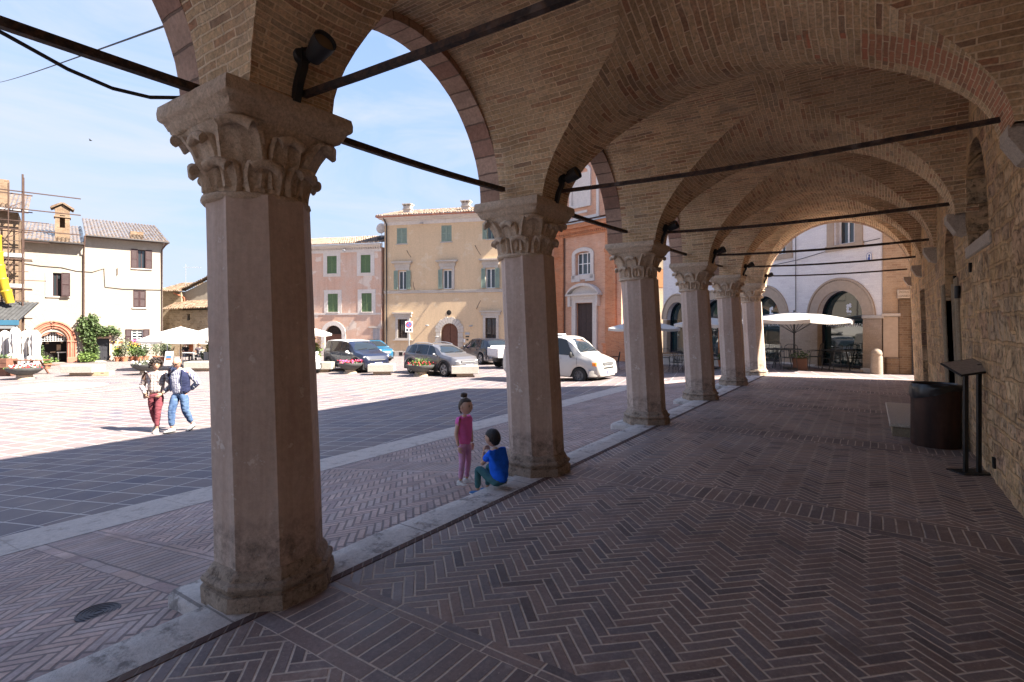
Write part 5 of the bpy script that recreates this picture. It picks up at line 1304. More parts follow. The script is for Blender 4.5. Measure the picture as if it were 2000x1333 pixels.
SUV = dict(L=4.14, W=1.76, rw=.335, sill=.26, axles=(-1.29, 1.29), tumble=.76,
  top=[(-2.07, .95), (-2.03, 1.12), (-1.75, 1.40), (-1.35, 1.49), (-.5, 1.52), (.15, 1.49), (.5, 1.38), (1.10, 1.06), (1.25, 1.02), (1.75, .94), (1.98, .83), (2.07, .62)],
  belt=[(-2.07, .90), (-1.8, 1.03), (0, .97), (1.1, .94), (1.7, .87), (1.98, .75), (2.07, .56)], w=[(-2.07, .80), (-1.85, .94), (-1.2, 1), (1.25, 1), (1.75, .94), (1.99, .80), (2.07, .64)],
  glass=[(-1.62, -.95, -1.38, -.95), (-.88, -.02, -.88, -.02), (.05, .82, .05, .36)], screen=(1.02, .38), rear=(-2.0, -1.72), mirror=.72, handles=(-.8, .2), seams=(-.92, .02, 1.0), spokes=5, cladding=True, rails=(-1.3, .2), wiper=True,
  face=dict(hx=.22, hz=.74, hr=(.20, .15, .055), tz=.92, tr=(.09, .09, .10), gw=.60, gz=(.66, .74), bars=2, bz=(.26, .50), bmat=paint('silver_bumper_paint', (.36, .35, .35), .4), pz=.52, rpz=.8))
c = car('grey_crossover', 'metallic grey crossover with roof rails parked behind a planted bowl', SUV, GC, paint('metallic_grey_paint', (.16, .155, .165), .5)); place(c, 860, 26.2, .73, -.68)
S3 = dict(SUV); S3.update(L=4.4, W=1.84, rw=.36, top=[(x*1.06, z*1.07) for x, z in SUV['top']], belt=[(x*1.06, z*1.04) for x, z in SUV['belt']], w=[(x*1.063, v) for x, v in SUV['w']], axles=(-1.33, 1.36), glass=[(-1.65, -.98, -1.42, -.98), (-.9, .0, -.9, .0), (.06, .88, .06, .4)], screen=(1.08, .4), rear=(-2.12, -1.82), rails=None, cladding=False)
c = car('dark_suv', 'dark blue SUV seen from behind, in front of the ochre palazzo door', S3, GC, paint('midnight_blue_paint', (.010, .013, .024))); place(c, 944, 34.2, -.50, .86)
S4 = dict(MPV); S4.update(L=3.6, W=1.62, rw=.29, sill=.2, top=[(x*.86, z*.88) for x, z in MPV['top']], belt=[(x*.86, z*.88) for x, z in MPV['belt']], w=[(x*.863, v) for x, v in MPV['w']], axles=(-1.15, 1.12), roof=(-1.6, .3), glass=[(-1.5, -.9, -1.35, -.9), (-.84, .7, -.84, .32)], screen=(.96, .42), rear=(-1.75, -1.6), mirror=.66, handles=(-.6,), seams=(-.87, .8), cladding=False, wiper=False)
S4['face'] = dict(MPV['face'], bmat=M_TRIMP, hz=.7, gz=(.5, .6), bz=(.2, .42), pz=.42)
c = car('light_blue_city_car', 'small light blue city car half hidden behind the dark blue hatchback', S4, GC, paint('sky_blue_paint', (.012, .085, .16)), paint('black_roof_paint', (.02, .02, .022))); place(c, 726, 37.0, .70, -.70)
S5 = dict(SUV); S5['face'] = dict(SUV['face'], bmat=paint('white_bumper_paint', (.5,.5,.49)))
c = car('white_car', 'white car mostly hidden behind the nearest arcade column', S5, GC, paint('white_car_paint', (.5, .5, .49))); place(c, 573, 27.5, .62, -.78)
VAN = dict(cat='van', L=4.79, W=1.84, rw=.325, sill=.27, axles=(-1.42, 1.50), tumble=.84, rimk=.60, spokes=6, twin=0, spokemat=M_RIMD,
  top=[(-2.395, 1.5), (-2.36, 1.80), (-2.25, 1.92), (-1.0, 1.95), (.55, 1.94), (.82, 1.88), (1.02, 1.74), (1.56, 1.24), (1.68, 1.17), (2.22, .99), (2.35, .88), (2.395, .66)],
  belt=[(-2.395, 1.15), (0, 1.13), (1.5, 1.09), (2.0, .99), (2.33, .84), (2.395, .60)], w=[(-2.395, .95), (-2.2, 1), (1.5, 1), (2.05, .98), (2.3, .95), (2.395, .88)],
  glass=[(.42, 1.30, .42, .86)], screen=(1.50, .92), rear=(-2.38, -2.3), mirror=1.18, handles=(.55,), seams=(.36, 1.40, -.9), wiper=True, mirmat=M_TRIMP, mr=(.06, .09, .13),
  face=dict(hx=.14, hz=.80, hy=.80, hr=(.07, .17, .085), amber=True, tz=1.0, tr=(.05, .06, .2), gw=.52, gz=(.74, .86), bars=2, bw=1.03, bz=(.28, .58), bmat=plain('dirty_grey_bumper', (.33, .31, .29), .6, .35, 5), pz=.47, rpz=.9))
c = car('white_van', 'white panel van with orange indicators and dirty grey bumper by the second column', VAN, None, paint('worn_white_van_paint', (.40, .385, .36))); place(c, 1091, 22.0, .81, -.585); c.scale = (.95, .95, .95)
m = MB(); m.box(2.18, 2.41, -.42, .42, .62, .68); m.box(1.62, 1.9, -.2, .45, 1.145, 1.165); part('air_slot', m, M_TRIMP, c) if False else None
m = MB(); m.box(2.30, 2.405, -.44, .44, .60, .67, bev=.01); part('lower_grille', m, M_TRIMP, c)
m = MB(); m.box(.1, .5, -.5, -.2, 1.94, 2.02, bev=.02); part('roof_vent', m, M_WHITEP, c)
# flatbed truck mostly behind the second column
t = thing('flatbed_truck', 'small flatbed truck with a pale drop side, half hidden behind the second column', 'truck'); 
b = MB(); b.box(-1.5, 1.2, -.85, .85, .62, .70); part('bed', b, M_GREYC, t)
for sg in (-1, 1): b = MB(); b.box(-1.5, 1.2, sg*.85, sg*.82, .70, 1.12); [b.box(-1.5+k*.675, -1.46+k*.675, sg*.85, sg*.88, .66, 1.14) for k in range(5)]; part('drop_side', b, plain('pale_grey_board', (.55, .53, .5), .6, .15), t)
b = MB(); b.box(-1.53, -1.5, -.85, .85, .70, 1.12); part('tailboard', b, plain('white_board', (.62, .6, .58), .6, .12), t)
b = MB(); b.poly_prism([(1.25, .4), (2.5, .4), (2.5, 1.0), (2.1, 1.75), (1.25, 1.8)], 'y', -.82, .82); cbp = part('cab', b, M_WHITEP, t)
b = MB(); b.box(1.5, 2.05, -.83, .83, 1.1, 1.6); part('cab_window', b, M_CARGL, cbp)
b = MB(); b.box(-1.4, 2.4, -.35, .35, .38, .62); part('chassis', b, M_TRIMP, t)
for x in (-.9, 1.9):
    for sg in (-1, 1): w_ = MB(); w_.lathe([(.05, -.09), (.3, -.09), (.32, -.06), (.32, .06), (.3, .09), (.05, .09)], 20, M=Matrix.Translation((x, sg*.7, .32)) @ Matrix.Rotation(PI/2, 4, 'X')); part('wheel', w_, M_TYRE, t, 40)
place(t, 1011, 30.0, .93, .36)
# ================================================================== people
def skin_mesh(nodes, edges, root, sub=2):
    names = list(nodes); ix = {k: i for i, k in enumerate(names)}
    me = bpy.data.meshes.new('tmp'); me.from_pydata([nodes[k][0] for k in names], [(ix[a], ix[b]) for a, b in edges], [])
    o = bpy.data.objects.new('tmp', me); COL.objects.link(o)
    o.modifiers.new('s', 'SKIN'); sv = me.skin_vertices[0].data
    for i, k in enumerate(names):
        r = nodes[k][1]; sv[i].radius = r if isinstance(r, tuple) else (r, r); sv[i].use_root = (k == root)
    o.modifiers['s'].use_smooth_shade = True
    m = o.modifiers.new('u', 'SUBSURF'); m.levels = sub; m.render_levels = sub
    dg = bpy.context.evaluated_depsgraph_get(); dg.update()
    r = bpy.data.meshes.new_from_object(o.evaluated_get(dg)); mb = MB()
    mb.v = [tuple(v.co) for v in r.vertices]; mb.f = [tuple(p.vertices) for p in r.polygons]
    bpy.data.objects.remove(o); bpy.data.meshes.remove(me); bpy.data.meshes.remove(r)
    return mb
def V(*a): return Vector(a)
def wrinkle(mb, amp, fr, seed):
    nb = [set() for _ in mb.v]
    for f in mb.f:
        for a, b in zip(f, f[1:]+f[:1]): nb[a].add(b); nb[b].add(a)
    for _ in range(5):
        mb.v = [tuple(Vector(v)*.5 + sum((Vector(mb.v[j]) for j in nb[i]), Vector((0, 0, 0)))/max(1, len(nb[i]))*.5) for i, v in enumerate(mb.v)]
    nrm = [Vector((0, 0, 0)) for _ in mb.v]
    for f in mb.f:
        p = [Vector(mb.v[i]) for i in f[:4]]; n = (p[1]-p[0]).cross(p[-1]-p[0])
        for i in f: nrm[i] += n
    for i, v in enumerate(mb.v):
        p = Vector(v); q = Vector((p.x*fr, p.y*fr, p.z*fr*1.7)) + Vector((seed, 0, 0))
        a = mnoise.noise(q + Vector((mnoise.noise(q*.6), mnoise.noise(q*.6+Vector((9, 0, 0))), 0))*1.6); d = (1-abs(a)*2.2)*amp + mnoise.noise(q*2.3)*amp*.5
        if nrm[i].length > 1e-12: mb.v[i] = tuple(p + nrm[i].normalized()*d)
    return mb
def base_joints(H, wide=1.0):
    J = dict(pelvis=V(0, 0, .525), waist=V(0, 0, .60), chest=V(.004, 0, .715), neckb=V(-.004, 0, .815), neck=V(.0, 0, .853), head=V(.012, 0, .925))
    for s_, n in ((1, 'L'), (-1, 'R')):
        J['sh'+n] = V(-.004, s_*.104*wide, .795); J['el'+n] = V(-.012, s_*.135*wide, .63); J['wr'+n] = V(.03, s_*.140*wide, .485)
        J['hip'+n] = V(0, s_*.050*wide, .50); J['kn'+n] = V(.012, s_*.055, .285); J['an'+n] = V(-.012, s_*.057, .048); J['toe'+n] = V(.085, s_*.064, .015)
    return {k: v*H for k, v in J.items()}
EDG = [('pelvis', 'waist'), ('waist', 'chest'), ('chest', 'neckb'), ('neckb', 'neck')] + [e for n in 'LR' for e in (('chest', 'sh'+n), ('sh'+n, 'el'+n), ('el'+n, 'wr'+n), ('pelvis', 'hip'+n), ('hip'+n, 'kn'+n), ('kn'+n, 'an'+n))]
def radii(H, fat=1.0, child=False):
    k = H*fat
    return dict(pelvis=(.066*k, .086*k), waist=(.056*k, .074*k), chest=(.060*k, .088*k), neckb=(.036*H, .046*H), neck=(.031*H, .033*H), **{a+n: v for n in 'LR' for a, v in (('sh', .034*k), ('el', .024*k), ('wr', .0165*H), ('hip', .048*k), ('kn', .032*k), ('an', .021*H))})
def head_mb(c, h, w, d, yaw, pitch, neckfix=None, glasses=False):
    """head with brow, nose, chin, ears, eyes and mouth; +x is the way it looks"""
    mb = MB(); rings = []; nu, nv = 20, 16
    for i in range(nv+1):
        a = max(-PI/2+.03, min(PI/2-.03, -PI/2+PI*i/nv)); r = []
        for j in range(nu):
            b = 2*PI*j/nu; x, y, z = math.cos(a)*math.cos(b), math.cos(a)*math.sin(b), math.sin(a)
            jaw = max(0, -z); y2 = y*(1-.26*jaw); x2 = x*(1-.10*jaw) + (.10*jaw if x > 0 else .10*jaw)
            front = max(0, x)**6
            if x > 0: x2 += .05*math.exp(-((z-.18)/.12)**2)*front - .045*math.exp(-((z-.02)/.10)**2-((abs(y)-.36)/.2)**2)
            x2 += .24*math.exp(-((z+.20)/.13)**2-(y/.13)**2)*(x > .3) + .10*math.exp(-((z-.0)/.16)**2-(y/.10)**2)*(x > .3)
            x2 += .05*math.exp(-((z+.52)/.10)**2-(y/.3)**2)*(x > .2) + .07*math.exp(-((z+.80)/.12)**2-(y/.3)**2)*(x > .2)
            r.append((x2*d/2, y2*w/2, z*h/2))
        rings.append(r)
    mb.ring_loft(rings)
    for s_ in (-1, 1):
        mb.sphere((-.02*d, s_*w*.505, -.02*h), (d*.09, w*.05, h*.13), 8, 6)
        mb.sphere((d*.425, s_*w*.20, .02*h), (d*.045, w*.085, h*.032), 8, 5, 1)
        mb.box(d*.44, d*.475, s_*w*.10, s_*w*.32, h*.088, h*.112, 2)
    mb.sphere((d*.455, 0, -.255*h), (d*.05, w*.16, h*.026), 8, 5, 3)
    return mb.xform(Matrix.Translation(c) @ Matrix.Rotation(yaw, 4, 'Z') @ Matrix.Rotation(pitch, 4, 'Y'))
def hand_mb(wr, el, s_, size, curl=.5, inward=None):
    """palm, four unequal bent fingers and a side thumb, hanging on from the wrist"""
    d = (wr-el).normalized(); side = Vector((1, 0, 0)) if abs(d.x) < .8 else Vector((0, 0, 1)); n = (inward or Vector((0, -s_, 0))); n = (n - d*n.dot(d)).normalized(); f = d.cross(n).normalized()
    if f.x < 0: f = -f
    mb = MB(); p = wr + d*size*.04
    M = Matrix((( *[d.x, f.x, n.x], p.x), ( *[d.y, f.y, n.y], p.y), ( *[d.z, f.z, n.z], p.z), (0, 0, 0, 1)))
    mb.sphere((size*.24, 0, 0), (size*.27, size*.21, size*.095), 10, 7, 0, M)
    for k, (o, l) in enumerate(((.155, .40), (.055, .46), (-.05, .42), (-.145, .33))):
        a, pts, ang = size*.44, [], 0; q = Vector((a, o*size, 0)); pts.append(tuple(Vector((size*.30, o*size*.9, 0))))
        pts.append(tuple(q))
        for seg in (.42, .32, .26):
            ang += curl*(.75 if seg > .4 else .6); q = q + Vector((math.cos(ang), 0, math.sin(ang)))*size*l*seg; pts.append(tuple(q))
        mb.tube(pts, [size*.052, size*.052, size*.046, size*.042, size*.030], 6, 0, M)
    mb.tube([(size*.08, size*.15, 0), (size*.24, size*.27, size*.05), (size*.38, size*.30, size*.12), (size*.47, size*.27, size*.18)], [size*.065, size*.062, size*.052, size*.036], 6, 0, M)
    return mb
def shoe_mb(an, fwd, L, w, h, mi=0):
    f = Vector((fwd.x, fwd.y, 0)).normalized(); s_ = Vector((-f.y, f.x, 0)); mb = MB(); rings = []
    pit = fwd.z
    for t, wd, ht in ((-.28, .55, .75), (-.24, .80, 1.0), (-.1, .88, 1.12), (.08, .86, 1.0), (.25, .92, .72), (.45, 1.0, .60), (.60, .92, .48), (.69, .6, .34), (.72, .3, .2)):
        c = an + f*L*t; z0 = an.z - h*.95 + pit*L*t*.9; r = []
        for k in range(10):
            a = 2*PI*k/10; y = math.cos(a); z = math.sin(a)
            r.append(c + s_*(y*w*.5*wd) + Vector((0, 0, z0 - c.z + h*ht*(.5+.5*max(-1, min(1, z*1.35))))))
        rings.append(r)
    return mb.ring_loft(rings, mi=mi)
def sole_mb(an, fwd, L, w, h):
    f = Vector((fwd.x, fwd.y, 0)).normalized(); s_ = Vector((-f.y, f.x, 0)); mb = MB(); P = []
    for t, wd in ((-.29, .5), (-.2, .86), (.1, .84), (.45, 1.02), (.66, .7), (.73, .2)): P.append((t, wd))
    ring = [(t, wd*.52) for t, wd in P] + [(t, -wd*.52) for t, wd in P[::-1]]
    lo = [an + f*L*t + s_*w*q + Vector((0, 0, -h*.97 + fwd.z*L*t*.9)) for t, q in ring]; hi = [p + Vector((0, 0, h*.22)) for p in lo]
    return mb.ring_loft([lo, hi])
def mat_cloth(name, c, var=.15, kind=None, c2=None, c3=None, sc=30):
    g = NG(name); o = g.obj(); q = g.sep(o); f = g.noise(o, 14, 4, .6); w = g.noise(g.map(o, (1, 1, 2.2)), 9, 3, .5, .6)
    col = c
    if kind == 'stripe':
        m = g.math('GREATER_THAN', g.math('FRACT', g.math('MULTIPLY', g.math('ADD', q[1], g.math('MULTIPLY', q[0], .15)), sc)), .58); col = g.mix(m, c, c2)
    if kind == 'check':
        a = g.math('GREATER_THAN', g.math('FRACT', g.math('MULTIPLY', q[1], sc)), .66); b = g.math('GREATER_THAN', g.math('FRACT', g.math('MULTIPLY', q[2], sc)), .7)
        col = g.mix(g.math('MULTIPLY', a, .7), c, c2); col = g.mix(g.math('MULTIPLY', b, .6), col, c3)
    if kind == 'denim':
        col = g.mix(g.ramp(g.noise(g.map(o, (2, 2, .7)), 4, 3, .5), [(.35, 0), (.65, 1)]), c, c2)
    col = g.mix(1.0, col, g.ramp(f, [(.25, 1-var), (.75, 1+var)]), 'MULTIPLY')
    return g.out(col, .92, g.bump(w, .55, .03), 0, .1)
def mat_skin(name, c): return plain(name, c, .5, .10, 14, 0, .35)
M_EYE = plain('dark_eye', (.02, .015, .012), .2); M_LIP = plain('lips', (.36, .14, .11), .5)
def hair_mat(name, c): g = NG(name); o = g.obj(); f = g.noise(g.map(o, (18, 18, 4)), 6, 4, .7); return g.out(g.mix(f, c, tuple(k*2.2 for k in c)), .45, g.bump(f, .9, .015), 0, .4)
def hair_cap(c, h, w, d, yaw, pitch, k=1.1, front=.30, low=-.35, amp=.0, fr=20, cut=True):
    mb = MB(); nu, nv = 28, 20; rings = []
    for i in range(nv+1):
        a = max(-PI/2+.03, min(PI/2-.03, -PI/2+PI*i/nv)); r = []
        for j in range(nu):
            b = 2*PI*j/nu; p = Vector((math.cos(a)*math.cos(b), math.cos(a)*math.sin(b), math.sin(a)))
            # hairline: high over the forehead, low at the nape
            lim = front if p.x > .25 else (front + (low-front)*min(1, (.25-p.x)/.75) if p.x > -.5 else low)
            s_ = k
            if p.z < lim: s_ = max(.80, k - (lim-p.z)*1.9)
            n = amp*(mnoise.noise(p*fr*.16)+.7*mnoise.noise(p*fr*.4)) if s_ > .95 else 0
            r.append((p.x*d/2*(s_+n), p.y*w/2*(s_+n*.9), p.z*h/2*(s_+n)))
        rings.append(r)
    mb.ring_loft(rings)
    return mb.xform(Matrix.Translation(c) @ Matrix.Rotation(yaw, 4, 'Z') @ Matrix.Rotation(pitch, 4, 'Y'))
def person(label, H, J, skin, hair, top, legs, shoes, loc, rz, head=(0, 0), hd=None, fat=1.0, sleeve='long', sk=1.0, top_low=.50, curl=(.5, .5), hand=(None, None), waist_in=1.0, trl=1.0, hairargs=None, group=None, hide_shoe=False, hip=1.0, name='person', topname='shirt', soles=None, rad_over=None):
    root = thing(name, label, 'person', loc, rz, group); Rr = radii(H, fat)
    if rad_over: Rr.update(rad_over)
    thin = lambda k, v: tuple(q*.80 for q in v) if isinstance(v, tuple) and k in ('pelvis', 'waist', 'chest') else (v*.82 if k[:2] in ('sh', 'hi', 'kn') and not isinstance(v, tuple) else v)
    nodes = {k: (tuple(J[k]), thin(k, Rr[k])) for k in Rr}
    body = skin_mesh(nodes, EDG, 'pelvis')
    hh, hw, hdp = hd
    J['head'] = J['neck'] + (J['head']-J['neck']).normalized()*hh*.50
    hm = head_mb(J['head'], hh, hw, hdp, head[0], head[1]); body.add(hm.v, hm.f); n0 = len(body.f)-len(hm.f)
    for k, i in hm.mi.items(): body.mi[n0+k] = i
    for s_, n, cu, ih in ((1, 'L', curl[0], hand[0]), (-1, 'R', curl[1], hand[1])):
        h = hand_mb(J['wr'+n], J['el'+n], s_, H*.103, cu, ih); body.add(h.v, h.f)
    part('body', body, [mat_skin('skin_'+str(round(skin[0]*100)), skin), M_EYE, hair, M_LIP], root, 70)
    # upper garment
    g = 1.13*sk; N = {}; E = [('waist', 'chest'), ('chest', 'neckb')]
    hem = J['pelvis'] + (J['waist']-J['pelvis'])*(top_low); N['hem'] = (tuple(hem), tuple(v*1.10*sk for v in Rr['pelvis'])); E.append(('hem', 'waist'))
    N['waist'] = (tuple(J['waist']), tuple(v*1.13*sk*waist_in for v in Rr['waist'])); N['chest'] = (tuple(J['chest']), tuple(v*1.10*sk for v in Rr['chest']))
    nb = J['neckb'] - (J['neckb']-J['chest'])*.12; N['neckb'] = (tuple(nb), tuple(v*1.10 for v in Rr['neckb']))
    for n in 'LR':
        N['sh'+n] = (tuple(J['sh'+n]), Rr['sh'+n]*1.22*sk); E.append(('chest', 'sh'+n))
        if sleeve == 'long': N['el'+n] = (tuple(J['el'+n]), Rr['el'+n]*1.35*sk); N['cu'+n] = (tuple(J['el'+n] + (J['wr'+n]-J['el'+n])*.93), Rr['wr'+n]*1.45*sk); E += [('sh'+n, 'el'+n), ('el'+n, 'cu'+n)]
        else: N['cu'+n] = (tuple(J['sh'+n] + (J['el'+n]-J['sh'+n])*sleeve), Rr['sh'+n]*1.05*sk); E.append(('sh'+n, 'cu'+n))
    part(topname, wrinkle(skin_mesh(N, E, 'hem', 3), H*.0050, 13/H, len(label)), top, root, 70)
    N = {}; E = []
    up = J['pelvis'] + (J['waist']-J['pelvis'])*.25
    N['up'] = (tuple(up), tuple(v*1.03*hip for v in Rr['pelvis'])); N['pelvis'] = (tuple(J['pelvis']), tuple(v*1.06*hip for v in Rr['pelvis'])); E.append(('up', 'pelvis'))
    for n in 'LR':
        N['hip'+n] = (tuple(J['hip'+n]), Rr['hip'+n]*1.15*hip); N['kn'+n] = (tuple(J['kn'+n]), Rr['kn'+n]*1.22*trl); N['an'+n] = (tuple(J['an'+n] + (J['kn'+n]-J['an'+n])*.10), Rr['an'+n]*1.45*trl)
        E += [('pelvis', 'hip'+n), ('hip'+n, 'kn'+n), ('kn'+n, 'an'+n)]
    part('trousers', wrinkle(skin_mesh(N, E, 'pelvis', 3), H*.0040, 13/H, len(label)+5), legs, root, 70)
    for n in 'LR':
        f = (J['toe'+n]-J['an'+n]); f = Vector((f.x, f.y, f.z + H*.033)); f = f/max(1e-6, Vector((f.x, f.y, 0)).length)
        sh = part('shoe', shoe_mb(J['an'+n], f, H*.155, H*.055, H*.052), shoes[0], root, 60)
        if soles: part('sole', sole_mb(J['an'+n], f, H*.156, H*.056, H*.052), soles, sh)
    if hairargs is not None: part('hair', hair_cap(J['head'], hh, hw, hdp, head[0], head[1], **hairargs), hair, root, 80)
    return root, J
def fwd_z(p0, cam_dir): pass
# ---- woman in checked shirt, walking
pw = G(305, 843); Hw = 1.62; J = base_joints(Hw, 1.04)
def sw(J, H, **kw):
    for k, v in kw.items(): J[k] = J[k] + Vector(v)*H
sw(J, Hw, knL=(.06, -.01, .012), anL=(.10, -.018, .004), toeL=(.10, -.02, .012), knR=(-.01, .012, 0), anR=(-.10, .02, .03), toeR=(-.09, .02, .0), elL=(-.02, .045, .0), wrL=(.055, -.045, .045), elR=(-.02, -.045, 0), wrR=(.055, .045, .045))
rzw = math.atan2(-CS*.98 + SN*.15, SN*.98 + CS*.15) + .10
HAIRB = hair_mat('dark_curly_hair', (.022, .015, .012)); 
PW, JW = person('woman walking with dark curly hair, checked shirt and dusty pink trousers', Hw, J, (.42, .25, .17), HAIRB, mat_cloth('checked_shirt', (.50, .45, .41), .12, 'check', (.10, .075, .10), (.22, .13, .12), 15), mat_cloth('dusty_pink_trousers', (.15, .042, .052), .15), [plain('beige_shoe', (.45, .36, .26), .7)], (pw.x, pw.y, pw.z), rzw, (.55, .02), (.225, .158, .19), 1.06, hip=1.10, top_low=.02, sk=1.12,
   hairargs=dict(k=1.10, front=.36, low=-.6, amp=.06, fr=26), soles=M_WHITEP, waist_in=.98)
cl = MB(); rn = random.Random(3)
for _ in range(330):
    d = Vector((rn.gauss(0, 1), rn.gauss(0, 1), rn.gauss(0, 1))).normalized()
    if d.z < -.55 or (d.x > .35 and d.z < .38): continue
    c0 = JW['head'] + Matrix.Rotation(.55, 3, 'Z') @ Vector((d.x*.115-.012, d.y*.112, d.z*.125+.012)); r0 = rn.uniform(.011, .02)
    ax_ = Vector((rn.gauss(0, 1), rn.gauss(0, 1), rn.gauss(0, 1))).normalized(); b_ = ax_.cross(d).normalized(); e_ = ax_.cross(b_)
    cl.tube([c0 + (b_*math.cos(q) + e_*math.sin(q))*r0*1.3 + ax_*r0*.35*q for q in (0, 1.1, 2.2, 3.3, 4.4, 5.5)], [.007, .010, .010, .010, .009, .005], 5)
part('curls', cl, HAIRB, [o for o in PW.children if o.name.startswith('hair')][0], 70)
bag = MB(); bag.tube([JW['shR']+V(.05, .01, .035), JW['chest']+V(.11, -.06, .0), JW['waist']+V(.11, -.115, -.03), JW['pelvis']+V(.06, -.17, .03)], .012, 5)
bag.tube([JW['shR']+V(.05, .01, .035), JW['shR']+V(-.06, .0, .0), JW['chest']+V(-.10, -.09, -.05), JW['pelvis']+V(-.02, -.18, .05)], .012, 5)
bag.box(JW['pelvis'].x-.05, JW['pelvis'].x+.09, JW['pelvis'].y-.23, JW['pelvis'].y-.165, JW['pelvis'].z-.10, JW['pelvis'].z+.08, bev=.02)
single('shoulder_bag', bag, plain('dark_brown_leather', (.05, .025, .02), .5), 'small dark shoulder bag carried by the woman in the checked shirt', 'bag', loc=(pw.x, pw.y, pw.z), rz=rzw)
# ---- man in striped shirt and navy waistcoat, hands behind his back
pm_ = G(352, 843); Hm = 1.70; J = base_joints(Hm, 1.06)
sw(J, Hm, knR=(.07, 0, .010), anR=(.10, .004, .005), toeR=(.10, -.01, .012), knL=(-.01, .015, .0), anL=(-.11, .02, .03), toeL=(-.10, .025, .0), elL=(-.07, .05, .01), wrL=(-.115, -.075, .05), elR=(-.07, -.05, .01), wrR=(-.115, .075, .06), chest=(.012, 0, 0), neckb=(.014, 0, 0), neck=(.026, 0, -.004), head=(.05, 0, -.008))
rzm = math.atan2(-CS, SN) - .08
PM, JM = person('bald man walking in a striped shirt, navy waistcoat and blue jeans, looking down', Hm, J, (.50, .27, .19), plain('grey_stubble', (.12, .09, .075), .8), mat_cloth('striped_shirt', (.56, .55, .58), .08, 'stripe', (.10, .10, .2), sc=26), mat_cloth('blue_jeans', (.035, .065, .14), .2, 'denim', (.10, .155, .26)), [plain('grey_suede_trainer', (.33, .32, .32), .8)], (pm_.x, pm_.y, pm_.z), rzm, (.0, .38), (.228, .162, .195), 1.12, top_low=-.75, sk=1.12, soles=plain('dark_sole', (.03, .03, .03), .7), waist_in=1.12, trl=1.12)
# waistcoat: an open sleeveless layer over the shirt
def gilet(J, H, fat, mat, root):
    Rr = radii(H, fat); mb = MB(); rows = []
    lv = [(J['pelvis']+(J['waist']-J['pelvis'])*.1, Rr['pelvis'], 1.30), (J['waist'], Rr['waist'], 1.50), (J['waist']*.5+J['chest']*.5, Rr['chest'], 1.34), (J['chest'], Rr['chest'], 1.32), (J['chest']*.4+J['neckb']*.6, (Rr['chest'][0]*.86, Rr['chest'][1]*.98), 1.26), (J['neckb'], (Rr['neckb'][0]*1.25, Rr['neckb'][1]*1.35), 1.28)]
    for c, r, k in lv:
        row = []
        for i in range(25):
            a = R(38) + (2*PI-2*R(38))*i/24; row.append((c.x + math.cos(a)*r[0]*k, c.y + math.sin(a)*r[1]*k, c.z + .012*math.sin(i*1.7)))
        rows.append(row)
    inner = [[(J['chest'].x + (x-J['chest'].x)*.94, y*.94, z) for x, y, z in row] for row in rows]
    mb.ring_loft(rows, closed=False); mb.ring_loft(inner, closed=False)
    for row, inn in ((rows[0], inner[0]), (rows[-1], inner[-1])): mb.ring_loft([row, inn], closed=False)
    for e in (0, -1): mb.ring_loft([[r[e] for r in rows], [r[e] for r in inner]], closed=False)
    return part('waistcoat', mb, mat, root, 70)
gilet(JM, Hm, 1.12, mat_cloth('navy_cloth', (.022, .026, .06), .2), PM)
gl = MB(); 
for s_ in (-1, 1): gl.tube([(.105, s_*.035+.03*math.cos(a), .012+.018*math.sin(a)) for a in [2*PI*k/10 for k in range(11)]], .0045, 4); gl.tube([(.10, s_*.066, .014), (.0, s_*.084, .016)], .004, 4)
gl.tube([(.108, -.006, .012), (.108, .006, .012)], .004, 4)
part('glasses', gl.xform(Matrix.Translation(JM['head']) @ Matrix.Rotation(.38, 4, 'Y')), M_BLACK, PM)
# ---- girl in pink standing
pg = G(907, 946); Hg = .875; J = base_joints(Hg, .92)
for k in J: J[k] = Vector((J[k].x, J[k].y, J[k].z*(.945 if k not in ('head',) else .945)))
sw(J, Hg, wrL=(-.02, .0, 0), wrR=(-.01, .0, 0), elL=(.0, .01, 0), elR=(0, -.01, 0))
rzg = math.atan2(SN*.62 - CS*.78, CS*.62 + SN*.78) + .30
HAIRG = hair_mat('dark_brown_hair', (.035, .022, .014))
PG, JG = person('little girl standing in a pink T-shirt and lilac leggings with a topknot', Hg, J, (.60, .37, .26), HAIRG, mat_cloth('pink_cotton', (.78, .17, .43), .12), mat_cloth('lilac_leggings', (.60, .31, .47), .12), [plain('white_trainer', (.55, .52, .48), .7)], (pg.x, pg.y, pg.z), rzg, (.1, .04), (.166, .130, .146), 1.0, sleeve=.42, sk=1.05, top_low=-.95, soles=M_WHITEP, waist_in=1.1, trl=.9,
   hairargs=dict(k=1.04, front=.60, low=-.45, amp=.03))
kn = MB(); kc = JG['head']; kn.sphere(kc+V(-.02, 0, .106), (.034, .034, .030), 10, 7)
for i in range(12): a = 2*PI*i/12; kn.sphere(kc+V(-.02+.022*math.cos(a), .022*math.sin(a), .106+.012*math.sin(i*2.3)), .014, 6, 5)
tk = part('topknot', kn, HAIRG, PG, 70)
bd = MB(); bd.tube([kc+V(-.02+.026*math.cos(2*PI*k/10), .026*math.sin(2*PI*k/10), .082) for k in range(11)], .007, 5); part('hair_band', bd, M_WHITEP, tk)
tl_ = MB(); tl_.tube([kc+V(-.066, .01, -.02), kc+V(-.074, .012, -.06), kc+V(-.066, .014, -.09)], [.016, .013, .005], 6); part('loose_hair', tl_, HAIRG, PG, 60)
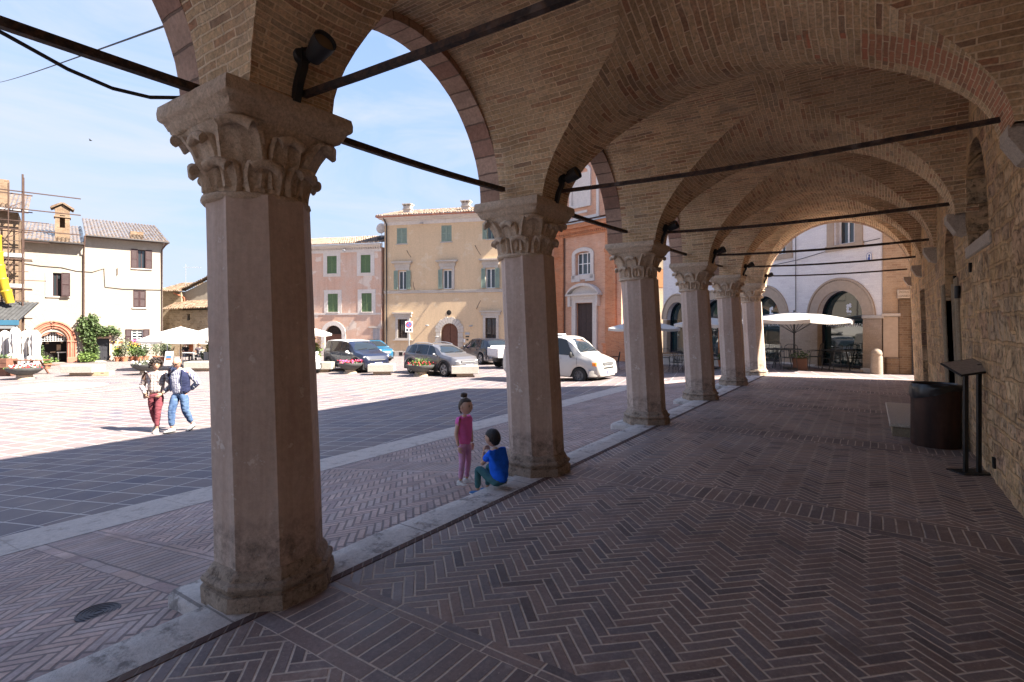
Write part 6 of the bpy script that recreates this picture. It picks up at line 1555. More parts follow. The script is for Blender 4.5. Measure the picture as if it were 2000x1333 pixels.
# ---- boy in blue sitting on the kerb
pb = Vector((-2.74, 3.84)); Hb = 1.06; J = base_joints(Hb, .98)
zk = FZ + .006
seat = zk + .062*Hb
drop = terr(-3.1)
Jb = dict(J)
pel = V(0, 0, .085); Jb['pelvis'] = pel; Jb['waist'] = V(.005, 0, .085+.085); Jb['chest'] = V(.035, 0, .085+.215); Jb['neckb'] = V(.075, 0, .085+.325); Jb['neck'] = V(.092, 0, .085+.362); Jb['head'] = V(.115, 0, .085+.45)
for s_, n in ((1, 'L'), (-1, 'R')):
    Jb['sh'+n] = V(.062, s_*.098, .385); Jb['el'+n] = V(.165, s_*.118, .255); Jb['wr'+n] = V(.215, s_*.045, .385)
    Jb['hip'+n] = V(.03, s_*.052, .075); Jb['kn'+n] = V(.27, s_*.085, .20); Jb['an'+n] = V(.285, s_*.075, -.09); Jb['toe'+n] = V(.375, s_*.085, -.13)
dz = (zk) - terr(-3.05)
for k in Jb: Jb[k] = Jb[k]*.81
Hb *= .81
for n in 'LR': Jb['an'+n].z = -dz + .045; Jb['toe'+n].z = -dz + .02
rzb = PI - .18; 
PB, JB = person('boy in a bright blue T-shirt sitting on the kerb with his back turned', Hb, Jb, (.52, .31, .21), hair_mat('black_hair', (.012, .010, .010)), mat_cloth('bright_blue_cotton', (.02, .14, .78), .15), mat_cloth('teal_trousers', (.06, .15, .16), .15), [plain('blue_trainer', (.03, .12, .3), .7)], (pb.x, pb.y, zk), rzb, (.12, .12), (.160, .130, .146), 1.02, sleeve=.62, sk=1.10, top_low=-.35, curl=(1.1, 1.1), hand=(V(0, -1, .2), V(0, 1, .2)), soles=M_WHITEP, waist_in=1.16, hairargs=dict(k=1.06, front=.38, low=-.80, amp=.035))
# ================================================================== plants
def mat_leaf(name, a, b, c):
    g = NG(name); o = g.obj(); f = g.noise(o, 9, 4, .7); w = g.white(g.vmath('FLOOR', g.vmath('MULTIPLY', o, (16, 16, 16))))
    col = g.ramp(g.math('ADD', g.math('MULTIPLY', f, .55), g.math('MULTIPLY', w, .45)), [(.25, a), (.5, b), (.75, c)])
    return g.out(col, .55, None, 0, .3, **{'Subsurface Weight': 0.0})
M_LEAF = mat_leaf('green_leaves', (.03, .05, .016), (.055, .088, .028), (.10, .14, .05)); M_LEAFB = mat_leaf('bright_leaves', (.05, .09, .018), (.09, .14, .03), (.14, .195, .05)); M_LEAFG = mat_leaf('greyish_leaves', (.06, .08, .04), (.12, .14, .08), (.22, .235, .16))
M_BARK = plain('bark', (.10, .07, .045), .9, .25, 12); M_CLAY = plain('terracotta_pot', (.36, .145, .08), .85, .15, 8); M_SOIL = plain('soil', (.05, .035, .025), .95)
M_FLR = plain('red_petals', (.45, .03, .05), .6, .2, 30); M_FLW = plain('white_petals', (.62, .6, .58), .6, .1, 30); M_FLP = plain('pink_petals', (.5, .12, .26), .6, .2, 30); M_FLY = plain('yellow_petals', (.6, .42, .06), .6, .2, 30)
def leafy(mb, c, r, n, s_, seed, squash=.35):
    rn = random.Random(seed); c = Vector(c)
    for _ in range(n):
        d = Vector((rn.gauss(0, 1), rn.gauss(0, 1), rn.gauss(0, 1))).normalized(); k = rn.random()**squash
        p = c + Vector((d.x*r[0], d.y*r[1], d.z*r[2]))*k*(1+.18*mnoise.noise(d*2.3+Vector((seed, 0, 0)))*2)
        a = Vector((rn.gauss(0, 1), rn.gauss(0, 1), rn.gauss(0, .7))).normalized(); b = a.cross(Vector((rn.gauss(0, 1), rn.gauss(0, 1), rn.gauss(0, 1)))).normalized()
        L, w = s_*rn.uniform(.7, 1.3), s_*rn.uniform(.32, .5); m = a.cross(b)*w*.25
        mb.add([p, p+a*L*.5+b*w+m, p+a*L, p+a*L*.5-b*w+m], [(0, 1, 2), (0, 2, 3)])
def petals(mb, c, r, n, s_, seed):
    rn = random.Random(seed)
    for _ in range(n):
        p = Vector(c)+Vector((rn.uniform(-1, 1)*r[0], rn.uniform(-1, 1)*r[1], rn.uniform(-.3, 1)*r[2])); mb.sphere(p, s_*rn.uniform(.7, 1.3), 5, 4)
def pot(mb, r, h, z=0, k=.72): mb.lathe([(r*k, z), (r*.95, z+h*.86), (r*1.06, z+h*.86), (r*1.06, z+h), (r*.9, z+h), (r*.88, z+h*.9), (.01, z+h*.9)], 16, cap=False)
def shrub(name, label, cat, loc, h, r, leaf, seed, potr=.2, poth=.3, n=260, s_=.10, group=None, flower=None, stem=True):
    t = thing(name, label, cat, loc, 0, group)
    if potr: m = MB(); pot(m, potr, poth); part('pot', m, M_CLAY, t, 40)
    f = MB(); rn = random.Random(seed); zc = (poth if potr else 0)
    for k in range(5):
        a = rn.uniform(0, 2*PI); rr = r*rn.uniform(.0, .5); hh = h*rn.uniform(.55, 1)
        leafy(f, (rr*math.cos(a), rr*math.sin(a), zc+hh*.5), (r*.62, r*.62, hh*.5), n//5, s_, seed*7+k)
    part('foliage', f, leaf, t)
    if stem:
        m = MB()
        for k in range(4): a = rn.uniform(0, 2*PI); m.tube([(0, 0, zc*.8), (r*.2*math.cos(a), r*.2*math.sin(a), zc+h*.4), (r*.45*math.cos(a), r*.45*math.sin(a), zc+h*.8)], [.018, .012, .005], 5)
        part('stems', m, M_BARK, t)
    if flower: m = MB(); petals(m, (0, 0, zc+h*.6), (r*.8, r*.8, h*.5), flower[1], .03, seed); part('flowers', m, flower[0], t)
    return t
# climber between the portal and the side door
t = thing('climbing_plant', 'tall climbing shrub trained up the cream wall and over the black side door', 'plant', F1.world(0, 0), F1.rz)
f = MB(); xa = F1(175, 650)[0]
for (px, py, rx, rz_, n) in ((165, 640, .42, .55, 330), (180, 628, .42, .5, 330), (172, 658, .5, .6, 380), (190, 645, .4, .45, 260), (203, 648, .35, .35, 200), (216, 645, .35, .28, 170), (228, 650, .22, .3, 80), (160, 625, .25, .3, 90), (178, 680, .4, .5, 300), (171, 695, .42, .45, 300), (186, 690, .25, .4, 120)):
    x, z = F1(px, py); leafy(f, (x, -.35, z), (rx, .35, rz_), n, .15, px)
part('foliage', f, M_LEAF, t)
m = MB()
for dx in (-.1, .05, .16): x, z = F1(176, 700); m.tube([(x+dx, -.3, 0), (x+dx*1.6, -.3, 1.2), (x+dx*2.5, -.25, 2.4)], [.05, .04, .02], 6)
part('trunk', m, M_BARK, t)
p = F1.world(F1(170, 705)[0], -.9); shrub('green_shrub', 'dense bright green shrub at the foot of the climber behind a stone bench', 'shrub', (p.x, p.y, terr(p.x)), .75, .75, M_LEAFB, 21, 0, 0, 520, .13)
p = G(86, 721); shrub('potted_shrub', 'low round shrub in a terracotta trough left of the red portal', 'shrub', (p.x, p.y, p.z), .5, .55, M_LEAFB, 22, .35, .3, 380, .12)
p = F1.world(F1(78, 690)[0], -.9); shrub('potted_shrub', 'slim young plant beside the dark shop doorway', 'shrub', (p.x, p.y, terr(p.x)), 1.3, .28, M_LEAF, 23, .16, .3, 160, .12)
LB = [('tall leafy pot plant nearest the black side door', 228, 1.0, .35, M_LEAFB), ('loose airy plant with tall thin shoots, second in the row by the cream house', 240, 1.55, .42, M_LEAFG), ('broad bright green bush in the middle of the potted row', 256, .95, .5, M_LEAFB), ('dark low bush in front of the flower boxed window', 268, .8, .45, M_LEAF), ('white flowering bush under the shuttered ground floor window', 281, .95, .5, M_LEAFG), ('tall feathery plant at the right end of the potted row', 300, 1.5, .45, M_LEAFG)]
for i, (lb, px, h, r, lf) in enumerate(LB):
    p = F1.world(F1(px, 700)[0], -1.0-.3*(i % 2)); shrub('potted_plant', lb, 'plant', (p.x, p.y, terr(p.x)), h, r, lf, 31+i, .22, .32, 380 if h < 1.2 else 260, .12, 'potted plants along the cream house', (M_FLW, 90) if i == 4 else ((M_FLY, 44) if i in (0, 2) else None))
p = WD(402, 33.5); shrub('potted_plant', 'pale green bush by the low bench under the parasols', 'plant', (p.x, p.y, terr(p.x)), .7, .45, M_LEAFG, 41, .2, .25, 260, .12)
p = WD(321, 36.0); shrub('potted_plant', 'grey green bush at the corner of the cream house beside the parking sign', 'plant', (p.x, p.y, terr(p.x)), 1.3, .6, M_LEAFG, 42, .3, .35, 380, .12)
p = WD(617, 34); shrub('potted_plant', 'tall yellow green plant in front of the pink house', 'plant', (p.x, p.y, terr(p.x)), 1.3, .5, M_LEAFB, 43, .3, .4, 300, .14, None, (M_FLY, 44))
p = WD(411, 33.0); t = shrub('potted_plant', 'square clipped green plant in a tall grey planter', 'plant', (p.x, p.y, terr(p.x)), .75, .3, M_LEAFB, 44, 0, .75, 200, .12)
m = MB(); m.box(-.28, .28, -.28, .28, 0, .8, bev=.02); part('planter_box', m, plain('grey_planter', (.4, .4, .4), .7), t)
for ch in t.children:
    if not ch.name.startswith('planter_box'): ch.location.z = .7
p = F7.world(-7.05, -.75); t = shrub('topiary_ball', 'clipped green ball in a terracotta pot outside the arched shop', 'plant', (p.x, p.y, terr(p.x)), .42, .26, M_LEAFB, 45, .17, .32, 420, .06)
# window box flowers
m = MB(); w4_ = FBOX[1]; leafy(m, ((w4_[0]+w4_[1])/2, -.2, w4_[2]+.12), (.55, .12, .12), 120, .08, 51); t = thing('window_flowers', 'pink flowers trailing from the box on the shuttered window', 'flowers', F1.loc, F1.rz); part('leaves', m, M_LEAF, t)
m = MB(); petals(m, ((w4_[0]+w4_[1])/2+.1, -.22, w4_[2]+.15), (.5, .1, .12), 60, .045, 52); part('flowers', m, M_FLP, t)
# ---- flower bowls on pedestals
M_BOWL = plain('dark_cast_bowl', (.075, .075, .072), .75, .2, 7, bump=.2); M_PED = mat_carved('pedestal_stone', (.33, .25, .18), (.42, .33, .25), (.2, .15, .1), .4)
def bowl(label, px, py, r, plants, seed):
    p = G(px, py); t = thing('flower_bowl', label, 'planter', (p.x, p.y, p.z), 0, 'round planters on the square')
    m = MB(); m.lathe([(.05, .19), (r*.40, .20), (r*.72, .29), (r*.94, .42), (r, .50), (r, .545), (r*.93, .545), (r*.9, .47), (.02, .46)], 28, cap=False); part('bowl', m, M_BOWL, t, 40)
    m = MB(); m.lathe([(r*.54, -.02), (r*.52, .07), (r*.44, .09), (r*.42, .20), (.02, .21)], 16); part('pedestal', m, M_PED, t, 40)
    m = MB(); leafy(m, (0, 0, .52), (r*.85, r*.85, plants[0]*.5), 260, .09, seed); 
    if plants[0] > .3:
        rn = random.Random(seed)
        for k in range(90):
            a = rn.uniform(0, 2*PI); l = rn.uniform(.25, .5); d = Vector((math.cos(a)*rn.uniform(.2, 1), math.sin(a)*rn.uniform(.2, 1), 1)).normalized(); b = d.cross(Vector((0, 0, 1))).normalized()*.02; p0 = Vector((rn.uniform(-.3, .3), rn.uniform(-.3, .3), .5)); m.add([p0-b, p0+b, p0+d*l], [(0, 1, 2)])
    part('foliage', m, plants[1], t)
    for mt, n in plants[2]: m = MB(); petals(m, (0, 0, .56), (r*.75, r*.75, .12), n, .035, seed+n); part('flowers', m, mt, t)
bowl('dark flower bowl with white and red flowers in front of the picnic table', 48, 741, .68, (.2, M_LEAFB, ((M_FLW, 55), (M_FLR, 45))), 61)
bowl('dark bowl heaped with white blossom behind the walking couple', 287, 732, .68, (.32, M_LEAFG, ((M_FLW, 70),)), 62)
bowl('dark bowl with sparse red and pink flowers in front of the dark blue hatchback', 684, 730, .62, (.14, M_LEAFG, ((M_FLR, 46), (M_FLP, 42))), 63)
bowl('dark bowl with tall spiky green plants in front of the grey crossover', 822, 735, .66, (.8, M_LEAFB, ((M_FLR, 40),)), 64)
# ---- stone benches
M_BENCH = mat_carved('travertine_bench', (.33, .295, .255), (.41, .375, .33), (.2, .17, .145), .35)
def bench(label, px, py, a=.62, b=.45, rot=40):
    p = G(px, py); t = thing('stone_bench', label, 'bench', (p.x, p.y, p.z), R(rot), 'square stone benches on the plaza')
    m = MB(); m.box(-a, a, -b, b, .17, .52, bev=.015); part('seat_block', m, M_BENCH, t)
    m = MB(); m.box(-a*.62, a*.62, -b*.62, b*.62, -.03, .17, bev=.01); part('foot', m, M_PED, t)
bench('pale stone bench in front of the green shrub at the cream house', 163, 734, .72, .5)
bench('pale stone bench behind the walking man, under the open parasol', 392, 725, .66, .46)
bench('pale stone bench just right of the nearest column, beside the white car', 628, 727)
bench('pale stone bench between the two flower bowls, in front of the hatchback', 746, 732)
bench('pale stone bench in front of the grey crossover, left of the second column', 908, 736)
p = G(198, 734); t = thing('timber_box', 'low pale box lying on the paving beside the stone bench', 'box', (p.x, p.y, p.z), R(38)); m = MB(); m.box(-.5, .5, -.2, .2, 0, .22, bev=.01); part('box', m, plain('raw_timber', (.42, .31, .2), .8, .2), t); m = MB(); m.box(.1, .25, -.202, -.198, .12, .15); part('slot', m, M_DARK, t)
# ================================================================== parasols
M_CANVAS = plain('white_canvas', (.46, .435, .40), .85, .05, 5, bump=.1); M_POLEW = plain('wooden_pole', (.22, .12, .06), .6, .2, 10); M_POLED = plain('dark_pole', (.03, .032, .035), .5)
def parasol(label, loc, r, zedge, zapex, polemat, rz=0, base=True, n=8, sq=False):
    t = thing('parasol', label, 'parasol', loc, rz, 'open white parasols')
    m = MB(); S = 6; rings = []
    for k in range(7):
        q = k/6; row = []
        for i in range(n*S):
            a = 2*PI*i/(n*S); ph = (i % S)/S; chord = math.cos(PI/n)/math.cos((ph-.5)*2*PI/n)
            if sq: chord = min(1/max(abs(math.cos(a)), abs(math.sin(a))), 1.42)*.9
            sag = -.05*q*math.sin(PI*ph); rr = r*q*chord; row.append((rr*math.cos(a), rr*math.sin(a), zapex-(zapex-zedge)*(q**1.12)+sag*q+.04*math.sin(PI*q)))
        rings.append(row)
    rings[0] = [(x*0+.02*math.cos(i), y*0+.02*math.sin(i), zapex+.02) for i, (x, y, z) in enumerate(rings[0])]
    last = rings[-1]; rings.append([(x*1.0, y*1.0, z-.12) for x, y, z in last]); m.ring_loft(rings, cap=False)
    part('canopy', m, M_CANVAS, t, 30)
    m = MB(); m.tube([(0, 0, .05), (0, 0, zapex+.08)], .03, 8); part('pole', m, polemat, t)
    for i in range(n):
        a = 2*PI*i/n; m = MB(); c = (1.4*.9 if sq and i % 2 else (.9 if sq else 1)); m.tube([(0, 0, zapex-.03), (r*c*.97*math.cos(a), r*c*.97*math.sin(a), zedge-.02)], .012, 4); m.tube([(0, 0, zapex-.75), (r*.5*c*math.cos(a), r*.5*c*math.sin(a), zapex-(zapex-zedge)*.46-.03)], .01, 4); part('rib', m, polemat, t)
    if base: m = MB(); m.box(-.3, .3, -.3, .3, -.02, .08, bev=.02); m.tube([(0, 0, .05), (0, 0, .4)], .045, 8); part('base', m, M_BLACK, t)
    return t
def gl_(px, D): p = WD(px, D); return (p.x, p.y, terr(p.x))
def par(label, px, D, half, ye, ya, pm, **k):
    l = gl_(px, D); parasol(label, l, half*D/F_PX, zat(ye, D)-l[2], zat(ya, D)-l[2], pm, **k)
par('large white parasol on a wooden pole to the left of the nearest column', 353, 30.0, 76, 664, 639, M_POLEW)
par('white parasol half hidden by the nearest column, behind the couple', 436, 31.5, 82, 661, 634, M_POLEW)
par('lower white parasol behind the nearest column, farther from the square', 405, 36.0, 66, 666, 650, M_POLEW)
par('white parasol emerging right of the nearest column, before the pink house', 577, 33.0, 68, 652, 634, M_POLED)
par('square pale parasol over the cafe table at the far end of the arcade', 1551, 18.9, 104, 625, 611, M_POLED, rz=.35, n=8)
par('pale parasol behind the third column, over the wooden cafe tables', 1256, 26.0, 72, 641, 627, M_POLED)
par('pale parasol behind the fourth and fifth columns, by the arched shop', 1390, 23.0, 74, 633, 622, M_POLED)
# closed parasols
def closed(label, px, D, zt):
    l = gl_(px, D); t = thing('closed_parasol', label, 'parasol', l, 0, 'closed cream parasols in a row'); m = MB(); rings = []
    z1 = zat(zt, D)-l[2]; prof = [(.05, z1), (.13, z1-.08), (.21, z1-.28), (.20, z1-.5), (.24, z1-.62), (.20, z1-.9), (.19, z1-1.2), (.16, z1-1.35), (.25, z1-1.42), (.28, z1-1.75), (.24, z1-1.98)]
    rn = random.Random(px)
    for r, z in prof: rings.append([(r*(1+.22*math.cos(8*a+px)+.08*math.cos(3*a+z*4))*math.cos(a), r*(1+.22*math.cos(8*a+px)+.08*math.cos(3*a+z*4))*math.sin(a), z+.05*math.cos(4*a+px)*(z < z1-1.3)) for a in [2*PI*i/40 for i in range(40)]])
    m.ring_loft(rings); part('folded_canopy', m, M_CANVAS, t, 40); m = MB(); m.tube([(0, 0, 0), (0, 0, z1+.1)], .025, 6); part('pole', m, M_POLED, t)
    m = MB(); m.tube([(.19*math.cos(a), .19*math.sin(a), z1-1.37) for a in [2*PI*i/16 for i in range(17)]], .018, 4); part('strap', m, M_CANVAS, t)
for lb, px, D, zt in (('leftmost of the four closed cream parasols beside the portal', 9, 27.4, 646), ('tallest closed cream parasol, second from the left in the row', 30, 27.2, 640), ('third closed cream parasol in the row by the portal', 50, 27.5, 646), ('closed cream parasol nearest the red portal', 68, 27.4, 645)): closed(lb, px, D, zt)
# picnic table
l = gl_(36, 26.4); t = thing('picnic_table', 'brown wooden picnic table in front of the closed parasols', 'table', l, R(34.2)); M_TIMB = plain('red_brown_timber', (.16, .075, .05), .7, .25, 8)
for k in range(4): m = MB(); m.box(-1.3, 1.3, -.36+k*.185, -.36+k*.185+.165, .72, .76); part('tabletop_board', m, M_TIMB, t)
for y in (-.75, .75): m = MB(); m.box(-1.3, 1.3, y-.13, y+.13, .42, .46); part('seat', m, M_TIMB, t)
for x in (-.9, .9):
    m = MB(); m.tube([(x, -.7, 0), (x, -.2, .72)], .045, 4); m.tube([(x, .7, 0), (x, .2, .72)], .045, 4); m.box(x-.03, x+.03, -.8, .8, .36, .42); part('leg_frame', m, M_TIMB, t)
l = gl_(2, 26.0); t = thing('wooden_crate_planter', 'dark wooden planter box at the left edge beside the picnic table', 'planter', l, R(34.2)); m = MB(); m.box(-.65, .55, -.3, .3, 0, .85, bev=.01); [m.box(-.65, .55, -.31, -.3, .05+k*.2, .2+k*.2) for k in range(4)]; part('box', m, M_TIMB, t); m = MB(); leafy(m, (0, 0, .9), (.5, .25, .15), 160, .09, 71); part('foliage', m, M_LEAF, t)
# ================================================================== cafe furniture
def chair(name, label, mat, group=None):
    t = thing(name, label, 'chair', (0, 0, 0), 0, group)
    m = MB(); m.box(-.21, .21, -.21, .21, .43, .45, bev=.008); part('seat', m, mat, t)
    m = MB(); m.tube([(-.2, -.2, .44), (-.22, -.25, .70), (-.19, -.27, .86), (-.1, -.285, .92), (.1, -.285, .92), (.19, -.27, .86), (.22, -.25, .70), (.2, -.2, .44)], .012, 5)
    for k in range(5): x = -.13+.065*k; m.tube([(x, -.2, .45), (x, -.26, .72), (x, -.283, .915)], .006, 4)
    part('backrest', m, mat, t)
    for sx in (-1, 1): m = MB(); m.tube([(sx*.22, -.25, .66), (sx*.25, -.05, .67), (sx*.24, .16, .65), (sx*.21, .19, .44)], .011, 5); part('armrest', m, mat, t)
    for sx in (-1, 1):
        for sy in (-1, 1): m = MB(); m.tube([(sx*.19, sy*.18, .44), (sx*.22, sy*.22, 0)], .011, 5); part('leg', m, mat, t)
    return t
def table(name, label, tm, lm, w, d, h, group=None, rnd=False):
    t = thing(name, label, 'table', (0, 0, 0), 0, group); m = MB()
    if rnd: m.lathe([(w*.5, h-.03), (w*.52, h-.02), (w*.52, h), (.01, h)], 24)
    else: m.box(-w/2, w/2, -d/2, d/2, h-.03, h, bev=.008)
    part('tabletop', m, tm, t)
    for sx in (-1, 1):
        for sy in (-1, 1): m = MB(); a, b = (w*.28, w*.28) if rnd else (w/2-.05, d/2-.05); m.tube([(sx*a*(.6 if rnd else 1), sy*b*(.6 if rnd else 1), h-.03), (sx*a, sy*b, 0)], .02, 4); part('leg', m, lm, t)
    return t
CH = chair('cafe_chair', '', M_BLACK, 'black metal cafe chairs'); TBR = table('cafe_table', '', M_BLACK, M_BLACK, 1.15, 1.15, .72, 'cafe tables', True); TBW = table('cafe_table', '', plain('worn_table_wood', (.27, .19, .12), .6, .2), M_BLACK, 1.5, .75, .74, 'cafe tables')
used = {'c': 0, 'r': 0, 'w': 0}
def put(kind, label, px, D, rot):
    src = {'c': CH, 'r': TBR, 'w': TBW}[kind]; l = gl_(px, D)
    if l[1] < YEND+.28 and l[0] > -3.4: l = (l[0], YEND+.3+.3, l[2])
    if not used[kind]: src.location = l; src.rotation_euler = (0, 0, R(rot)); src['label'] = label; o = src
    else: o = dup(src, l, R(rot), label)
    used[kind] = 1; return o
put('r', 'round black metal table under the square parasol at the arcade end', 1530, 19.2, 0)
put('r', 'small black round table between the parasol and the corner arch', 1640, 19.0, 0)
for lb, px, D, rot in (('black chair at the left of the round table next to the sixth column', 1497, 19.6, 250), ('black chair in front of the round table, its back to the arcade', 1541, 18.6, 20), ('black chair right of the parasol pole, turned sideways', 1590, 19.4, 110), ('black chair by the arched shop window, facing the round table', 1602, 20.3, 150), ('black chair with its back to the corner arch window', 1672, 18.7, 205), ('black chair nearest the corner arch plinth', 1624, 18.4, 60), ('black chair behind the round table, against the taupe pier', 1512, 20.6, 180)): put('c', lb, px, D, rot)
put('w', 'wooden topped table in front between the third and fourth columns', 1308, 23.0, 30); put('w', 'wooden topped table farther back between the third and fourth columns', 1292, 26.5, 30)
for lb, px, D, rot in (('black chair pulled up to the front wooden table', 1320, 22.4, 40), ('black chair at the back of the wooden tables', 1300, 28.0, 200), ('black chair on the far side of the front wooden table', 1326, 24.3, 215), ('black chair stacked among others by the narrow brick house', 1283, 29.2, 150), ('black chair seen between the fourth and fifth columns', 1394, 22.4, 60), ('black chair beside the front of the white van', 1200, 27.0, 120)): put('c', lb, px, D, rot)
l = gl_(1563, 18.75); l = (l[0], max(l[1], YEND+.55), l[2]); t = thing('square_planter', 'dark square planter with a small bush beneath the parasol', 'planter', l); m = MB(); m.box(-.22, .22, -.22, .22, 0, .42, bev=.02); part('box', m, plain('rust_planter', (.12, .06, .04), .8), t); m = MB(); leafy(m, (0, 0, .5), (.35, .35, .16), 200, .07, 81); part('foliage', m, M_LEAF, t)
# seated guests under the left parasols
l = gl_(376, 34.0); TG = table('cafe_table', 'small table with two seated guests under the left parasols', M_WHITEP, M_GREYC, .9, .8, .74); TG.location = l; TG.rotation_euler = (0, 0, R(20))
CW = chair('cafe_chair', 'white metal chair on the right of the guests table', M_WHITEP, None); l2 = gl_(389, 33.8); CW.location = l2; CW.rotation_euler = (0, 0, R(105)); CW2 = dup(CW, gl_(362, 34.4), R(-70), 'white metal chair on the left of the guests table, behind the walking man')
def seated(label, loc, rz, skin, hair, top, legs, H=1.66):
    J = base_joints(H); D = {k: Vector(v) for k, v in J.items()}; off = .46+.07*H - J['pelvis'].z
    for k in D:
        if k[:2] not in ('kn', 'an', 'to'): D[k].z += off
    for s_, n in ((1, 'L'), (-1, 'R')):
        D['kn'+n] = V(.43, s_*.11, .52); D['an'+n] = V(.40, s_*.11, .08); D['toe'+n] = V(.55, s_*.12, .03); D['el'+n] = D['sh'+n]+V(.12, s_*.06, -.27); D['wr'+n] = D['sh'+n]+V(.36, -s_*.02, -.24)
    return person(label, H, D, skin, hair, top, legs, [M_BLACK], loc, rz, (0, .1), (.225, .155, .19), sleeve=.5, sk=1.08, top_low=.0, hairargs=dict(k=1.10, front=.3, low=-.5, amp=.05))
seated('seated guest in a dark top at the table behind the walking man', (l2[0], l2[1], l2[2]), R(105)+PI/2, (.42, .24, .17), hair_mat('brown_hair', (.08, .045, .025)), mat_cloth('dark_blouse', (.06, .05, .06)), mat_cloth('dark_trousers', (.04, .04, .05)))
p2 = gl_(362, 34.4); seated('seated guest with dark hair facing right under the left parasol', p2, R(-70)+PI/2, (.42, .22, .15), hair_mat('dark_hair', (.02, .014, .012)), mat_cloth('black_top', (.03, .03, .035)), mat_cloth('grey_trousers', (.12, .12, .13)))
# ================================================================== signs
l = gl_(327, 34.5); t = thing('parking_sign', 'white sign with a blue symbol on a post at the cream house corner', 'sign', l, TH); m = MB(); z = zat(665, 34.5)-l[2]; m.tube([(0, 0, 0), (0, 0, z+.2)], .035, 8); part('post', m, M_GREYC, t); m = MB(); m.box(-.28, .28, -.05, -.03, z-.18, z+.2, bev=.006); pn = part('panel', m, M_WHITEP, t)
m = MB(); M_SGB = plain('sign_blue', (.02, .22, .55), .5); m.lathe([(.13, 0), (.13, .006), (.01, .006)], 20, M=Matrix.Translation((0, -.05, z+.04)) @ Matrix.Rotation(PI/2, 4, 'X')); m.box(-.07, .07, -.06, -.05, z-.08, z-.03); part('symbol', m, M_SGB, pn)
l = gl_(331, 33.2); t = thing('board_stand', 'white A-shaped board with a blue and orange poster', 'sign', l, TH); m = MB(); m.add([(-.24, -.18, 0), (.24, -.18, 0), (.24, 0, .85), (-.24, 0, .85), (-.24, -.15, 0), (.24, -.15, 0), (.24, .03, .85), (-.24, .03, .85)], [(0, 1, 2, 3), (4, 7, 6, 5), (0, 4, 5, 1), (1, 5, 6, 2), (2, 6, 7, 3), (3, 7, 4, 0)]); pn = part('panel', m, M_WHITEP, t)
m = MB(); m.add([(-.24, .24, 0), (.24, .24, 0), (.24, .03, .85), (-.24, .03, .85)], [(0, 1, 2, 3)]); part('rear_panel', m, M_WHITEP, t)
for (a, b, mt) in ((.30, .42, plain('poster_orange', (.45, .14, .06), .6)), (.42, .58, plain('poster_blue', (.06, .16, .36), .6))): m = MB(); q = lambda zz: -.18+.18*zz/.85-.004; m.add([(-.17, q(a), a), (.17, q(a), a), (.17, q(b), b), (-.17, q(b), b)], [(0, 1, 2, 3)]); part('poster', m, mt, pn)
D = 38.5; l = gl_(799, D); t = thing('no_parking_sign', 'no parking sign with a red ringed blue disc on a grey post', 'sign', l, TH); m = MB(); z1 = zat(628, D)-l[2]; m.tube([(0, 0, 0), (0, 0, z1+.1)], .035, 8); part('post', m, M_GREYC, t); m = MB(); m.box(-.27, .27, -.06, -.04, z1-.80, z1, bev=.01); pn = part('panel', m, M_WHITEP, t)
def disc(mb, r0, r1, z, y): mb.lathe([(r0, 0), (r1, 0), (r1, .006), (r0, .006), (r0, 0)], 24, M=Matrix.Translation((0, y, z)) @ Matrix.Rotation(PI/2, 4, 'X'), cap=False)
m = MB(); disc(m, .0, .17, z1-.24, -.061); part('blue_disc', m, M_SGB, pn); M_RED = plain('sign_red', (.55, .03, .03), .5)
m = MB(); disc(m, .16, .22, z1-.24, -.064); m.add([(x, -.071, z1-.24+z) for x, z in ((-.14, .10), (-.10, .14), (.14, -.10), (.10, -.14))], [(0, 1, 2, 3)]); part('red_ring', m, M_RED, pn)
m = MB(); m.box(-.2, -.03, -.066, -.06, z1-.70, z1-.56); m.box(.04, .2, -.066, -.06, z1-.70, z1-.56); part('plate_symbols', m, plain('sign_black', (.03, .03, .05), .5), pn)
# ================================================================== scaffolded house at the left edge
F10 = Facade(36, 31.5, (.262, .965), -.88)
H10 = thing('scaffolded_house', 'brick house at the left edge with a clay tiled roof behind scaffolding', 'house', F10.loc, F10.rz)
_, ze = F10(30, 412)
m = MB(); m.box(-9, .0, .0, 6, -.1, ze-.1); part('wall', m, M_OLDBR, H10); m = MB(); coppi(m, -9, .45, -.5, ze+.02, 5, R(20)); part('roof', m, M_TILES, H10, 50); m = MB(); m.box(-9, .45, -.62, -.42, ze-.12, ze+.06, bev=.02); part('gutter', m, M_GREYC, H10)
m = MB(); m.box(-9, .3, -.03, .0, 1.9, 2.05); part('string_course', m, M_TRIM, H10); m = MB(); x_, z_ = F10(4, 345); m.box(x_-.35, x_+.25, .8, 1.4, ze, z_); part('chimney', m, M_OLDBR, H10)
m = MB(); m.box(-2.6, -1.0, -.02, .02, -.05, 2.1); part('red_doorway', m, plain('reddish_timber_door', (.2, .075, .05), .7), H10)
SCF = thing('scaffold', 'rusty tubular scaffold with planks standing against the brick house', 'scaffold', F10.loc, F10.rz); M_SCF = plain('rusty_scaffold_tube', (.075, .045, .035), .7, .3, 9, .3)
zt_ = F10(43, 352)[1]
for x in (-6.5, -4.3, -2.1, .25):
    for y in (-.75, -1.65): m = MB(); m.tube([(x, y, -.05), (x, y, zt_ - (0 if x > 0 else .4))], .045, 6); part('upright', m, M_SCF, SCF)
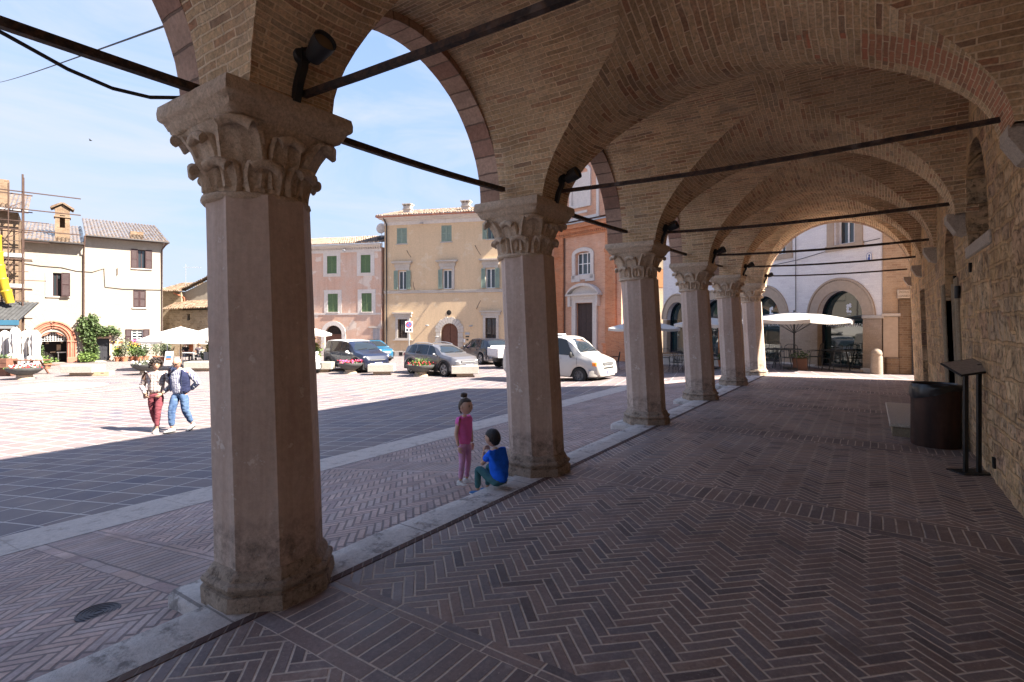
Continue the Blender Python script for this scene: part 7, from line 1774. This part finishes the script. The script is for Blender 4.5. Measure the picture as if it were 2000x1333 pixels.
for z in (2.9, 4.6, 6.3, 8.0, 9.2, 10.2):
    if z > zt_-.1: continue
    for y in (-.75, -1.65): m = MB(); m.tube([(-7.5, y, z), (.25+(2.6 if z > 6.5 and y < -1 else .4), y, z-.02)], .035, 5); part('ledger', m, M_SCF, SCF)
    for x in (-6.5, -4.3, -2.1, .25): m = MB(); m.tube([(x, -.6, z), (x, -1.8, z)], .03, 5); part('transom', m, M_SCF, SCF)
for z in (2.9, 4.6, 6.3, 8.0): m = MB(); m.tube([(.25, -.75, z), (.25, -1.65, min(zt_, z+1.6))], .025, 4); m.tube([(-2.1, -1.65, z), (.25, -1.65, min(z+1.6, zt_))], .025, 4); part('brace', m, M_SCF, SCF)
for z in (3.4, 3.9, 5.1, 5.6, 6.85, 7.35, 8.5, 9.0): m = MB(); m.tube([(-7.4, -1.66, z), (.5 + (.9 if z in (5.1, 7.35, 8.5) else 0), -1.66, z-.015)], .022, 5); part('guard_rail', m, M_SCF, SCF)
for x in (-1.0, -.35): m = MB(); m.tube([(x, -1.66, 2.8), (x, -1.66, zt_-.6)], .03, 5); part('upright', m, M_SCF, SCF)
for k in range(14): z = 2.6+k*.42; m = MB(); m.tube([(.25, -1.65, z), (.25, -.75, z)], .02, 4); part('rung', m, M_SCF, SCF)
for z in (4.6, 6.35): m = MB(); m.box(-7.4, .3, -1.6, -.8, z+.04, z+.09); m.box(-7.4, .3, -1.66, -1.62, z+.05, z+.27); part('plank_deck', m, M_GREYC, SCF)
t = thing('debris_chute', 'yellow plastic debris chute hanging down the scaffold', 'chute', F10.loc, F10.rz); M_YCH = plain('yellow_plastic', (.45, .28, .02), .5, .08)
pts = [F10(-2, 470), F10(1, 500), F10(4, 525), F10(10, 550), F10(17, 572), F10(24, 592)]
for (xa, za), (xb, zb) in zip(pts, pts[1:]):
    d = Vector((xb-xa, 0, zb-za)); m = MB(); Mx = Matrix.Translation((xa, -2.0, za)) @ d.to_track_quat('Z', 'Y').to_matrix().to_4x4(); L = d.length; m.lathe([(.25, -.05), (.27, .02), (.24, .06), (.19, L+.08)], 16, M=Mx, cap=False); part('chute_segment', m, M_YCH, t, 40)
# awning over the terrace
AW = thing('awning', 'dark corrugated awning with a blue edge over the terrace at the left', 'awning', F10.loc, F10.rz); xa, xb = -8.0, F10(76, 595)[0]
b0 = F10(76, 595)[1]; m = MB(); n = 40; rows = []
def awp(q, s_): x = xa+(xb-xa)*q; return x, s_
za_, zb_ = 3.85, 2.80
rr = [[(xa+(xb-xa)*i/240 - (0 if k == 0 else .75), (-1.2, -3.2)[k], (za_, zb_)[k] + .018*math.sin(i*1.3)) for i in range(241)] for k in (0, 1)]; m.ring_loft(rr, closed=False); part('corrugated_sheet', m, plain('dark_corrugated_sheet', (.05, .05, .05), .6, .3, 3), AW, 60)
for q in (-6.0, -3.9, -1.8, xb): m = MB(); m.tube([(q, -1.2, za_-.04), (q-.75, -3.2, zb_-.04)], .04, 5); part('rafter', m, M_BLACK, AW)
m = MB(); m.box(xa-.75, xb-.75, -3.24, -3.18, zb_-.30, zb_-.02); part('blue_fascia', m, plain('blue_fascia_paint', (.02, .08, .13), .6), AW); m = MB(); m.box(xa-.75, xb-.8, -3.2, -3.1, zb_-.5, zb_-.3); part('grey_valance', m, plain('grey_valance_cloth', (.12, .125, .13), .8), AW)
for q in (-5.5, xb-.85): m = MB(); m.tube([(q, -3.15, -.05), (q, -3.15, zb_)], .04, 5); part('post', m, M_BLACK, AW)
# ================================================================== things in and on the arcade
def GF(px, py): D = (EYE-FZ)*F_PX/(py-HORIZ); p = WD(px, D); return Vector((p.x, p.y, FZ)), D
# floodlights on the capitals
def flood(label, k):
    t = thing('floodlight', label, 'floodlight', (-2.545, YC(k)+.005, SPR), 0, 'floodlights on the capitals'); t.scale = (.95, .95, .95)
    m = MB(); m.tube([(-.05, 0, -.01), (-.02, 0, .09), (.02, 0, .17), (.02, 0, .27)], .030, 4); m.lathe([(.0, -.03), (.052, -.03), (.056, -.015), (.056, .02), (.045, .03), (0, .03)], 16, M=Matrix.Translation((.01, -.0, .24)) @ Matrix.Rotation(PI/2, 4, 'Y') @ Matrix.Rotation(.3, 4, 'X')); m.tube([(0, 0, .24), (.07, .012, .235)], .02, 6); part('bracket', m, M_BLACK, t, 40)
    d = Vector((.90, -.12, .34)).normalized(); Mx = Matrix.Translation((.10, .035, .245)) @ d.to_track_quat('Z', 'Y').to_matrix().to_4x4()
    m = MB(); m.lathe([(.005, -.055), (.045, -.05), (.052, -.02), (.060, .03), (.060, .045), (.064, .048), (.066, .10), (.060, .10), (.058, .075), (.005, .072)], 20, M=Mx, cap=False); h = part('lamp_head', m, plain('dark_grey_casting', (.05, .052, .055), .5, .15, 20, .3), t, 40)
    m = MB(); m.lathe([(.057, .078), (.03, .083), (.003, .084)], 18, M=Mx, cap=False); part('lens', m, mat_glass('floodlight_lens', (.16, .12, .07), .1, .6), h, 60)
    m = MB(); m.tube([(0, .07, -.02), (0, .072, .03), (0, .07, .08)], .006, 4, M=Mx); part('hinge', m, M_BLACK, h)
for k, lb in zip(range(1, 7), ('floodlight on the capital of the nearest column', 'floodlight on the capital of the second column, above the wide tie rod', 'floodlight on the third capital', 'floodlight on the fourth capital', 'floodlight on the fifth capital', 'sunlit floodlight on the sixth and farthest capital')): flood(lb, k)
# hanging cable
cp = [(-3.2, -1.1, 3.25), (-3.2, -.3, 3.12), (-3.2, .3, 3.0), (-3.2, .68, 2.90), (-3.2, .9, 2.835), (-3.2, 1.08, 2.81), (-3.2, 1.25, 2.825), (-3.18, 1.38, 2.865), (-3.15, 1.48, 2.91), (-3.1, 1.6, 2.90), (-3.06, 1.68, 2.85)]
single('hanging_cable', MB().tube(cp, .010, 6), M_CABLE, 'black cable sagging beside the iron tie left of the nearest capital', 'cable', smooth=60)
q0 = Vector((-3.36, 1.44, 3.37)); pf = WD(-40, 24); q1 = Vector((pf.x, pf.y, zat(165, 24)))
wr_ = [q0.lerp(q1, i/20) - Vector((0, 0, .12*math.sin(PI*i/20))) for i in range(21)]
single('overhead_wire', MB().tube(wr_, .006, 4), M_CABLE, 'thin overhead wire crossing the sky towards the left', 'wire')
pb_ = WD(177, 60); zb2 = zat(275, 60); m = MB(); m.sphere((0, 0, 0), (.16, .05, .05), 8, 6)
m.add([(-.05, 0, .02), (.07, 0, .02), (.0, .3, .10), (-.1, .34, .09)], [(0, 1, 2, 3)]); m.add([(-.05, 0, .02), (.07, 0, .02), (.0, -.3, .10), (-.1, -.34, .09)], [(0, 1, 2, 3)]); single('flying_bird', m, M_DARK, 'tiny dark bird flying in the open sky', 'bird', loc=(pb_.x, pb_.y, zb2), rz=1.0)
# litter bin with a bag
p, D = GF(1827, 870); r = .245; pr_ = min(p.x, XW-r-.03)
t = thing('litter_bin', 'rusty brown cylindrical litter bin lined with a black bag', 'bin', (pr_, p.y, FZ)); hB = zat(752, D)-FZ
def mat_rust(): g = NG('rusted_bin_steel'); o = g.obj(); f = g.noise(o, 9, 6, .7); q = g.noise(g.map(o, (4, 4, .7)), 2, 4, .6); return g.out(g.mix(g.ramp(q, [(.35, 0), (.7, 1)]), (.035, .02, .017), (.085, .042, .030)), g.ramp(f, [(.3, .45), (.7, .75)]), g.bump(f, .25, .01), .3, .4)
m = MB(); m.lathe([(r*.97, 0), (r, .02), (r, hB), (r*.96, hB), (r*.95, .1), (.01, .08)], 40, cap=False); part('drum', m, mat_rust(), t, 40)
m = MB(); rings = []; n = 72
for j, (rr, zz) in enumerate(((.90, -.25), (.955, -.02), (1.0, .018), (1.045, .0), (1.06, -.04), (1.05, -.09), (1.035, -.12))):
    row = []
    for i in range(n):
        a = 2*PI*i/n; k = mnoise.noise(Vector((math.cos(a)*3, math.sin(a)*3, j*.5)))*.05*(j > 2) + mnoise.noise(Vector((math.cos(a)*9, math.sin(a)*9, j*.7)))*.03*(j > 1); left = max(0, math.cos(a-3.6))
        row.append((r*(rr+k)*math.cos(a), r*(rr+k)*math.sin(a), hB+zz*(1 if j < 4 else .45+.9*left)+.03*k*8*(j > 3)))
    rings.append(row)
m.ring_loft(rings, cap=False); part('bag', m, plain('black_bin_bag', (.012, .012, .014), .28, .1, 20, 0, .6), t, 60)
# lectern sign
pa, D1 = GF(1886, 924); pb2, D2 = GF(1912, 924); pb2.x = min(pb2.x, XW-.06); ctr = (pa+pb2)/2
t = thing('lectern_sign', 'black two legged lectern with a tilted information panel by the stone wall', 'sign', (ctr.x, ctr.y, FZ)); zt2 = zat(722, D1)-FZ
dv = Vector((pb2.x-pa.x, pb2.y-pa.y, 0)); an = math.atan2(dv.y, dv.x); hl = dv.length/2
for sg in (-1, 1): m = MB(); m.box(sg*hl-.019, sg*hl+.019, -.012, .012, 0, zt2+.02+sg*.03); m.xform(Matrix.Rotation(an, 4, 'Z')); part('leg', m, M_BLACK, t)
m = MB(); m.box(-hl-.10, hl+.08, -.10, .12, 0, .012, bev=.004); m.xform(Matrix.Rotation(an, 4, 'Z')); part('base_plate', m, M_BLACK, t)
m = MB(); m.box(-.17, .17, -.13, .13, -.010, .010, bev=.004); Mx = Matrix.Rotation(an, 4, 'Z') @ Matrix.Translation((-.05, 0, zt2+.02)) @ Matrix.Rotation(-.14, 4, 'Y') @ Matrix.Rotation(.42, 4, 'X'); m.xform(Mx); pn = part('panel', m, M_BLACK, t)
m = MB(); m.box(-.158, .158, -.118, .118, .0105, .0125); m.xform(Mx); part('information_sheet', m, plain('pale_info_sheet', (.34, .31, .28), .4, .25, 40), pn)
# low stone step in front of the portal
p, D = GF(1742, 853); t = thing('stone_step', 'pale stone step in front of the tall portal behind the bin', 'step', (0, 0, 0))
m = MB(); m.box(.24, XW-.04, 8.62, 10.85, FZ, FZ+.13); part('riser', m, M_JAMB, t); m = MB(); m.box(.21, XW-.03, 8.57, 10.9, FZ+.13, FZ+.175, bev=.008); part('tread', m, mat_carved('cream_step_stone', (.62, .54, .44), (.70, .62, .52), (.4, .33, .26), .25), t)
m = MB(); m.box(.62, XW-.025, 8.75, 10.7, FZ+.175, FZ+.32, bev=.006); part('upper_tread', m, M_PALE, t)
# wall lamp, drainpipe stone bollard and manhole cover
Yl = 8.25; single('wall_lamp', MB().lathe([(.025, -.075), (.03, -.07), (.03, .07), (.025, .075)], 14), M_BLACK, 'small black cylinder lamp on the rough stone wall', 'lamp', smooth=40, loc=(XW-.105, Yl, 2.0))
p = F7.world(.06, -.32); t = thing('stone_bollard', 'weathered round topped stone bollard at the white palazzo corner', 'bollard', (p.x, p.y, -.1)); m = MB(); m.lathe([(.185, -.05), (.18, .3), (.165, .65), (.15, .70), (.165, .72), (.165, .78), (.14, .86), (.08, .92), (.01, .94)], 22)
for i, v in enumerate(m.v): n_ = mnoise.noise(Vector(v)*7)*.012; m.v[i] = (v[0]*(1+n_*5), v[1]*(1+n_*5), v[2]+n_)
part('shaft', m, mat_carved('bollard_stone', (.34, .27, .21), (.45, .38, .31), (.2, .15, .12), .5), t, 50)
p = G(192, 1200); m = MB(); rC = .105; m.lathe([(rC, -.01), (rC, .004), (rC*.93, .006), (rC*.91, .002), (.01, .002)], 36); t = thing('manhole_cover', 'round cast iron manhole cover in the brick paving near the kerb', 'manhole', (p.x, p.y, p.z+.010)); M_CAST = plain('cast_iron', (.075, .065, .07), .5, .2, 20, .4)
part('cover', m, M_CAST, t, 40); m = MB()
for k in range(4): m.lathe([(rC*(.18+.19*k), .002), (rC*(.18+.19*k), .005), (rC*(.25+.19*k), .005), (rC*(.25+.19*k), .002)], 30, cap=False)
part('raised_rings', m, M_CAST, t)
SUN_E, SKY_E, EXPO = 2.1, .05, 3.62
VEIL_TOP, VEIL_LOW, CLOUD = (.43, .69, 1.42, 1), (1.02, 1.22, 1.6, 1), (1.34, 1.44, 1.66, 1)
# ================================================================== camera, sky and sun
cam = bpy.data.cameras.new('camera'); co = bpy.data.objects.new('camera', cam); COL.objects.link(co)
cam.sensor_width = 36; cam.lens = 36*F_PX/2000; cam.shift_y = -(666.5-HORIZ)/2000*1.0
cam.clip_start = .05; cam.clip_end = 3000
co.location = (0, 0, EYE); co.rotation_euler = (PI/2, 0, TH)
SC.camera = co
EL = R(45); LH = Vector((-.965, -.262)).normalized()
Lv = Vector((LH.x*math.cos(EL), LH.y*math.cos(EL), -math.sin(EL)))
sun = bpy.data.lights.new('sun', 'SUN'); sun.energy = SUN_E; sun.angle = R(.55); sun.color = (1, .92, .81)
so = bpy.data.objects.new('sun', sun); COL.objects.link(so); so.rotation_euler = Lv.to_track_quat('-Z', 'Y').to_euler(); so.location = (20, 5, 30)
w = bpy.data.worlds.new('World'); SC.world = w; w.use_nodes = True
nt = w.node_tree; bg = nt.nodes['Background']
sky = nt.nodes.new('ShaderNodeTexSky'); sky.sky_type = 'NISHITA'; sky.sun_disc = False
sky.sun_elevation = EL; sky.sun_rotation = math.atan2(-LH.x, -LH.y); sky.altitude = 300; sky.air_density = .9; sky.dust_density = .3; sky.ozone_density = 1.2
L = nt.links; N = nt.nodes.new
tc = N('ShaderNodeTexCoord'); sx = N('ShaderNodeSeparateXYZ'); L.new(tc.outputs['Generated'], sx.inputs[0])
hz = N('ShaderNodeMapRange'); hz.interpolation_type = 'SMOOTHSTEP'; hz.inputs[1].default_value = .75; hz.inputs[2].default_value = .0; hz.inputs[3].default_value = .62; hz.inputs[4].default_value = .97; L.new(sx.outputs[2], hz.inputs[0])
hc = N('ShaderNodeMapRange'); hc.inputs[1].default_value = .65; hc.inputs[2].default_value = .05; L.new(sx.outputs[2], hc.inputs[0])
veil = N('ShaderNodeMix'); veil.data_type = 'RGBA'; veil.inputs[6].default_value = VEIL_TOP; veil.inputs[7].default_value = VEIL_LOW; L.new(hc.outputs[0], veil.inputs[0])
mp = N('ShaderNodeMapping'); mp.inputs['Scale'].default_value = (1.0, 1.0, 3.4); mp.inputs['Rotation'].default_value = (.3, .25, .4); L.new(tc.outputs['Generated'], mp.inputs[0])
nz = N('ShaderNodeTexNoise'); nz.inputs['Scale'].default_value = 2.3; nz.inputs['Detail'].default_value = 8; nz.inputs['Roughness'].default_value = .6; nz.inputs['Distortion'].default_value = .8; L.new(mp.outputs[0], nz.inputs['Vector'])
rp = N('ShaderNodeValToRGB'); rp.color_ramp.elements[0].position = .43; rp.color_ramp.elements[1].position = .68; rp.color_ramp.elements[0].color = (0, 0, 0, 1); rp.color_ramp.elements[1].color = (.8, .8, .8, 1); L.new(nz.outputs[0], rp.inputs[0])
m1 = N('ShaderNodeMix'); m1.data_type = 'RGBA'; L.new(hz.outputs[0], m1.inputs[0]); L.new(sky.outputs[0], m1.inputs[6]); L.new(veil.outputs[2], m1.inputs[7])
m2 = N('ShaderNodeMix'); m2.data_type = 'RGBA'; L.new(rp.outputs[0], m2.inputs[0]); L.new(m1.outputs[2], m2.inputs[6]); m2.inputs[7].default_value = CLOUD
L.new(m2.outputs[2], bg.inputs[0]); bg.inputs[1].default_value = SKY_E
vs = SC.view_settings; vs.view_transform = 'Standard'; vs.look = 'None'; vs.gamma = 1; vs.use_curve_mapping = False; vs.exposure = EXPO
SC.cycles.max_bounces = 12; SC.cycles.diffuse_bounces = 8; SC.cycles.glossy_bounces = 4
try:
    SC.cycles.use_denoising = True; SC.cycles.denoiser = 'OPENIMAGEDENOISE'
except Exception: pass
SC.cycles.sample_clamp_indirect = 6
